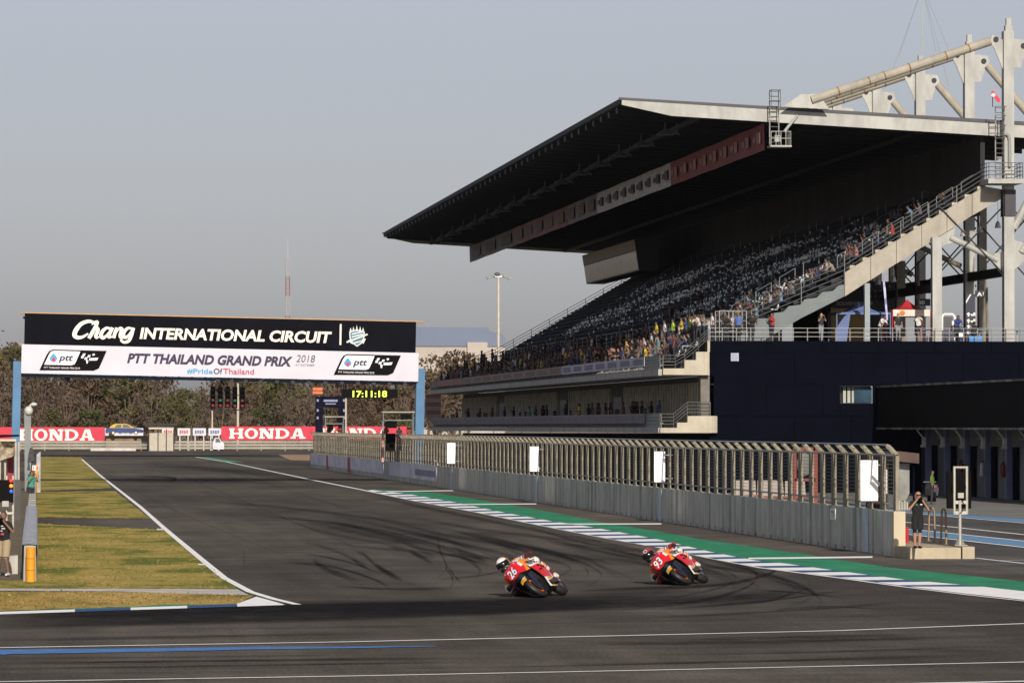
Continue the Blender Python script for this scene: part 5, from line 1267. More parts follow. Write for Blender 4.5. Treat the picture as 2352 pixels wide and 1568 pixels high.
# marshal hut
t = thing('marshal_hut', 'cream marshal hut with a dark flat roof beyond the far corner', 'hut', tuple(px(366, 1012, 765)))
ORG[t.name] = tuple(t.location)
HC = mat('hut_cream', (.50, .43, .32), .7, var=.1); a, c = px(343, 994, 765), px(399, 1013, 765)
b = MB(); b.box((a.x, 765, -.02), (c.x, 768, a.z)); b.part('hut_wall', mat('hut_base', (.40, .36, .29), .7, var=.1), t)
b = MB(); q0 = px(340, 972, 765); q1 = px(403, 976, 765); b.box((q0.x - .8, 764, q1.z), (q1.x + .3, 769, q0.z)); b.part('roof', DARKST, t)
b = MB(); r0, r1 = px(341.5, 976.5, 764.8), px(399, 985, 764.8); b.hexa([(r0.x, 764.8, r1.z), (r1.x, 764.8, r1.z), (r1.x, 765.2, r1.z), (r0.x, 765.2, r1.z), (r0.x, 764.8, r0.z), (r1.x, 764.8, r0.z), (r1.x, 765.2, r0.z), (r0.x, 765.2, r0.z)]); b.part('awning', HC, t)
b = MB()
for x in (342, 363, 382, 399): p = px(x, 1000, 764.9); b.box((p.x - .08, 764.85, 0), (p.x + .08, 765, q1.z))
b.part('hut_post', DARKST, t)
# car
t = thing('parked_car', 'yellow over blue taxi car parked by the far fence', 'car', tuple(px(285, 1000, 772)))
ORG[t.name] = tuple(t.location); cx, cz = t.location.x, px(0, 1000, 772).z
s_ = 1.35
CP = lambda L, y: [(cx + x * s_, y, cz + z * s_) for x, z in L]
CB = mat('car_blue', (.03, .05, .16), .3, var=.05); CY = mat('car_yellow', (.60, .36, .04), .3, var=.05)
b = MB(); b.prism(CP([(-2.25, .35), (2.3, .35), (2.35, .62), (2.2, .78), (1.2, .92), (-1.4, .95), (-2.2, .9), (-2.3, .6)], 771), (0, 2.3, 0)); b.part('body', CB, t)
b = MB(); b.prism(CP([(-1.9, .955), (1.3, .93), (.55, 1.36), (.2, 1.46), (-.95, 1.46), (-1.35, 1.38)], 771.1), (0, 2.1, 0)); b.part('cabin', CY, t)
b = MB(); b.prism(CP([(-1.2, 1.0), (-.35, 1.0), (-.35, 1.36), (-.9, 1.36)], 771.06), (0, .03, 0)); b.prism(CP([(-.2, 1.0), (.85, 1.0), (.4, 1.34), (-.2, 1.36)], 771.06), (0, .03, 0)); b.part('side_window', mat('car_glass', (.10, .14, .14), .1), t)
for xw in (-1.35, 1.45):
    b = MB(); b.lathe([(0, .0), (0, .34), (.2, .34), (.2, 0)], (cx + xw * s_, 771.2, cz + .34 * s_), (0, -1, 0), 14); w_ = b.part('wheel', BLK, t)
    b = MB(); b.lathe([(.21, 0), (.21, .2), (.2, .24)], (cx + xw * s_, 771.18, cz + .34 * s_), (0, -1, 0), 12); b.part('rim', mat('rim_cream', (.6, .52, .36), .4), w_)
b = MB(); x0, x1 = px(245, 0, 774).x, px(345, 0, 774).x; b.box((x0, 773, 0), (x1, 778, cz - .03)); b.top('parking_bank', DIRT, 'low dirt bank under the parked taxi', 'bank')
# white van nose at the middle board
a, c = px(488, 1005, 768), px(514, 1014.5, 768)
t = thing('service_car', 'small white car beside the middle red board', 'car', ((a.x + c.x) / 2, 768, 0)); w_ = c.x - a.x; h_ = a.z
b = MB(); b.prism([(a.x, 767, .25), (c.x, 767, .25), (c.x, 767, h_ * .6), (a.x + w_ * .8, 767, h_ * .7), (a.x + w_ * .6, 767, h_), (a.x + w_ * .2, 767, h_), (a.x, 767, h_ * .6)], (0, 1.6, 0)); b.part('body', SWB, t)
b = MB(); b.prism([(a.x + w_ * .25, 766.97, h_ * .65), (a.x + w_ * .7, 766.97, h_ * .65), (a.x + w_ * .57, 766.97, h_ * .94), (a.x + w_ * .25, 766.97, h_ * .94)], (0, .02, 0)); b.part('side_window', mat('car_glass', (.1, .14, .14)), t)
for f in (.2, .8):
    b = MB(); b.lathe([(0, 0), (0, .36), (.2, .36)], (a.x + w_ * f, 767.1, .36), (0, -1, 0), 10); b.part('wheel', BLK, t)
# arch, orange board, light poles, pit stands
def pole(name, x, yt, Y, r, lab, m, heads=None):
    p = px(x, yt, Y); b = MB(); b.tube((p.x, Y, -.03), (p.x, Y, p.z), r, r * .7, 8); o = b.top(name, m, lab, 'pole')
    return o, p
NV = mat('arch_navy', (.006, .0065, .018), .8, spec=.05, var=.2)
Ya = 470.0
a, c = px(726, 910, Ya), px(792, 935, Ya)
b = MB(); b.box((a.x, Ya, c.z), (c.x, Ya + 1.2, a.z)); b.box((a.x, Ya + .01, 0), (a.x + .7, Ya + 1.19, c.z - .01)); b.box((c.x - .6, Ya + .01, 0), (c.x, Ya + 1.19, c.z - .01)); o = b.top('inflatable_arch', NV, 'navy arch with pale markings beyond the pit wall', 'arch')
b = MB(); b.box((px(744, 0, Ya).x, Ya - .04, px(0, 922, Ya).z), (px(776, 0, Ya).x, Ya - .03, px(0, 917, Ya).z)); b.box((px(748, 0, Ya).x, Ya - .04, px(0, 928, Ya).z), (px(772, 0, Ya).x, Ya - .03, px(0, 925.5, Ya).z))
for x in (727.5, 788): 
    for y in (922, 945, 962): p = px(x, y, Ya - .03); b.box((p.x, Ya - .04, p.z), (p.x + .2, Ya - .03, p.z + .25))
b.part('arch_markings', mat('letter_dimblue', (.22, .24, .36), .6), o)
o, p = pole('marker_post', 733, 902, 520, .12, 'pale post carrying two orange panels', mat('post_grey', (.3, .27, .22), .6))
b = MB()
for (y0, y1) in ((889.5, 896), (898, 904.5)): a, c = px(719, y0, 519), px(741.5, y1, 519); b.box((a.x, 519.5, c.z), (c.x, 519.6, a.z))
b.part('orange_panels', mat('panel_orange', (.62, .13, .03), .5), o)
pole('light_pole', 546.5, 880, 782, .24, 'pale pole standing behind the start lights', mat('pole_cream', (.46, .41, .33), .5, var=.1)); pole('light_pole', 487.5, 940, 782, .17, 'thin pale pole under the leftmost start light', mat('pole_cream', (.46, .41, .33)))
pole('light_pole', 794.5, 911, 480, .13, 'pale pole at the right leg of the navy arch', mat('pole_cream', (.46, .41, .33))); pole('light_pole', 737, 935, 480, .16, 'short grey pole inside the navy arch', mat('pole_grey', (.25, .24, .21), .5))
o, p = pole('floodlight_pole', 1145, 636, 560, .20, 'tall pale floodlight pole beside the grandstand', mat('pole_cream', (.46, .41, .33)))
for dx in (-1, 1):
    b = MB(); b.tube((p.x, 560, p.z), (p.x + dx * .7, 560, p.z + .05), .1); b.hexa([(p.x + dx * .45, 559.7, p.z + .1), (p.x + dx * 1.35, 559.7, p.z - .35), (p.x + dx * 1.35, 560.3, p.z - .35), (p.x + dx * .45, 560.3, p.z + .1), (p.x + dx * .55, 559.7, p.z + .45), (p.x + dx * 1.5, 559.7, p.z + .05), (p.x + dx * 1.5, 560.3, p.z + .05), (p.x + dx * .55, 560.3, p.z + .45)]); b.part('lamp_head', LAMPM, o)
b = MB(); b.ell((p.x - .15, 560, p.z + .35), (.35, .35, .25)); b.part('lamp_head', LAMPM, o)
def pit_stand(x0, x1, yr, yb_, Y, lab):
    a, c = px(x0, yr, Y), px(x1, yb_, Y)
    t = thing('pit_wall_stand', lab, 'stand', ((a.x + c.x) / 2, Y, 0), 'pit wall stands of the teams')
    b = MB(); b.box((a.x, Y, a.z - .1), (c.x, Y + 1.6, a.z)); b.part('roof', mat('stand_roof', (.30, .29, .26), .5), t)
    b = MB()
    for x in (a.x + .1, c.x - .16): b.box((x, Y + .1, 0), (x + .06, Y + .16, a.z - .11)); b.box((x, Y + 1.4, 0), (x + .06, Y + 1.46, a.z - .11))
    b.box((a.x + .2, Y + .05, a.z - .75), (c.x - .2, Y + .12, a.z - .68)); b.box((a.x + .1, Y + .2, 2.5), (c.x - .1, Y + .9, 2.58)); b.part('frame', RAILD, t)
    b = MB(); b.box((a.x + .3, Y + .3, a.z - 1.35), ((a.x + c.x) / 2 - .1, Y + .4, a.z - .8)); b.box(((a.x + c.x) / 2 + .2, Y + .3, a.z - .6), (c.x - .3, Y + .4, a.z - .2)); b.part('screen', BLK, t)
pit_stand(745, 792, 955.5, 985, 440, 'small pit wall stand in front of the navy arch'); pit_stand(877, 953, 944.5, 985, 372, 'larger pit wall stand left of the blue right pillar')
b = MB(); Yk = 340; a, c = px(886, 995, Yk), px(908, 1036, Yk); b.box((a.x, Yk, c.z), (c.x, Yk + .3, a.z)); b.box(((a.x + c.x) / 2 - .05, Yk + .1, 1.42), ((a.x + c.x) / 2 + .05, Yk + .2, c.z)); o = b.top('black_screen', BLK, 'black screen standing above the pit wall fence', 'screen')
b = MB(); a, c = px(876, 990, Yk), px(881, 1036, Yk); b.box((a.x, Yk - .3, 1.42), (c.x, Yk - .2, a.z)); b.top('red_white_post', mat('post_pink', (.55, .30, .28), .6, var=.3, scale=2), 'pale red post beside the black screen', 'post')
b = MB(); a, c = px(978, 905, 455), px(989, 960, 455)
for k in range(6): z0 = c.z + (a.z - c.z) * k / 6; b.box((a.x, 455, z0), (c.x + 1, 455.3, z0 + (a.z - c.z) / 6 - .01), k % 2)
b.top('striped_panel', [mat('panel_pale', (.24, .20, .19), .6), mat('panel_rose', (.20, .075, .07), .6)], 'red and white striped panel right of the blue pillar', 'panel')
# far hall with blue roof, mast
Yw = 1500.0
t = thing('far_warehouse', 'far warehouse with a long blue grey roof and cream walls', 'building', tuple(px(1040, 815, Yw))); ORG[t.name] = tuple(t.location)
a, c = px(930, 795, Yw), px(1160, 830, Yw)
b = MB(); b.box((a.x, Yw, -.03), (c.x, Yw + 40, a.z)); u0, u1 = px(1073, 786, Yw - 1), px(1119, 800, Yw - 1); b.box((u0.x, Yw - 2, 0), (u1.x, Yw - .1, u0.z)); b.part('wall', mat('hall_cream', (.36, .32, .28), .7, var=.1, scale=.1), t)
b = MB(); r0, r1, r2, r3 = px(930, 754, Yw + 20), px(1108, 755, Yw + 20), px(1110, 763, Yw + 20), px(1140, 769, Yw + 20)
b.prism([(a.x, Yw - .5, a.z + .02), (c.x, Yw - .5, a.z + .02), (r3.x + 1, Yw - .5, a.z + 2.5), (r3.x, Yw - .5, r3.z), (r2.x, Yw - .5, r2.z), (r1.x, Yw - .5, r1.z), (r0.x, Yw - .5, r0.z)], (0, 40, 0)); b.part('roof', mat('roof_blue', (.115, .145, .215), .6, var=.06, scale=.05), t)
Yt = 3000.0; p = px(661, 548, Yt); q_ = px(661, 725, Yt)
b = MB(); b.tube((p.x, Yt, p.z), (p.x, Yt, p.z - 12), .12, .3, 5); nb = 9
hgt = p.z - 12
for i in range(nb):
    z0 = hgt * i / nb; z1 = hgt * (i + 1) / nb; w0 = 1.6 - .4 * i / nb; w1 = 1.6 - .4 * (i + 1) / nb; mi = i % 2
    for sx in (-1, 1):
        for sy in (-1, 1): b.tube((p.x + sx * w0, Yt + sy * w0, z0), (p.x + sx * w1, Yt + sy * w1, z1), .22, None, 4, mi)
    for k in range(4):
        za, zb_ = z0 + (z1 - z0) * k / 4, z0 + (z1 - z0) * (k + 1) / 4
        b.tube((p.x - w0, Yt - w0, za), (p.x + w0, Yt - w0, zb_), .12, None, 4, mi); b.tube((p.x + w0, Yt - w0, za), (p.x - w0, Yt - w0, zb_), .12, None, 4, mi)
b.top('radio_mast', [mat('mast_white', (.40, .39, .40), .6), mat('mast_red', (.28, .13, .12), .6)], 'very tall thin red and white lattice radio mast far away', 'mast')
# ------------------------------------------------------------------ trees
def leafmat(name, c, c2):
    m = mat(name, c, .8, var=.25, scale=.5, col2=c2, spec=.1, detail=6)
    return m
LM = [leafmat('leaf_olive', (.052, .048, .018), (.085, .076, .030)), leafmat('leaf_dry', (.070, .048, .031), (.108, .073, .046)), leafmat('leaf_green', (.036, .044, .018), (.064, .068, .028)), leafmat('leaf_dead', (.066, .050, .039), (.095, .074, .058))]
BARK = mat('bark', (.13, .09, .06), .9, var=.3, scale=2)
def make_tree(seed, h, spread, leaf, n, cards, trunk_h, bare=0.0):
    rg = random.Random(seed); tr, cr = MB(), MB()
    tips = []
    tr.tube((0, 0, -.1), (.15, 0, trunk_h), .24, .17, 7)
    for k in range(n):
        a = 2.4 * k + rg.uniform(-.4, .4); z0 = trunk_h * rg.uniform(.7, 1.0); l = spread * rg.uniform(.45, 1)
        zt_ = trunk_h + (h - trunk_h) * rg.uniform(.15, .95)
        l *= math.sqrt(max(.15, 1 - ((zt_ - trunk_h) / (h - trunk_h) - .35) ** 2 * 1.6))
        mid = Vector((math.cos(a) * l * .45, math.sin(a) * l * .45, z0 + (zt_ - z0) * .6)); tip = Vector((math.cos(a) * l, math.sin(a) * l, zt_))
        tr.tube((.1, 0, z0), mid, .10, .07, 5); tr.tube(mid, tip, .07, .03, 4)
        for j in range(3):
            t2 = mid.lerp(tip, rg.uniform(.3, 1)) + Vector((rg.uniform(-1, 1), rg.uniform(-1, 1), rg.uniform(-.3, 1))) * .22 * spread; tr.tube(mid, t2, .045, .02, 4); tips.append(t2)
        tips.append(tip)
    per = max(1, int(cards / len(tips)))
    for t_ in tips:
        rr = spread * rg.uniform(.16, .34)
        if rg.random() < bare: continue
        for j in range(per):
            d = Vector((rg.gauss(0, 1), rg.gauss(0, 1), rg.gauss(0, .75))); d = d.normalized() * rr * rg.random() ** .45
            c = t_ + d; u = Vector((rg.gauss(0, 1), rg.gauss(0, 1), rg.gauss(0, .6))).normalized(); v = u.orthogonal().normalized(); v.rotate(Matrix.Rotation(rg.uniform(0, 6.3), 3, u)); s1 = rg.uniform(.18, .42); w_ = u.cross(v)
            cr.add([c - v * s1, c + w_ * s1 * .55, c + v * s1, c - w_ * s1 * .55], [(0, 1, 2, 3)])
    return tr.mesh('trunk', BARK), cr.mesh('crown', leaf)
VAR = []
for k in range(9):
    VAR.append(make_tree(11 + k, [11, 13, 9, 14, 10, 12, 8, 15, 11][k], [4.2, 4.6, 3.8, 5, 4, 4.4, 3.6, 4.8, 4.2][k], LM[[0, 1, 2, 3, 1, 0, 2, 1, 3][k]], 14, [1700, 1500, 1700, 900, 1300, 1700, 1500, 1300, 500][k], [2.5, 3, 2, 4, 2.4, 3, 1.6, 4, 4][k], [.05, .1, .05, .35, .2, .05, .05, .2, .55][k]))
KIND = ['olive leaved tree', 'brown dry tree', 'dark green tree', 'sparse grey brown tree', 'dry brown shrubby tree', 'olive bushy tree', 'low dark green tree', 'tall brown tree', 'almost bare tree']
rt_ = random.Random(21)
spots = []
for row, (Y, n, x0, x1) in enumerate(((812, 27, -60, 1050), (840, 24, -60, 1090), (880, 22, -70, 1100), (930, 18, -80, 1090))):
    for i in range(n): spots.append((x0 + (x1 - x0) * (i + rt_.uniform(.15, .85)) / n, Y + rt_.uniform(-9, 9), row))
NT = {}
ORDN = ['first', 'second', 'third', 'fourth', 'fifth', 'sixth', 'seventh', 'eighth', 'ninth', 'tenth', 'eleventh', 'twelfth', 'thirteenth', 'fourteenth']
for i, (x, Y, row) in enumerate(sorted(spots)):
    v = rt_.randrange(9) if row else rt_.choice([0, 1, 2, 4, 5, 6, 8, 3, 8, 3])
    p = px(x, 980, Y); tr, cr = VAR[v]
    nth_ = NT[v, row] = NT.get((v, row), 0) + 1
    t = thing('dry_tree', '%s, %s of its kind from the left in the %s row' % (KIND[v], ORDN[nth_ - 1], ('front', 'second', 'third', 'back')[row]), 'tree', (p.x, Y, -.03), 'trees of the far wood')
    hs_ = {0: .72, 1: 1.12, 2: 1.38, 3: 1.5}[row] * rt_.uniform(.85, 1.15)
    if 120 < x < 860 and row > 1: hs_ *= .85
    if x < 60: hs_ *= 1.12
    if x > 960: hs_ *= .93
    t.scale = (hs_ * rt_.uniform(.9, 1.2), hs_, hs_); t.rotation_euler = (0, 0, rt_.uniform(0, 6.28))
    for nm, me in (('trunk', tr), ('crown', cr)):
        o = bpy.data.objects.new(nm, me); COL.objects.link(o); o.parent = t
# low scrub at the foot of the wood
rg = random.Random(5); b = MB()
for k in range(5200):
    x = rg.uniform(-12, 78); Y = rg.uniform(801.5, 812); c = Vector((x, Y, rg.random() ** 2 * 2.6)); u = Vector((rg.gauss(0, 1), rg.gauss(0, 1), rg.gauss(0, .6))).normalized(); v = u.orthogonal().normalized(); w_ = u.cross(v); s1 = rg.uniform(.2, .5)
    b.add([c - v * s1, c + w_ * s1 * .6, c + v * s1, c - w_ * s1 * .6], [(0, 1, 2, 3)], rg.randrange(3))
b.top('undergrowth', [LM[2], LM[1], LM[0]], kind='stuff', label='low scrub at the foot of the far wood', cat='scrub')
def palm(x, y, Y, h, lab):
    p = px(x, y, Y); t = thing('palm_tree', lab, 'palm', (p.x, Y, -.03)); zt_ = p.z
    b = MB(); b.tube((p.x, Y, -.03), (p.x + .1, Y, zt_), .2, .13, 7); b.part('trunk', BARK, t)
    b = MB(); rg = random.Random(9)
    for k in range(16):
        a = k * 2.4; L = 1.9; pts_ = [Vector((p.x + .1 + math.cos(a) * L * f, Y + math.sin(a) * L * f, zt_ + .6 * math.sin(f * 2.4) * (1 if k % 3 else 1.6) - f * f * .9)) for f in (0, .25, .5, .75, 1)]
        sd = Vector((-math.sin(a), math.cos(a), 0)) * .22
        b.grid([[q2 + sd * math.sin(.5 + i * .6) for i, q2 in enumerate(pts_)], [q2 + Vector((0, 0, .08)) for q2 in pts_], [q2 - sd * math.sin(.5 + i * .6) for i, q2 in enumerate(pts_)]])
    b.part('fronds', LM[0], t)
palm(439, 966, 786, 4, 'lone small palm between the white boards')
# ------------------------------------------------------------------ people
SKIN = mat('skin', (.36, .19, .12), .6, var=.05); SKIND = mat('skin_tan', (.16, .085, .055), .6, var=.05); HAIR = mat('hair_black', (.010, .009, .009), .5, var=0)
def capsule(mb, p, q, r0, r1, n=9):
    p, q = Vector(p), Vector(q); d = q - p; L = d.length
    if L < 1e-5: d = Vector((0, 0, 1)); L = 1e-5
    ax = d.normalized(); pr = []
    for k in range(4): t = math.pi / 2 * (1 - k / 3); pr.append((-r0 * math.sin(t), r0 * math.cos(t) + 1e-4))
    for k in range(4): t = math.pi / 2 * k / 3; pr.append((L + r1 * math.sin(t), r1 * math.cos(t) + 1e-4))
    o = len(mb.v); mb.lathe(pr, p, ax, n)
    mb.f.append([o + k for k in range(n)][::-1]); mb.m.append(0); mb.f.append([o + 7 * n + k for k in range(n)]); mb.m.append(0)
def body(name, bones, vox, mats, smooth_it=3):
    """one continuous skin round the bones, each face taking the material of its nearest bone"""
    mb = MB()
    for b_ in bones: capsule(mb, *b_[:4])
    me = mb.mesh(name + '_raw', [mats[0]])
    ob = bpy.data.objects.new('tmp', me); COL.objects.link(ob)
    md = ob.modifiers.new('r', 'REMESH'); md.mode = 'VOXEL'; md.voxel_size = vox; md.use_smooth_shade = True
    ms = ob.modifiers.new('s', 'SMOOTH'); ms.iterations = smooth_it; ms.factor = .5
    dg = bpy.context.evaluated_depsgraph_get(); dg.update()
    out = bpy.data.meshes.new_from_object(ob.evaluated_get(dg)); out.name = name
    bpy.data.objects.remove(ob); bpy.data.meshes.remove(me)
    out.materials.clear()
    for m in mats: out.materials.append(m)
    B = [(Vector(b_[0]), Vector(b_[1]) - Vector(b_[0]), b_[2], b_[3], b_[4]) for b_ in bones]
    for pl_ in out.polygons:
        c = pl_.center; best = 1e9; mi = 0
        for p, d, r0, r1, m in B:
            L2 = d.length_squared; t = 0 if L2 < 1e-9 else max(0, min(1, (c - p).dot(d) / L2))
            e = (c - p - d * t).length - (r0 + (r1 - r0) * t)
            if e < best: best, mi = e, m
        pl_.material_index = mi; pl_.use_smooth = True
    return out
SHIRT = mat('shirt', (.8, .8, .8), .85, var=.12, scale=6, tint=True); TROUS = mat('trousers', (.022, .024, .032), .85, var=.2); SHOE = mat('shoe', (.05, .05, .05), .6); SHORT = mat('shorts_khaki', (.30, .23, .14), .85, var=.1); JEAN = mat('jeans_grey', (.20, .21, .23), .85, var=.1)
def V(*a): return Vector(a)
def human(pose, sleeves=1, legs=2, k=1.0, hair=True, head_turn=0.0, fingers=False):
    """bones of a standing height 1.74 figure facing -Y; materials 0 skin 1 shirt 2 trousers 3 hair 4 shoes"""
    P = dict(hip=V(0, 0, .94), chest=V(0, 0, 1.30), neck=V(0, .0, 1.46), head=V(0, -.02, 1.60), sh=.185,
             elL=V(.25, .02, 1.16), haL=V(.26, -.06, .92), elR=V(-.25, .02, 1.16), haR=V(-.26, -.06, .92),
             knL=V(.10, -.01, .50), anL=V(.11, .02, .09), knR=V(-.10, -.01, .50), anR=V(-.11, .02, .09), toe=V(0, -.19, -.05))
    P.update(pose)
    hip, ch, nk, hd = P['hip'], P['chest'], P['neck'], P['head']
    ax = (nk - hip).normalized(); shc = ch.lerp(nk, .62)
    B = [(hip + V(-.07, 0, -.01), hip + V(.07, 0, -.01), .115, .115, 2), (hip + ax * .06, ch, .128, .132, 1), (hip + ax * .07 + V(-.05, 0, 0), hip + ax * .07 + V(.05, 0, 0), .122, .122, 1), (hip + ax * .1 + V(-.06, 0, 0), ch + V(-.085, 0, 0), .105, .11, 1), (hip + ax * .1 + V(.06, 0, 0), ch + V(.085, 0, 0), .105, .11, 1), (ch + V(-.08, 0, 0), ch + V(.08, 0, 0), .115, .115, 1), (shc + V(-.12, 0, 0), shc + V(.12, 0, 0), .085, .085, 1),
         (shc, nk, .07, .058, 0), (nk, hd, .055, .07, 0)]
    up = (hd - nk).normalized(); fw = V(math.sin(head_turn), -math.cos(head_turn), 0); fw = (fw - up * fw.dot(up)).normalized()
    B += [(hd + fw * .02 - up * .04, hd + fw * .01 + up * .04, .075, .088, 0), (hd + fw * .035 - up * .075, hd + fw * .045 - up * .07, .048, .04, 0), (hd + fw * .095 + up * .005, hd + fw * .107 - up * .03, .012, .017, 0)]
    sd = up.cross(fw)
    for s in (-1, 1): B.append((hd + sd * s * .088 + up * .01, hd + sd * s * .092 - up * .025, .016, .012, 0))
    if hair: B += [(hd - fw * .025 + up * .05, hd - fw * .03 + up * .05, .099, .095, 3), (hd - fw * .05 + up * .0, hd - fw * .045 + up * .03, .084, .086, 3)]
    for s, el, ha, kn, an in ((1, P['elL'], P['haL'], P['knL'], P['anL']), (-1, P['elR'], P['haR'], P['knR'], P['anR'])):
        sh = shc + V(s * P['sh'], 0, -.01)
        mid = sh.lerp(el, .62)
        B += [(sh, mid, .062, .056, 1), (mid, el, .047, .043, 1 if sleeves > 1 else 0), (el, ha, .042, .028, 1 if sleeves > 2 else 0)]
        d = (ha - el).normalized()
        B.append((ha, ha + d * .08, .034, .034, 0))
        if fingers:
            sdv = d.orthogonal().normalized()
            for j in range(4): o_ = ha + d * .09 + sdv * (.018 * (j - 1.5)); B.append((o_, o_ + d * (.055, .07, .065, .05)[j] + P.get('curl', V(0, 0, 0)), .0095, .008, 0))
            B.append((ha + d * .03 - sdv * .03, ha + d * .07 - sdv * .055, .011, .009, 0))
        else: B.append((ha + d * .08, ha + d * .13, .03, .022, 0))
        hp = hip + V(s * .09, 0, -.05); thm = hp.lerp(kn, .72); shm = kn.lerp(an, .5)
        B += [(hp, thm, .092, .075, 2), (thm, kn, .066, .06, 2 if legs > 1 else 2), (kn, kn.lerp(an, .35), .056, .060, 2 if legs > 1 else 0), (kn.lerp(an, .35), an, .058, .04, 2 if legs > 1 else 0)]
        B += [(an + V(0, .03, -.045), an + P['toe'] , .046, .036, 4)]
    return B
POSES = {
    'stand': {}, 'stand_arms': dict(elL=V(.29, .0, 1.18), haL=V(.10, -.24, 1.16), elR=V(-.29, 0, 1.18), haR=V(-.10, -.26, 1.14)),
    'photo': dict(elL=V(.27, -.14, 1.22), haL=V(.08, -.26, 1.50), elR=V(-.27, -.14, 1.22), haR=V(-.08, -.26, 1.50)),
    'wave': dict(elR=V(-.33, -.05, 1.52), haR=V(-.34, -.10, 1.80)),
    'lean': dict(hip=V(0, .16, .92), chest=V(0, -.02, 1.22), neck=V(0, -.12, 1.36), head=V(0, -.20, 1.47), elL=V(.26, -.26, 1.03), haL=V(.05, -.36, 1.01), elR=V(-.26, -.26, 1.03), haR=V(-.05, -.38, 1.0), knL=V(.1, .12, .5), anL=V(.11, .2, .09), knR=V(-.1, .02, .5), anR=V(-.11, .02, .09)),
    'sit': dict(hip=V(0, .10, .48), chest=V(0, .08, .84), neck=V(0, .06, 1.0), head=V(0, .03, 1.14), elL=V(.24, -.02, .72), haL=V(.12, -.25, .62), elR=V(-.24, -.02, .72), haR=V(-.12, -.25, .62), knL=V(.12, -.36, .48), anL=V(.12, -.38, .09), knR=V(-.12, -.36, .48), anR=V(-.12, -.36, .09)),
    'sit_photo': dict(hip=V(0, .10, .48), chest=V(0, .06, .84), neck=V(0, .03, 1.0), head=V(0, 0, 1.14), elL=V(.25, -.12, .80), haL=V(.08, -.24, 1.06), elR=V(-.25, -.12, .80), haR=V(-.08, -.24, 1.06), knL=V(.12, -.36, .48), anL=V(.12, -.38, .09), knR=V(-.12, -.36, .48), anR=V(-.12, -.36, .09)),
    'sit_lean': dict(hip=V(0, .10, .48), chest=V(0, -.06, .80), neck=V(0, -.16, .93), head=V(0, -.23, 1.05), elL=V(.22, -.26, .66), haL=V(.06, -.40, .66), elR=V(-.22, -.26, .66), haR=V(-.06, -.40, .66), knL=V(.13, -.36, .48), anL=V(.13, -.34, .09), knR=V(-.13, -.36, .48), anR=V(-.13, -.36, .09)),
}
PM = {}
for nm, po in POSES.items():
    for lg, mats in (('dark', [SKIND, SHIRT, TROUS, HAIR, SHOE]), ('pale', [SKIN, SHIRT, JEAN, HAIR, SHOE])):
        PM[nm, lg] = body('spectator_' + nm, human(po, sleeves=1), .042, mats, 2)
def person(pose, loc, rot, col, label, group=None, lg='dark', scale=1.0, mesh=None):
    o = bpy.data.objects.new('person', mesh or PM[pose, lg]); COL.objects.link(o)
    o.location = loc; o.rotation_euler = (0, 0, rot); o.color = (*col, 1); o.scale = (scale,) * 3
    tag(o, label, 'person', group); return o
rc = random.Random(33)
COLS = [('dark', (.014, .015, .018), 56), ('white', (.45, .45, .47), 11), ('grey', (.12, .125, .14), 14), ('navy', (.03, .05, .14), 9), ('maroon', (.15, .03, .035), 6), ('yellow', (.60, .42, .03), 4), ('pale blue', (.15, .25, .36), 3), ('tan', (.17, .125, .085), 4), ('teal', (.10, .30, .32), 2)]
def rcol():
    k = rc.uniform(0, sum(c[2] for c in COLS))
    for n_, c, w_ in COLS:
        k -= w_
        if k <= 0: return n_, c
    return COLS[0][:2]
FACE = -math.pi / 2
SEC = lambda Y: 'near the stairs' if Y < 296 else 'by the pale lilac banner' if Y < 320 else 'above the brown banner' if Y < 395 else 'above the dull red banner' if Y < 428 else 'at the far end'
NTH = lambda n: '%d%s' % (n, 'th' if 10 <= n % 100 <= 20 else {1: 'st', 2: 'nd', 3: 'rd'}.get(n % 10, 'th'))
cnt = 0
seats_ = []
for r_, (X, z, dens) in enumerate(((37.95, 7.53, .86), (38.98, 8.03, .80), (39.75, 8.53, .72), (42.3, ztop, .22))):
    y = Y0 + 4.0 + r_ * .3
    while y < Y1 - 2:
        if rc.random() < dens * (1.0 if y < 400 else .8): seats_.append((y, r_, X, z))
        y += rc.uniform(.60, .86)
kk = [0, 0, 0, 0]
far = MB(); FM = []
for (y, r_, X, z) in sorted(seats_):
    nm, c = rcol(); cnt += 1; kk[r_] += 1
    po = rc.choice(['sit', 'sit', 'sit_lean', 'sit_photo', 'sit', 'stand_arms', 'photo', 'stand'] if r_ == 0 else ['sit', 'sit', 'sit_lean', 'sit_photo', 'stand'])
    if r_ == 3: po = rc.choice(['stand', 'photo', 'stand_arms'])
    sit = po.startswith('sit'); loc = (X + (.05 if sit else -.12), y, z - (.03 if sit and r_ == 0 else .0)); ro = FACE + rc.uniform(-.5, .4)
    if cnt <= 190:
        person(po, loc, ro, c, '%s spectator in %s top, %s in the %s row counted from the stairs' % ('seated' if sit else 'standing', nm, NTH(kk[r_]), ('front', 'second', 'third', 'walkway')[r_]), 'spectators in the front rows of the stand', rc.choice(['dark', 'dark', 'pale']), rc.uniform(.94, 1.03))
    else:
        me = PM[po, 'dark']; M = Matrix.Translation(loc) @ Matrix.Rotation(ro, 4, 'Z'); o_ = len(far.v)
        far.v += [M @ v.co for v in me.vertices]; ci = [n_ for n_, _, _ in COLS].index(nm)
        for p_ in me.polygons:
            far.f.append([i + o_ for i in p_.vertices]); far.m.append(4 + ci if p_.material_index == 1 else min(p_.material_index, 3) if p_.material_index < 4 else 2)
far.top('far_spectators', [SKIND, SHIRT, TROUS, HAIR] + [mat('far_shirt_%s' % n_.replace(' ', '_'), c, .85, var=0) for n_, c, _ in COLS], 'far end of the crowd in the front rows of the stand', 'crowd', kind='stuff', smooth=True)
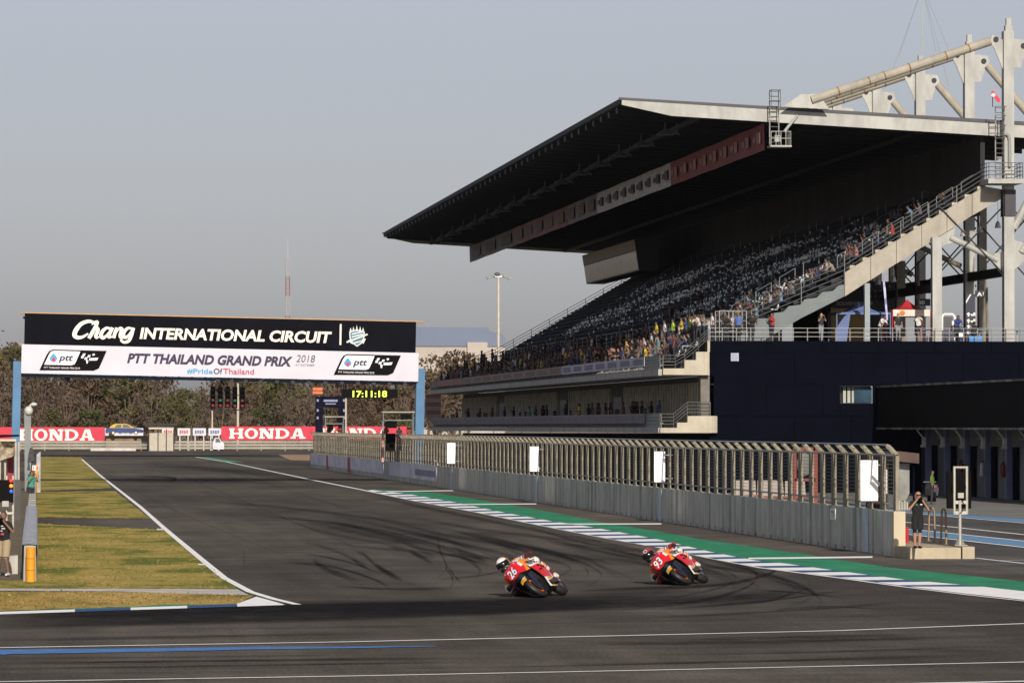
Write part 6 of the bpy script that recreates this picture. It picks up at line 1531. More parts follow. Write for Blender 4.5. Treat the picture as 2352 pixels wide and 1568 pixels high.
# walkway crowd near the stairs, hand placed from the photo: picture x of the body, y of the feet, distance
for (x, Y, po, c, lab, sc_) in ((1636, 279.6, 'stand', (.64, .62, .64), 'man in a white shirt standing tallest above the stair head', 1.03), (1612, 281, 'photo', (.20, .22, .24), 'grey shirted spectator with raised hands left of the stair head', 1), (1568, 283, 'stand', (.62, .43, .03), 'left one of two spectators in yellow shirts side by side', 1),
                                (1577, 283.4, 'stand', (.62, .43, .03), 'right one of two spectators in yellow shirts side by side', 1), (1553, 284, 'photo', (.12, .34, .36), 'teal shirted spectator photographing beside the yellow pair', 1), (1540, 284.6, 'wave', (.06, .06, .07), 'dark shirted spectator waving beside the teal one', 1),
                                (1527, 286, 'photo', (.10, .10, .11), 'dark spectator with raised arms on the walkway', 1), (1507, 287, 'stand', (.36, .66, .06), 'steward in a lime vest on the walkway, right one', 1), (1425, 295, 'stand', (.36, .66, .06), 'steward in a lime vest on the walkway, left one', 1), (1457, 291, 'stand_arms', (.60, .50, .05), 'yellow shirted spectator with folded arms between the stewards', 1),
                                (1345, 303, 'stand', (.58, .46, .04), 'lone spectator in a yellow top by the walkway rail', 1), (1376, 299, 'stand', (.6, .6, .62), 'spectator in white top by the walkway rail', 1), (1300, 308, 'stand', (.04, .04, .05), 'dark spectator by the walkway rail near the middle', 1), (1596, 282, 'stand_arms', (.22, .20, .19), 'grey brown spectator right of the yellow pair', 1),
                                (1585, 281.6, 'lean', (.08, .08, .09), 'dark spectator leaning forward right of the yellow pair', 1), (1490, 289, 'photo', (.04, .06, .16), 'navy shirted spectator with raised hands beside the steward', 1), (1110, 350, 'stand', (.03, .03, .04), 'dark figure on the walkway at two thirds of the stand', 1), (1068, 415, 'stand', (.03, .03, .035), 'tall dark figure at the far end of the stand, right one', 1.05), (1058, 425, 'stand', (.03, .03, .035), 'tall dark figure at the far end of the stand, left one', 1.05)):
    p = px(x, 780, Y); person(po, (min(max(p.x, 40.6), 43.2), Y, ztop), FACE, c, lab, 'spectators on the walkway of the stand', 'dark', sc_)
# scattered spectators up the rows
k = 0
for i in range(60):
    row = rc.choice([0, 1, 1, 2, 2, 3, 3, 4, 5, 6, 8, 10, 12, 14, 15]); y = Y0 + 3.2 + rc.random() ** 2 * 60; nm, c = rcol(); k += 1
    if row > 7: y = Y0 + 3.2 + rc.random() * 14
    person(rc.choice(['sit', 'sit_lean', 'sit_photo']), (UX + DX * row + .25, y, UZ + DZ * row), FACE + rc.uniform(-.4, .3), c, 'spectator in %s top seated on upper row %d, %d metres behind the stair beam' % (nm, row + 1, round(y - Y0)), 'spectators scattered over the upper rows', 'dark')
for (x, y, Y, c, lab, po) in ((2047, 531, 281.5, (.45, .03, .03), 'spectator in a bright red top high beside the stair beam', 'sit'), (1964, 590, 280.8, (.40, .16, .16), 'pink shirted spectator near the bend of the stair beam, right one', 'sit'), (1950, 592, 281.5, (.20, .05, .06), 'maroon shirted spectator near the bend of the stair beam, left one', 'sit'), (1912, 613, 280.6, (.30, .27, .2), 'tan shirted spectator leaning by the lower stair rail, upper one', 'sit_lean'), (1896, 618, 280.8, (.33, .33, .32), 'grey shirted spectator by the lower stair rail, lower one', 'sit')):
    p = px(x, y + 26, Y); row = max(0, round((p.x - UX) / DX)); person(po, (p.x, Y, UZ + DZ * row), FACE, c, lab, 'spectators beside the stair beam')
# lower balcony
ppl = [(1015, 0), (1040, 0), (1048, 1), (1075, 1), (1095, 0), (1110, 0), (1180, 1), (1205, 0), (1216, 1), (1228, 0), (1246, 1), (1256, 1), (1275, 0), (1310, 0), (1332, 1), (1350, 0), (1362, 1), (1378, 1), (1392, 0), (1405, 1), (1416, 0), (1434, 1), (1456, 1), (1467, 1), (1478, 1), (1500, 1), (1518, 1)]
ppl = sorted(ppl + [(x + 5 + (x * 7) % 9, (x // 3) % 2) for x in (1022, 1058, 1066, 1090, 1104, 1125, 1150, 1188, 1222, 1240, 1262, 1288, 1322, 1342, 1366, 1384, 1398, 1410, 1424, 1442, 1450, 1472)])
for j, (x, st) in enumerate(ppl):
    X = 38.3 + (j % 3) * .55; Y = X * F / (x - 95); nm, c = rcol() if j % 4 == 0 else ('dark', (.02, .02, .024))
    if j == 27: nm, c = 'yellow', (.6, .42, .03)
    person(rc.choice(['stand', 'photo', 'stand_arms']) if st else 'sit', (X, Y, 3.965), FACE + rc.uniform(-.3, .3), c, '%s figure in %s on the lower balcony, %s from the right' % ('standing' if st else 'seated', nm, NTH(len(ppl) - j)), 'people on the lower balcony')
# terrace people at the end rail
for (x, Y, po, rot, c, lg, lab) in ((1602, 277.2, 'lean', -.9, (.62, .57, .52), 'dark', 'white shirted person bent over the stair rail corner'), (1668, 278.3, 'lean', 0, (.02, .02, .022), 'dark', 'bare armed person in a black vest leaning on the terrace rail'), (1684, 279.4, 'stand_arms', .3, (.55, .45, .47), 'dark', 'person with dark red hair in a white top behind the rail'), (1696, 278.2, 'stand', -.6, (.08, .16, .42), 'dark', 'man in a blue t-shirt and dark shorts at the terrace rail'),
                                    (1728, 278.3, 'lean', 0, (.016, .016, .018), 'dark', 'person in black leaning on the terrace rail'), (1774, 278.4, 'photo', -1.2, (.48, .03, .035), 'dark', 'man in a red polo holding a camera at the terrace rail'), (1886, 278.5, 'photo', .4, (.03, .03, .032), 'pale', 'man in black with pale trousers at the tan panel'), (2026, 278.3, 'lean', .7, (.65, .63, .62), 'dark', 'person in a white t-shirt leaning on the rail by the blue tent'),
                                    (2063, 278.4, 'stand', .2, (.02, .02, .025), 'pale', 'man in a black t-shirt and grey trousers before the red tent'), (2110, 278.5, 'photo', -.4, (.62, .60, .58), 'dark', 'person in a white top photographing right of the red tent'), (2199, 278.5, 'lean', .1, (.03, .055, .22), 'dark', 'man in a navy blue polo behind the terrace rail'), (2238, 279.6, 'sit', 2.6, (.02, .02, .02), 'dark', 'seated person in black right of the totem')):
    p = px(x, 781, Y); person(po, (p.x, Y, ztop), rot, c, lab, 'people on the terrace', lg)
# pit wall crews on the stands
for (x, y, Y, c, lab) in ((757, 984, 441, (.35, .06, .03), 'crew member in red on the small pit wall stand, left one'), (781, 984, 441, (.28, .05, .03), 'crew member in red on the small pit wall stand, right one'), (887, 985, 373, (.40, .09, .03), 'crew member in orange with a white cap on the larger stand'), (918, 988, 373, (.03, .03, .04), 'crew member in black on the larger stand'), (941, 986, 373, (.30, .05, .03), 'crew member in dark red on the larger stand')):
    p = px(x, y, Y); person('sit', (p.x, Y + .5, p.z - 0.95), 0, c, lab, 'crew on the pit wall stands')
for (x, Y, c, lab) in ((1675 * .2563 + 0, 0, 0, ''),): pass
for (x, y, Y, c, lab) in ((733, 1040, 440, (.45, .45, .46), 'head and shoulders over the far banner, left one'), (739, 1040, 439, (.04, .04, .05), 'head and shoulders over the far banner, second one'), (966, 1058, 317, (.25, .30, .38), 'person leaning over the pit wall beside the smallest board, left one'), (972, 1058, 316, (.55, .40, .36), 'person leaning over the pit wall beside the smallest board, right one'), (795, 1042, 395, (.03, .03, .04), 'dark person behind the far fence, left one'), (812, 1044, 388, (.03, .03, .04), 'dark person behind the far fence, right one'), (862, 1040, 360, (.05, .05, .06), 'dark person behind the fence by the black screen')):
    p = px(x, y, Y); person('lean' if x > 900 else 'stand', (WX + .75, Y, .35 if x > 900 else .25), FACE, c, lab, 'people behind the pit wall')
p = px(757, 984, 441); b = MB(); b.box((p.x - .6, 440.9, 2.0), (p.x + 2.0, 442.2, 2.4)); b.top('crew_bench', DARKST, 'dark bench platform under the small stand crew', 'bench')
p = px(887, 985, 373); b = MB(); b.box((p.x - .5, 372.9, 1.9), (p.x + 2.6, 374.2, 2.36)); b.top('crew_bench', DARKST, 'dark bench platform under the larger stand crew', 'bench')

# ------------------------------------------------------------------ photographer at the end of the pit wall
BLKC = mat('cloth_black', (.010, .010, .011), .9, var=.15, scale=8)
def photographer(x, y, z, lab, turn, mats, legs, head_to=0.0, hgt=1.0, pose_extra=None):
    p = G(x, y, z)
    po = dict(elL=V(.31, -.10, 1.17), haL=V(.07, -.22, 1.485), elR=V(-.31, -.10, 1.17), haR=V(-.085, -.23, 1.48), curl=V(0, -.015, .0), hip=V(.0, .02, .94), knL=V(.06, -.03, .5), anL=V(.05, .0, .09), knR=V(-.09, .0, .5), anR=V(-.08, .05, .09))
    if pose_extra: po.update(pose_extra)
    me = body('person', human(po, sleeves=1, legs=legs, fingers=True), .016, mats, 2)
    o = bpy.data.objects.new('person', me); COL.objects.link(o); o.location = p; o.rotation_euler = (0, 0, turn); o.scale = (hgt,) * 3
    tag(o, lab, 'person'); ORG[o.name] = tuple(p)
    return o, p
ph, pp = photographer(2108, 1259, .345, 'man in black t-shirt and black shorts photographing at the end of the pit wall', .10, [SKIN, BLKC, BLKC, HAIR, BLKC], 1, hgt=1.0)
b = MB()
hd = V(0, -.02, 1.60)
for s in (-1, 1): b.box((hd.x + s * .045 - .035, hd.y - .118, hd.z - .0), (hd.x + s * .045 + .035, hd.y - .105, hd.z + .045))
b.box((hd.x - .085, hd.y - .112, hd.z + .03), (hd.x + .085, hd.y - .106, hd.z + .045)); b.part('sunglasses', BLK, ph, local=True)
b = MB()
for s, kn in ((1, V(.06, -.03, .5)), (-1, V(-.09, 0, .5))):
    hp = V(s * .085, .02, .92); rows = []
    for f, r_ in ((0, .112), (.3, .112), (.6, .11), (.82, .108)):
        c = hp.lerp(kn, f); rows.append([c + V(math.cos(a) * r_ * .95, math.sin(a) * r_, 0) for a in [2 * math.pi * i / 14 for i in range(15)]])
    b.grid(rows)
b.part('shorts', BLKC, ph, local=True, smooth=True)
b = MB(); b.box((.03, -.152, 1.32), (.10, -.146, 1.35)); b.part('chest_logo', mat('logo_white', (.6, .6, .6), .6), ph, local=True)
b = MB(); b.box((-.10, -.152, 1.31), (-.05, -.146, 1.34)); b.part('chest_logo', mat('logo_green', (.02, .3, .08), .6), ph, local=True)
cm = MB(); cm.box((-.07, -.30, 1.50), (.07, -.22, 1.60)); cm.box((-.035, -.29, 1.601), (.035, -.23, 1.63)); cm.lathe([(0, .038), (.10, .04), (.10, .03), (.08, 0)], (0, -.30, 1.545), (0, -1, 0), 14)
c_ = MB(); M = Matrix.Translation(pp) @ Matrix.Rotation(.10, 4, 'Z'); c_.v = [M @ (v + V(0, .02, -.035)) for v in cm.v]; c_.f = cm.f; c_.m = cm.m
c_.top('camera', BLK, 'black camera held to the face of the man at the pit wall', 'camera')
# left photographer in black shirt and khaki shorts
pl2, p2 = photographer(8, 1322, .02, 'man in a black printed t-shirt and khaki shorts photographing at the left edge', -.35, [SKIND, BLKC, SHORT, mat('hair_brown', (.05, .03, .02), .6), mat('shoe_white', (.55, .55, .56), .6)], 1, hgt=1.0, pose_extra=dict(knL=V(.10, -.10, .5), anL=V(.16, -.05, .09), knR=V(-.12, .05, .5), anR=V(-.2, .16, .09)))
b = MB()
for s, kn in ((1, V(.10, -.10, .5)), (-1, V(-.12, .05, .5))):
    hp = V(s * .085, .02, .94); rows = []
    for f, r_ in ((0, .125), (.3, .122), (.6, .118), (.95, .11)):
        c = hp.lerp(kn, f); rows.append([c + V(math.cos(a) * r_ * .95, math.sin(a) * r_, 0) for a in [2 * math.pi * i / 14 for i in range(15)]])
    b.grid(rows)
b.part('shorts', SHORT, pl2, local=True, smooth=True)
b = MB(); 
for (x_, z_, w_, h_) in ((-.02, 1.33, .07, .03), (.0, 1.26, .1, .04), (-.03, 1.2, .06, .03)): b.box((x_, -.158, z_), (x_ + w_, -.15, z_ + h_))
b.part('shirt_print', mat('print_grey', (.4, .38, .38), .7), pl2, local=True)
b = MB(); b.box((-.02, -.158, 1.10), (.07, -.15, 1.16)); b.part('shirt_print', mat('print_red', (.35, .05, .07), .7), pl2, local=True)
c_ = MB(); M = Matrix.Translation(p2) @ Matrix.Rotation(-.35, 4, 'Z'); c_.v = [M @ (v + V(0, .02, -.035)) for v in cm.v]; c_.f = cm.f; c_.m = cm.m
c_.top('camera', BLK, 'black camera held by the man at the left edge', 'camera')
# second photographer further back on the left
p3 = px(72, 1128, 215); o3 = person('photo', (p3.x, 215, .25), .7, (.06, .28, .20), 'bare armed person in a green vest photographing behind the left wall', None, 'dark', 1.0)
# marshal in orange with a white helmet behind the fence
p4 = px(1951, 1100, 148); o4 = person('stand_arms', (WX + .9, 148.8, .5), -1.7, (.38, .055, .012), 'marshal in orange with a white helmet behind the fence', None, 'dark', 1.0)
hb = MB(); q4 = o4.location + V(0, 0, 1.66) ; hb.ell((0, -.02, 1.66), (.125, .15, .11)); hb.box((-.1, -.25, 1.62), (.1, -.12, 1.64)); hb.part('helmet', WB, o4, local=True, smooth=True)
b = MB(); b.box((WX + .5, 148.2, 0), (WX + 1.6, 150, .495)); b.top('marshal_step', DARKST, 'dark step under the orange marshal', 'step')
p5 = px(2149, 1125, 235); o5 = person('stand', (p5.x, 236, 0), 1.2, (.10, .20, .03), 'person in a dull lime vest beside the garages', None, 'dark', 1.02)
# ------------------------------------------------------------------ racing motorcycles and riders
def gloss(name, c, r=.28): return mat(name, c, r, 0, var=0, spec=.5)
BRED, BORA, BWHI, BBLK = gloss('fairing_red', (.56, .010, .018)), gloss('fairing_orange', (.72, .22, .012)), gloss('fairing_white', (.72, .70, .68)), gloss('fairing_black', (.010, .010, .011))
BYEL, BNAV = gloss('fairing_yellow', (.68, .33, .015)), gloss('fork_navy', (.02, .025, .06))
TYRE = mat('tyre', (.014, .013, .013), .55, var=.2, scale=9); RIMO = gloss('rim_orange', (.85, .16, .012), .35); DISC = mat('brake_disc', (.10, .10, .10), .35, .7, var=.1); ALU = mat('bike_metal', (.42, .42, .42), .3, .7, var=.1); BIKEK = mat('bike_black', (.012, .012, .013), .5, var=.2)
SCREEN = mat('screen_smoke', (.09, .085, .10), .12, var=0, spec=.7)
def torus(mb, c, Rr, rt_, ry, n=36, m=12, mi=0):
    rows = []
    for i in range(n + 1):
        a = 2 * math.pi * i / n
        rows.append([Vector((c[0] + (Rr + rt_ * math.cos(2 * math.pi * k / m)) * math.cos(a), c[1] + ry * math.sin(2 * math.pi * k / m), c[2] + (Rr + rt_ * math.cos(2 * math.pi * k / m)) * math.sin(a))) for k in range(m + 1)])
    mb.grid(rows, mi)
def wheel(par, c, Rr, rt_, ry, name):
    w_ = bpy.data.objects.new(name, None); COL.objects.link(w_); w_.parent = par; ORG[w_.name] = (0, 0, 0)
    b = MB(); torus(b, c, Rr - rt_, rt_, ry); b.part('tyre', TYRE, w_, True, local=True)
    b = MB(); n = 30
    for s in (-1, 1):
        b.grid([[(c[0] + r * math.cos(2 * math.pi * i / n), c[1] + s * y, c[2] + r * math.sin(2 * math.pi * i / n)) for i in range(n + 1)] for r, y in ((Rr - rt_ * 1.45, ry * .62), (Rr - rt_ * 2.1, ry * .80), (Rr - rt_ * 2.5, ry * .55))])
    b.part('rim', RIMO, w_, True, local=True)
    b = MB()
    for k in range(5):
        a = 2 * math.pi * k / 5 + .3; b.tube((c[0], c[1], c[2]), (c[0] + (Rr - rt_ * 2.2) * math.cos(a), c[1], c[2] + (Rr - rt_ * 2.2) * math.sin(a)), .03, .02, 6)
    b.tube((c[0], -.1, c[2]), (c[0], .1, c[2]), .035, None, 8); b.part('spokes', BIKEK, w_, local=True)
    b = MB()
    for s in ((-1, 1) if name == 'front_wheel' else (1,)): b.lathe([(.0, .07), (.0, .16), (.006, .16), (.006, .07)], (c[0], s * .078, c[2]), (0, 1, 0), 24)
    b.part('brake_disc', DISC, w_, local=True)
    return w_
def motorcycle(M, number, label, numcol):
    t = thing('racing_motorcycle', label, 'motorcycle', (0, 0, 0), 'racing motorcycles leaned into the corner')
    wheel(t, (0, 0, .30), .30, .062, .062, 'front_wheel'); wheel(t, (-1.43, 0, .315), .315, .085, .098, 'rear_wheel')
    b = MB()                                              # nose
    secs = [(.31, [(0, .83), (.10, .825), (.145, .79), (.15, .74), (.10, .69), (0, .675)]), (.22, [(0, .96), (.13, .95), (.20, .87), (.21, .765), (.15, .66), (0, .64)]),
            (.09, [(0, 1.02), (.13, 1.01), (.215, .92), (.245, .78), (.19, .64), (0, .60)]), (-.06, [(0, 1.07), (.125, 1.05), (.235, .96), (.285, .82), (.23, .64), (0, .60)]), (-.22, [(0, 1.10), (.11, 1.08), (.22, .99), (.31, .86), (.26, .66), (.05, .60)])]
    rows = []
    for x, P in secs: rows.append([(x, -y, z) for y, z in P[::-1]] + [(x, y, z) for y, z in P[1:]])
    fm = lambda i, j: (4 if j in (4, 5) and i >= 2 else 1 if j in (0, 9) else 0 if i == 0 else (2 if j in (2, 7) else 0) if i == 1 else (2 if j in (3, 6) else 3) if i == 2 else 3)
    b.grid(rows, 0, fm); b.poly([Vector(p) for p in rows[0]][:-1], 0)
    b.part('nose_fairing', [BRED, BIKEK, BWHI, BORA, SCREEN], t, local=True, smooth=False)
    cols = [[(.02, .25, .84), (-.05, .27, .66), (-.13, .28, .48), (-.22, .255, .32), (-.34, .16, .13)], [(-.18, .29, .87), (-.2, .31, .66), (-.26, .305, .48), (-.34, .27, .315), (-.44, .17, .115)], [(-.36, .335, .88), (-.38, .345, .665), (-.42, .325, .48), (-.5, .27, .31), (-.58, .165, .11)],
            [(-.58, .355, .83), (-.64, .35, .62), (-.70, .31, .45), (-.78, .23, .3), (-.85, .14, .14)], [(-.78, .24, .71), (-.86, .25, .56), (-.9, .23, .43), (-.98, .2, .29), (-1.05, .12, .17)]]
    for s in (1, -1):
        b = MB(); fm2 = lambda i, j: ((0 if i < 3 else 4) if j == 0 else (1 if i < 3 else 0) if j in (1, 2) else (0 if i < 1 else 2))
        rows = [[(x, s * y, z) for x, y, z in c] for c in cols]; b.grid(rows, 0, fm2); b.grid([[(x, s * (y - .02), z) for x, y, z in c] for c in cols], 3)
        b.grid([[(cols[0][k][0], s * (cols[0][k][1] - d), cols[0][k][2]) for k in range(5)] for d in (0, .02)], 3)
        b.part('side_fairing', [BWHI, BRED, BYEL, BBLK, BORA], t, local=True, smooth=False)
    b = MB(); put_text(b, 'REPSOL', (-.05, .298, .705), (-.50, .088, -.03), (0, -.012, .12), .03, 0); b.part('side_lettering', gloss('letter_bike', (.012, .012, .014)), t, local=True)
    b = MB(); b.poly([(.0, .275, .83), (-.03, .283, .71), (-.045, .287, .71), (-.02, .282, .83)]); b.part('red_slash', BRED, t, local=True)
    b = MB(); put_text(b, number, (.366, -.115, .70), (0, .23, 0), (-.085, 0, .21), .055, .1); nb = b.part('race_number_outline', BBLK if number == '93' else gloss('num_navy', (.03, .04, .10)), t, local=True)
    b = MB(); put_text(b, number, (.378, -.104, .707), (0, .208, 0), (-.08, 0, .195), .02, .1); b.part('race_number', numcol, t, local=True)
    b = MB(); put_text(b, 'REPSOL', (.20, -.13, .965), (0, .26, 0), (-.09, 0, .05), .03, 0); b.part('nose_lettering', gloss('letter_bike', (.012, .012, .014)), t, local=True)
    b = MB()
    for (x, z, w_, h_) in ((-.30, .60, .07, .035), (-.42, .57, .06, .03), (-.52, .545, .05, .03), (-.24, .50, .10, .02)): yy = .362; b.hexa([(x, yy - .06, z), (x - w_, yy - .04, z - .01), (x - w_, yy - .01, z - .01), (x, yy - .03, z), (x, yy - .06, z + h_), (x - w_, yy - .04, z + h_ - .01), (x - w_, yy - .005, z + h_ - .01), (x, yy - .025, z + h_)])
    b.part('fairing_vents', BBLK, t, local=True)
    b = MB(); b.poly([(.235, -.155, .90), (.235, .155, .90), (.205, .165, .945), (.205, -.165, .945)]); b.part('nose_stripe', BWHI, t, local=True)
    b = MB(); b.ell((-.55, 0, .86), (.32, .19, .17), 14, 9); b.part('tank', BORA, t, True, local=True)
    b = MB(); b.prism([(-.12, -.2, .62), (-.5, -.2, .78), (-1.0, -.18, .66), (-1.1, -.18, .42), (-.9, -.16, .16), (-.42, -.16, .14), (-.2, -.2, .4)], (0, .4, 0)); b.part('engine', BIKEK, t, local=True)
    b = MB(); b.prism([(-.84, -.1, .78), (-1.0, -.13, .86), (-1.35, -.12, .98), (-1.72, -.05, 1.06), (-1.74, -.05, .99), (-1.4, -.11, .84), (-1.0, -.12, .70)], (0, .0, 0)); b = MB()
    sec = [(-.82, .14, .80, .68), (-1.05, .15, .90, .74), (-1.35, .13, 1.0, .85), (-1.6, .08, 1.05, .95), (-1.76, .03, 1.06, 1.0)]
    b.grid([[(x, -w_, zb), (x, -w_ * .9, zt), (x, w_ * .9, zt), (x, w_, zb), (x, -w_, zb)] for x, w_, zt, zb in sec], 0, lambda i, j: 1 if j == 1 else 0); b.part('seat_unit', [BORA, BIKEK], t, local=True)
    b = MB()
    for s in (-1, 1): b.tube((0, s * .105, .3), (-.26, s * .105, .84), .032, .03, 8); b.tube((-.08, s * .105, .46), (-.22, s * .105, .76), .042, None, 8); b.hexa([(.02, s * .09, .2), (.06, s * .09, .28), (.06, s * .13, .28), (.02, s * .13, .2), (-.06, s * .09, .3), (-.02, s * .09, .4), (-.02, s * .13, .4), (-.06, s * .13, .3)])
    b.part('fork', [BNAV], t, local=True)
    b = MB(); n = 12
    b.grid([[(.332 * math.cos(R(35 + 105 * i / n)), y, .3 + .332 * math.sin(R(35 + 105 * i / n)) - abs(y) * .25) for y in (-.078, -.04, 0, .04, .078)] for i in range(n + 1)], 0, lambda i, j: 1 if i < 2 else (2 if j in (0, 3) and i > 4 else 0)); b.part('front_fender', [BWHI, BYEL, BNAV], t, local=True)
    b = MB()
    for s in (-1, 1): b.hexa([(-.95, s * .10, .36), (-1.43, s * .12, .29), (-1.43, s * .15, .29), (-.95, s * .15, .36), (-.95, s * .10, .52), (-1.43, s * .12, .36), (-1.43, s * .15, .36), (-.95, s * .15, .52)])
    b.part('swingarm', ALU, t, local=True)
    b = MB(); b.hexa([(-1.0, .155, .22), (-1.25, .16, .22), (-1.25, .19, .22), (-1.0, .19, .22), (-.95, .155, .38), (-1.25, .16, .36), (-1.25, .19, .36), (-.95, .19, .38)]); b.part('chain_guard', mat('guard_pink', (.42, .22, .20), .5, var=.3, scale=30), t, local=True)
    b = MB(); b.tube((-.9, -.12, .2), (-1.3, -.16, .42), .05, .06, 10); b.tube((-1.2, .09, .80), (-1.7, .08, .93), .045, .05, 10); b.part('exhaust', ALU, t, local=True)
    b = MB()
    for s in (-1, 1): b.tube((-.27, s * .11, .86), (-.34, s * .30, .83), .018, None, 6); b.tube((-1.0, s * .15, .37), (-1.0, s * .27, .36), .018, None, 6)
    b.part('handlebars', BIKEK, t, local=True)
    t.matrix_world = M
    return t
def rider(M, label, cols, helm, scheme):
    W_, K_, O_, D_ = 0, 1, 2, 3
    N_ = 4
    lh, rh = V(-.33, .285, .85), V(-.33, -.285, .84)
    B = [(V(-.97, -.25, .91), V(-.97, -.03, .93), .135, .135, K_), (V(-.95, -.14, .95), V(-.68, -.14, 1.07), .145, .155, W_), (V(-.62, -.28, 1.06), V(-.62, .02, 1.08), .115, .115, O_), (V(-.80, -.14, 1.18), V(-.60, -.14, 1.20), .07, .085, W_), (V(-.60, -.14, 1.10), V(-.50, -.15, 1.19), .075, .08, K_),
         (V(-.60, .08, 1.07), V(-.55, .24, .99), .085, .07, W_), (V(-.55, .24, .99), V(-.50, .38, .93), .068, .062, D_), (V(-.50, .38, .93), V(-.41, .33, .88), .06, .05, K_), (V(-.41, .33, .88), lh, .046, .038, D_),
         (V(-.60, -.34, 1.05), V(-.48, -.45, .93), .085, .07, O_), (V(-.48, -.45, .93), V(-.40, -.51, .83), .068, .062, W_), (V(-.40, -.51, .83), V(-.36, -.40, .82), .06, .05, K_), (V(-.36, -.40, .82), rh, .046, .038, D_),
         (V(-.93, -.02, .86), V(-.70, .20, .82), .115, .095, K_), (V(-.70, .20, .82), V(-.54, .32, .77), .09, .08, O_), (V(-.54, .32, .77), V(-.52, .34, .75), .088, .085, W_), (V(-.54, .32, .75), V(-.82, .29, .52), .08, .065, W_), (V(-.82, .29, .52), V(-1.04, .25, .38), .062, .05, D_), (V(-1.05, .25, .37), V(-.90, .27, .30), .05, .042, W_), (V(-1.05, .25, .37), V(-1.09, .25, .31), .048, .045, W_),
         (V(-.93, -.26, .86), V(-.72, -.40, .79), .115, .095, K_), (V(-.72, -.40, .79), V(-.56, -.50, .72), .09, .08, D_), (V(-.56, -.50, .70), V(-.82, -.42, .55), .08, .065, K_), (V(-.82, -.42, .55), V(-1.0, -.30, .47), .06, .05, K_), (V(-1.0, -.30, .46), V(-.88, -.30, .38), .05, .042, K_)]
    for h, s in ((lh, 1), (rh, -1)):
        B.append((h + V(.0, 0, .012), h + V(.05, s * .01, .012), .034, .032, D_))
        for j in range(4):
            k = h + V(.055, s * (.035 - .023 * j), .018); m_ = k + V(.028, 0, -.022 - .004 * (j % 2)); B += [(k, m_, .0115, .011, D_), (m_, m_ + V(-.03, 0, -.02), .011, .0095, D_)]
        B.append((h + V(.01, -s * .035, -.01), h + V(.05, -s * .05, -.028), .012, .010, D_))
    me = body('person', B, .0135, cols, 3)
    o = bpy.data.objects.new('person', me); COL.objects.link(o); tag(o, label, 'person', 'motorcycle riders'); ORG[o.name] = (0, 0, 0)
    hc = V(-.44, -.15, 1.25); HM = Matrix.Rotation(-.42, 3, 'X') @ Matrix.Rotation(.12, 3, 'Y') @ Matrix.Rotation(.10, 3, 'Z')
    def fm(th, ph):
        ph = (ph + math.pi) % (2 * math.pi) - math.pi
        if scheme == 0:
            if th > 2.15: return 1
            if th < .95 and abs(ph) < 1.3: return 2 if .35 < th < .62 else 0
            if ph > .9 and th < 1.7: return 3 if th > .9 else 4
            if ph < -1.2: return 2
            return 0
        if th > 2.0: return 1
        if .5 < th < 1.1 and abs(ph) < .5: return 1
        if th < .5 or abs(ph) > 2.4: return 2
        return 2 if int((ph + 3.2) * 3) % 3 else 3
    b = MB(); HS = 1.14; HM = HM @ Matrix.Scale(HS, 3); b.ell(hc, (.158, .13, .145), 24, 16, 0, HM, fm)
    b.ell(hc + HM @ V(.07, 0, -.085), (.095, .095, .065), 16, 9, 1, HM)
    b.ell(hc + HM @ V(-.12, 0, .055), (.085, .07, .05), 14, 8, 2 if scheme else 0, HM)
    hm = b.part('helmet', helm, o, True, local=True)
    b = MB(); rows = []
    for i in range(9):
        th = 1.12 + (1.88 - 1.12) * i / 8
        rows.append([hc + HM @ V(.166 * math.sin(th) * math.cos(ph), .138 * math.sin(th) * math.sin(ph), .150 * math.cos(th)) for ph in [-1.25 + 2.5 * k / 16 for k in range(17)]])
    b.grid(rows); b.part('visor', gloss('visor_black', (.006, .006, .007), .08), hm, True, local=True)
    b = MB(); n = 16
    for r_ in ([(.9, .0)] if scheme else [(.80, -.2)]):
        c = V(.168 * math.sin(r_[0]) * math.cos(r_[1]), .14 * math.sin(r_[0]) * math.sin(r_[1]), .154 * math.cos(r_[0])); nr = V(c.x / .025, c.y / .017, c.z / .021).normalized(); u = nr.orthogonal().normalized(); v = nr.cross(u)
        b.grid([[hc + HM @ (c + u * ra * .9 * math.cos(2 * math.pi * k / n) + v * ra * math.sin(2 * math.pi * k / n)) for k in range(n + 1)] for ra in (.03, .042)])
    b.part('helmet_ring', BWHI, hm, local=True)
    b = MB(); b.ell(V(-.52, .385, .765), (.055, .03, .07), 10, 7); b.ell(V(-.57, -.555, .70), (.06, .03, .06), 10, 7); b.part('knee_slider', mat('slider_pale', (.60, .54, .45), .5, var=.1) if scheme == 0 else mat('slider_dark', (.05, .04, .04), .5), o, True, local=True)
    b = MB(); 
    for k in range(4): f = k / 4; c = V(-.60, .10, 1.07).lerp(V(-.52, .34, .95), f + .1); b.lathe([(-.012, .078 - .01 * f), (.012, .076 - .01 * f)], c, V(.08, .24, -.12), 12)
    b.part('sleeve_bands', [BNAV], o, local=True)
    b = MB(); u = (V(-.82, .29, .52) - V(-.54, .32, .75)).normalized()
    for f, h_, r_ in ((.16, .014, .092), (.52, .03, .079), (.72, .012, .073)): b.lathe([(-h_, r_ + .003), (h_, r_ + .001)], V(-.54, .32, .75).lerp(V(-.82, .29, .52), f), u, 14, 1 if f == .52 else 0)
    b.lathe([(-.014, .102), (.014, .101)], V(-.62, .26, .79), V(.16, .12, -.05), 14); b.part('leg_bands', [BBLK, BORA], o, local=True)
    o.matrix_world = M
    return o
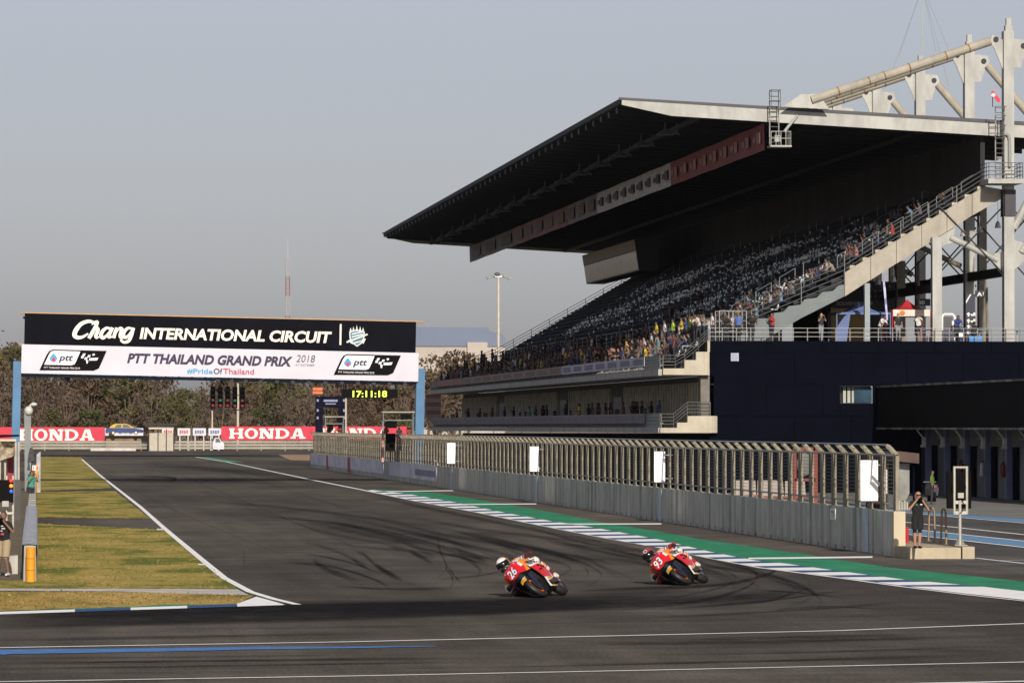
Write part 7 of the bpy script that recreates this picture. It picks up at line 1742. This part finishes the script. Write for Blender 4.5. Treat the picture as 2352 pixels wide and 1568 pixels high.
def lean_matrix(x, y, alpha, phi, s):
    h = V(-math.sin(alpha), -math.cos(alpha), 0)
    rot = Matrix.Rotation(math.atan2(h.y, h.x), 4, 'Z') @ Matrix.Rotation(phi, 4, 'X') @ Matrix.Scale(s, 4)
    lo_ = 9
    for c, Rc, rt__, ry in (((0, 0, .30), .238, .062, .062), ((-1.43, 0, .315), .23, .085, .098)):
        for i in range(72):
            for k in range(16):
                a, g = 2 * math.pi * i / 72, 2 * math.pi * k / 16
                p = rot @ V(c[0] + (Rc + rt__ * math.cos(g)) * math.cos(a), ry * math.sin(g), c[2] + (Rc + rt__ * math.cos(g)) * math.sin(a)); lo_ = min(lo_, p.z)
    g = G(x, y)
    return Matrix.Translation((g.x, g.y, -lo_ + .004)) @ rot
LW, LK, LO, LR = gloss('leather_white', (.60, .53, .47), .5), gloss('leather_black', (.014, .013, .014), .5), gloss('leather_orange', (.62, .15, .02), .5), gloss('leather_red', (.40, .02, .025), .5)
M1 = lean_matrix(1254, 1372.5, R(24), R(53), 1.12); M2 = lean_matrix(1585, 1344, R(24), R(54), 1.13)
motorcycle(M1, '26', 'orange white and red racing motorcycle numbered 26, leading and larger', gloss('num_pale', (.55, .60, .66)))
motorcycle(M2, '93', 'red orange and white racing motorcycle numbered 93, following behind', gloss('num_white', (.72, .70, .70)))
rider(M1, 'rider in white and orange leathers with a white helmet on the leading motorcycle', [LW, LK, LO, gloss('leather_dark_red', (.13, .018, .02), .5)], [BWHI, BBLK, gloss('helmet_rose', (.48, .10, .13)), BYEL, gloss('helmet_navy', (.05, .04, .14))], 0)
rider(M2, 'rider in red and white leathers with a red and black helmet on the following motorcycle', [LW, LK, LO, LR], [BRED, BBLK, gloss('helmet_red', (.50, .03, .05)), gloss('helmet_maroon', (.12, .012, .02))], 1)

# ------------------------------------------------------------------ things at the right end of the pit wall
t = thing('signal_board', 'black signal board seen from behind on a silver post beside the photographer', 'signal', tuple(G(2201, 1252, .36)))
ORG[t.name] = tuple(t.location); Yb = t.location.y
SIL = mat('silver_tube', (.42, .40, .34), .4, .4, var=.12, scale=3)
a, c = px(2174.5, 1084, Yb), px(2229, 1167, Yb)
b = MB(); b.box((a.x, Yb - .12, c.z), (c.x, Yb + .06, a.z)); b.part('board', mat('board_black', (.005, .005, .005), .8, var=.1, spec=.05), t)
b = MB()
for x in (2189.5, 2218): p, q = px(x, 1072, Yb), px(x, 1180, Yb); b.tube((p.x, Yb - .18, q.z), (p.x, Yb - .18, p.z), .042, None, 10)
p, q = px(2187, 1073, Yb), px(2220.5, 1073, Yb); b.tube((p.x, Yb - .18, p.z), (q.x, Yb - .18, p.z), .04, None, 10)
for y in (1152, 1176): p = px(2188, y, Yb); b.box((p.x, Yb - .21, p.z - .06), (px(2220, y, Yb).x, Yb - .17, p.z + .04))
b.part('board_frame', SIL, t)
b = MB(); a, c = px(2196, 1131, Yb), px(2209, 1143, Yb); b.box((a.x, Yb - .32, c.z), (c.x, Yb - .2, a.z)); b.part('junction_box', mat('box_grey', (.34, .33, .29), .5), t)
b = MB(); p, q = px(2202, 1148, Yb), px(2202, 1251, Yb); b.tube((p.x, Yb - .2, .37), (p.x, Yb - .2, p.z), .05, None, 10); b.part('post', SIL, t)
b = MB(); xc = p.x
for k in range(4): a_ = R(45 + 90 * k); d = V(math.cos(a_), math.sin(a_), 0); n_ = V(-d.y, d.x, 0) * .012; o_ = V(xc, Yb - .2, 0); b.prism([o_ + d * .05 + V(0, 0, .38) - n_, o_ + d * .19 + V(0, 0, .38) - n_, o_ + d * .05 + V(0, 0, .62) - n_], n_ * 2)
b.box((xc - .2, Yb - .4, .365), (xc + .2, Yb, .385)); b.part('base_gussets', mat('base_grey', (.26, .26, .23), .5, .3, var=.2), t)
b = MB(); b.path([px(2187, 1115, Yb - .2), px(2187, 1130, Yb - .2), px(2197, 1131, Yb - .2)], .015, 5); b.part('cable', BLK, t)
b = MB(); b.path([px(2207, 1143, Yb - .25), px(2213, 1155, Yb - .25), px(2211, 1172, Yb - .25), px(2204, 1180, Yb - .25)], .012, 5); b.part('cable', BLK, t)
b = MB(); b.path([px(2219, 1115, Yb - .2), px(2214, 1130, Yb - .2), px(2212, 1155, Yb - .2)], .012, 5); b.part('cable', BLK, t)
for (xa, xb, yt, yb_, lab) in ((2132.5, 2147.5, 1164, 1242, 'rusty steel hoop nearer the photographer'), (2161.5, 2173.5, 1166, 1247, 'rusty steel hoop nearer the signal board')):
    p, q = G(xa, yb_, .36), G(xb, yb_ + 2.5, .36); h_ = px(xa, yt, p.y).z
    b = MB(); P = [p, V(p.x + .03, p.y, h_ - .08), V(p.x + .06, p.y, h_ - .02), V(q.x - .06, q.y, h_ - .02), V(q.x - .02, q.y, h_ - .08), q]
    b.path(P, .035, 8)
    for v in (p, q): b.lathe([(0, .1), (.02, .1), (.02, 0)], v, (0, 0, 1), 10)
    b.top('steel_hoop', mat('hoop_steel', (.30, .27, .21), .45, .5, var=.35, scale=5, col2=(.22, .14, .08)), lab, 'hoop', 'steel hoops on the platform')
p = G(2091, 1240, .36)
b = MB(); b.lathe([(0, .06), (.42, .06), (.5, .03), (.52, 0)], (WX + wt + .1, 141.0, .425), (0, 0, 1), 10); b.top('fire_extinguisher', mat('extinguisher_red', (.42, .02, .02), .35), 'small red extinguisher behind the end of the pit wall', 'extinguisher')
# marshal shelter behind the last posts
t = thing('marshal_shelter', 'small marshal shelter with a brown flat roof behind the end of the fence', 'shelter', (27.5, 147, 0))
b = MB(); b.hexa([(27.1, 144.7, 2.94), (27.82, 144.7, 2.86), (27.95, 151, 2.86), (27.1, 151, 2.94), (27.1, 144.7, 3.26), (27.82, 144.7, 3.18), (27.95, 151, 3.18), (27.1, 151, 3.26)]); b.part('roof', mat('shelter_brown', (.075, .042, .034), .7, var=.2), t)
b = MB(); 
for (x, y) in ((27.2, 145), (27.7, 145), (27.8, 150.6), (27.2, 150.6)): b.box((x - .03, y - .03, 0), (x + .03, y + .03, 2.9))
b.part('shelter_post', NAVY, t)
b = MB(); b.box((27.15, 150.2, .9), (27.85, 150.25, 2.85)); b.part('rear_panel', mat('panel_smoke', (.045, .045, .045), .3), t)
b = MB(); b.poly([(27.22, 145.2, 1.2), (27.6, 145.2, 1.9), (27.6, 145.2, 2.86), (27.22, 145.2, 2.86)]); b.part('side_pane', mat('pane_grey', (.20, .20, .19), .3, var=.2), t)
b = MB()
for k in range(6): b.box((26.72 + .05 * k, 142.3, 1.43), (26.75 + .05 * k, 142.6, 1.72 - .02 * (k % 3)))
b.top('flag_bundle', [mat('flag_cream', (.40, .38, .33), .7)], 'bundle of pale rolled flags at the last fence bay', 'flags')
# barrier blocks, red hose cabinet, white bench beyond the fence
def water_barrier(x, y, Y, lab):
    p = px(x, y, Y); b = MB()
    for k in range(2): b.hexa([(p.x + k * 1.25 - .6, Y - .25, .0), (p.x + k * 1.25 + .6, Y - .25, 0), (p.x + k * 1.25 + .6, Y + .25, 0), (p.x + k * 1.25 - .6, Y + .25, 0), (p.x + k * 1.25 - .56, Y - .12, .95), (p.x + k * 1.25 + .56, Y - .12, .95), (p.x + k * 1.25 + .56, Y + .12, .95), (p.x + k * 1.25 - .56, Y + .12, .95)])
    o = b.top('plastic_barrier', mat('barrier_cream', (.24, .20, .175), .5, var=.1), lab, 'barrier', 'plastic barriers in the pit lane')
    b = MB(); b.box((p.x - .6, Y - .27, .02), (p.x + 1.85, Y - .252, .12)); b.part('red_foot', mat('barrier_red', (.2, .05, .035), .6), o)
water_barrier(1712, 1110, 262, 'cream plastic barriers behind the fence left of the red cabinet'); water_barrier(1775, 1110, 258, 'cream plastic barriers behind the fence nearer the red cabinet')
p = px(1849, 1076, 240)
b = MB(); 
for (xa, xb, za, zb) in ((-.55, .55, 1.15, 1.3), (-.55, .55, 2.75, 2.95), (-.62, -.45, .0, 2.95), (.45, .68, .0, 2.95)): b.box((p.x + xa, 240, za), (p.x + xb, 240.2, zb))
o = b.top('disc_stand', mat('frame_red', (.16, .022, .014), .5), 'red frame with a grey disc behind the fence', 'frame')
b = MB(); b.ell((p.x, 240.1, 2.05), (.42, .06, .62)); b.part('grey_disc', mat('disc_grey', (.11, .115, .105), .6), o)
# parked scooter by the garage
p = px(2142, 1100, 244); b = MB(); b.prism([(p.x - .2, 243.5, .35), (p.x + .2, 243.5, .35), (p.x + .24, 243.5, .7), (p.x + .14, 243.5, .95), (p.x - .14, 243.5, .95), (p.x - .24, 243.5, .7)], (0, 1.5, 0)); b.tube((p.x - .35, 244.8, 1.05), (p.x + .35, 244.8, 1.05), .03); o = b.top('scooter', mat('scooter_blue', (.02, .028, .036), .4), 'small pale blue scooter under the lime vested person', 'scooter')
for dy in (-.35, 1.1):
    b = MB(); b.lathe([(0, 0), (0, .27), (.12, .27), (.12, 0)], (p.x - .06, 243.9 + dy, .27), (1, 0, 0), 12); b.part('wheel', BLK, o)
b = MB(); b.ell((p.x, 243.47, .8), (.1, .05, .07)); b.part('tail_light', mat('tail_red', (.5, .03, .03), .3), o)
# ------------------------------------------------------------------ left side
LC = concrete('left_wall_concrete', (.30, .285, .25), (.42, .40, .36), .4)
t = thing('left_wall', 'low pale concrete wall along the left verge with a silver sheet over its near end', 'wall', (-.45, 121, 0))
b = MB(); y = 121.0
lw = lambda y: -.29 - .20 * (y - 120) / 174
while y < 300:
    y1 = min(y + 3, 300) - .01; h_ = .93 + .012 * math.sin(y); a0, a1 = lw(y), lw(y1)
    b.hexa([(a0 - .17, y + .01, 0), (a0 + .17, y + .01, 0), (a1 + .2, y1, 0), (a1 - .2, y1, 0), (a0 - .15, y + .01, h_), (a0 + .15, y + .01, h_), (a1 + .18, y1, h_), (a1 - .18, y1, h_)]); y += 3
b.part('wall_blocks', LC, t)
b = MB(); rows = []
for i in range(60):
    y = 120.95 + i * 1.0; w1 = .02 * math.sin(i * 1.9); c_0 = lw(y); rows.append([(c_0 - .21, y, .35 + .1 * math.sin(i)), (c_0 - .2 + w1, y, .95), (c_0 - .06, y, .975 + w1), (c_0 + .06, y, .97 - w1), (c_0 + .18 - w1, y, .95), (c_0 + .2 + w1, y, .62 + .05 * math.sin(i * 1.3))])
b.grid(rows); b.part('silver_sheet', mat('sheet_silver', (.40, .40, .41), .4, .3, var=.25, scale=2, bump=.6), t, True)
g = G(70.5, 1336)
for k in range(3):
    b = MB(); z = .305 * k; r_ = .122
    b.lathe([(z, 0), (z + .0, r_ - .01), (z + .015, r_), (z + .28, r_), (z + .297, r_ - .012), (z + .297, 0)], (g.x, g.y, 0), (0, 0, 1), 22)
    b.top('orange_drum', mat('drum_orange', (.66, .26, .012), .45, var=.08, scale=3), ['bottom orange drum at the end of the left wall', 'middle orange drum at the end of the left wall', 'top orange drum at the end of the left wall'][k], 'drum', 'stacked orange drums')
# signal lamp panel
Ys = 176.0
a, c = px(-12, 1101.5, Ys), px(31, 1153, Ys)
t = thing('track_signal', 'black light panel with red amber and blue lamps at the left edge', 'signal', ((a.x + c.x) / 2, Ys, 0))
b = MB(); b.box((a.x, Ys, c.z), (c.x, Ys + .2, a.z)); b.part('panel_box', BLK, t)
for (y, m) in ((1103.5, mat('lamp_red', (.75, .03, .02), .3, var=0, emit=.5)), (1115.5, mat('lamp_amber', (.85, .25, .02), .3, var=0, emit=.6)), (1128, mat('lamp_blue', (.03, .10, .5), .3, var=0, emit=.3))):
    p = px(25.5, y, Ys - .05); b = MB(); b.ell(p, (.075, .04, .075), 12, 8); b.part('lamp', m, t, True)
b = MB()
for x in (15, 30, -4): p, q = px(x, 1140, Ys + .25), px(x, 1207, Ys + .25); b.tube((p.x, Ys + .25, -.0), (p.x, Ys + .25, p.z + .8), .05, None, 8)
p = px(-10, 1178, Ys + .18); b.box((p.x, Ys + .18, p.z - .04), (px(33, 0, Ys).x, Ys + .22, p.z + .04)); b.part('panel_posts', SIL, t)
b = MB(); a, c = px(5, 1150, Ys - .1), px(20, 1163, Ys - .1); b.box((a.x, Ys - .12, c.z), (c.x, Ys - .01, a.z)); b.part('junction_box', mat('box_grey', (.34, .33, .29)), t)
a, c = px(31, 1101, 200), px(47, 1190, 200); b = MB(); b.box((a.x, 200, 0), (c.x, 200.4, a.z)); b.top('equipment_cabinet', mat('cabinet_dark', (.05, .047, .045), .6, var=.15), 'tall dark cabinet behind the left light panel', 'cabinet')
a, c = px(20, 1277, 127), px(41, 1320, 127); b = MB(); b.hexa([(a.x, 127, 0), (c.x, 127, 0), (c.x, 128.2, 0), (a.x, 128.2, 0), (a.x + .02, 127.1, a.z), (c.x, 127.1, a.z + .02), (c.x, 128.1, a.z + .02), (a.x + .02, 128.1, a.z)]); b.top('concrete_block', LC, 'grey concrete block beside the photographer at the left edge', 'block')
# canopy with camouflage net
Yn = 250.0
t = thing('net_canopy', 'beige net canopy with a black front bar at the left edge', 'canopy', tuple(px(10, 1090, Yn))); ORG[t.name] = tuple(t.location)
a, c = px(-60, 998.5, Yn), px(44, 1006.5, Yn); b = MB(); b.hexa([(a.x, Yn, c.z - .02), (c.x, Yn, c.z + .1), (c.x, Yn + .3, c.z + .1), (a.x, Yn + .3, c.z - .02), (a.x, Yn, a.z), (c.x, Yn, a.z + .02), (c.x, Yn + .3, a.z + .02), (a.x, Yn + .3, a.z)]); b.part('front_bar', BLK, t)
b = MB(); q0, q1 = px(-60, 1008, Yn), px(37, 1013, Yn); b.box((q0.x, Yn + .02, q1.z), (q1.x, Yn + .2, q0.z)); b.part('front_trim', HC, t)
b = MB(); rows = []
for i in range(9):
    f = i / 8; rows.append([px(-60 + 96 * f + 4 * math.sin(i * 2), 1013 + 8 * f * f * k_ + 57 * k_ - 36 * f * k_ * f, Yn + .4 + .5 * math.sin(i + 3 * k_)) for k_ in (0, .25, .5, .75, 1)])
b.grid(rows); b.part('net', mat('net_beige', (.33, .28, .20), .9, var=.5, scale=3, bump=.8), t, True)
b = MB()
for x in (36, 43): p = px(x, 1015, Yn); b.tube((p.x, Yn + .1, 0), (p.x, Yn + .1, p.z), .06, None, 7)
for x in (0, 12): p = px(x, 1015, Yn + 1); b.tube((p.x, Yn + 1, 0), (p.x, Yn + 1, p.z), .06, None, 7)
b.part('canopy_post', mat('post_beige', (.40, .36, .27), .6), t)
b = MB(); a, c = px(17, 1040, 252), px(32, 1085, 252); b.box((a.x, 252, 0), (c.x, 252.5, a.z)); b.top('red_cabinet', mat('cabinet_red', (.22, .015, .02), .5, var=.3), 'dark red cabinet under the net canopy', 'cabinet')
# grey mast with camera arm
Ym = 290.0; a, c = px(55.5, 937, Ym), px(71, 1050, Ym)
b = MB(); b.hexa([(a.x + .05, Ym, 0), (c.x, Ym, 0), (c.x, Ym + .4, 0), (a.x + .05, Ym + .4, 0), (a.x, Ym, a.z), (c.x, Ym, a.z - .3), (c.x, Ym + .4, a.z - .3), (a.x, Ym + .4, a.z)]); o = b.top('camera_mast', mat('mast_grey', (.17, .185, .185), .5, var=.1), 'grey square mast with a white camera arm at the left', 'mast')
b = MB(); q0 = px(68, 930, Ym); b.ell(px(66, 943, Ym), (.28, .3, .3), 10, 7); b.tube(px(69, 950, Ym), px(70, 928, Ym), .05); b.ell(px(78, 928.5, Ym), (.22, .2, .13), 10, 7); b.part('camera_arm', mat('arm_white', (.5, .5, .47), .5), o, True)
b = MB(); Yk = 285
for (x0_, y0_, x1_, y1_) in ((63, 1040, 80, 1062), (66, 1028, 78, 1041), (70, 1060, 84, 1090), (62, 1062, 70, 1080)): a, c = px(x0_, y0_, Yk), px(x1_, y1_, Yk); b.hexa([(a.x, Yk, c.z), (c.x, Yk, c.z), (c.x, Yk + .5, c.z), (a.x, Yk + .5, c.z), (a.x + .06, Yk, a.z), (c.x - .08, Yk, a.z), (c.x - .08, Yk + .5, a.z), (a.x + .06, Yk + .5, a.z)])
a, c = px(64, 1085, Yk), px(82, 1100, Yk); b.box((a.x, Yk + .05, 0), (c.x, Yk + .45, c.z + .3)); b.top('covered_equipment', mat('cover_dark', (.028, .03, .034), .6, var=.3), 'heap of dark covered equipment on the left wall', 'equipment')
b = MB(); a, c = px(84, 1036, 284), px(93, 1092, 284); b.hexa([(a.x, 284, 0), (c.x, 284, 0), (c.x, 284.3, 0), (a.x, 284.3, 0), (a.x, 284, a.z - .2), (c.x, 284, a.z), (c.x, 284.3, a.z), (a.x, 284.3, a.z - .2)]); b.top('light_gantry_post', mat('post_lilac', (.28, .29, .32), .5, var=.3, scale=2), 'short pale grey post at the head of the verge', 'post')
b = MB(); a, c = px(74, 1068, 283), px(89.5, 1080, 283); b.box((a.x, 283, c.z), (c.x, 283.1, a.z)); b.box(((a.x + c.x) / 2 - .03, 283.02, 0), ((a.x + c.x) / 2 + .03, 283.08, c.z)); o = b.top('marker_sign', mat('sign_pale', (.6, .56, .52), .5), 'small white and red marker sign above the verge', 'sign')
b = MB(); m_ = (a.x + c.x) / 2 + .04; b.box((m_, 282.98, c.z + .03), (c.x - .03, 282.995, a.z - .03)); b.box((a.x + .05, 282.98, c.z + .06), (a.x + .1, 282.995, a.z - .05)); b.part('red_panel', mat('sign_red', (.55, .10, .05), .5), o)
b = MB(); a, c = px(80, 1080, 282.5), px(87, 1100, 282.5); b.box((a.x, 282.5, 0), (c.x, 282.7, a.z)); b.top('orange_marker', mat('marker_orange', (.5, .25, .03), .5), 'small orange marker under the white and red sign', 'marker')
# ------------------------------------------------------------------ the hazy air
b = MB(); b.box((-500, -30, -1.1), (900, 3100, 140))
hm_ = bpy.data.materials.new('haze_air'); hm_.use_nodes = True
hn, hl = hm_.node_tree.nodes, hm_.node_tree.links
hn.clear()
ho = hn.new('ShaderNodeOutputMaterial'); hv = hn.new('ShaderNodeVolumePrincipled')
hv.inputs['Color'].default_value = (.80, .85, .92, 1); hv.inputs['Density'].default_value = .000025; hv.inputs['Anisotropy'].default_value = .2
hl.new(hv.outputs[0], ho.inputs['Volume'])
b.top('haze', hm_, kind='stuff', label='thin pale haze over the whole circuit', cat='haze')
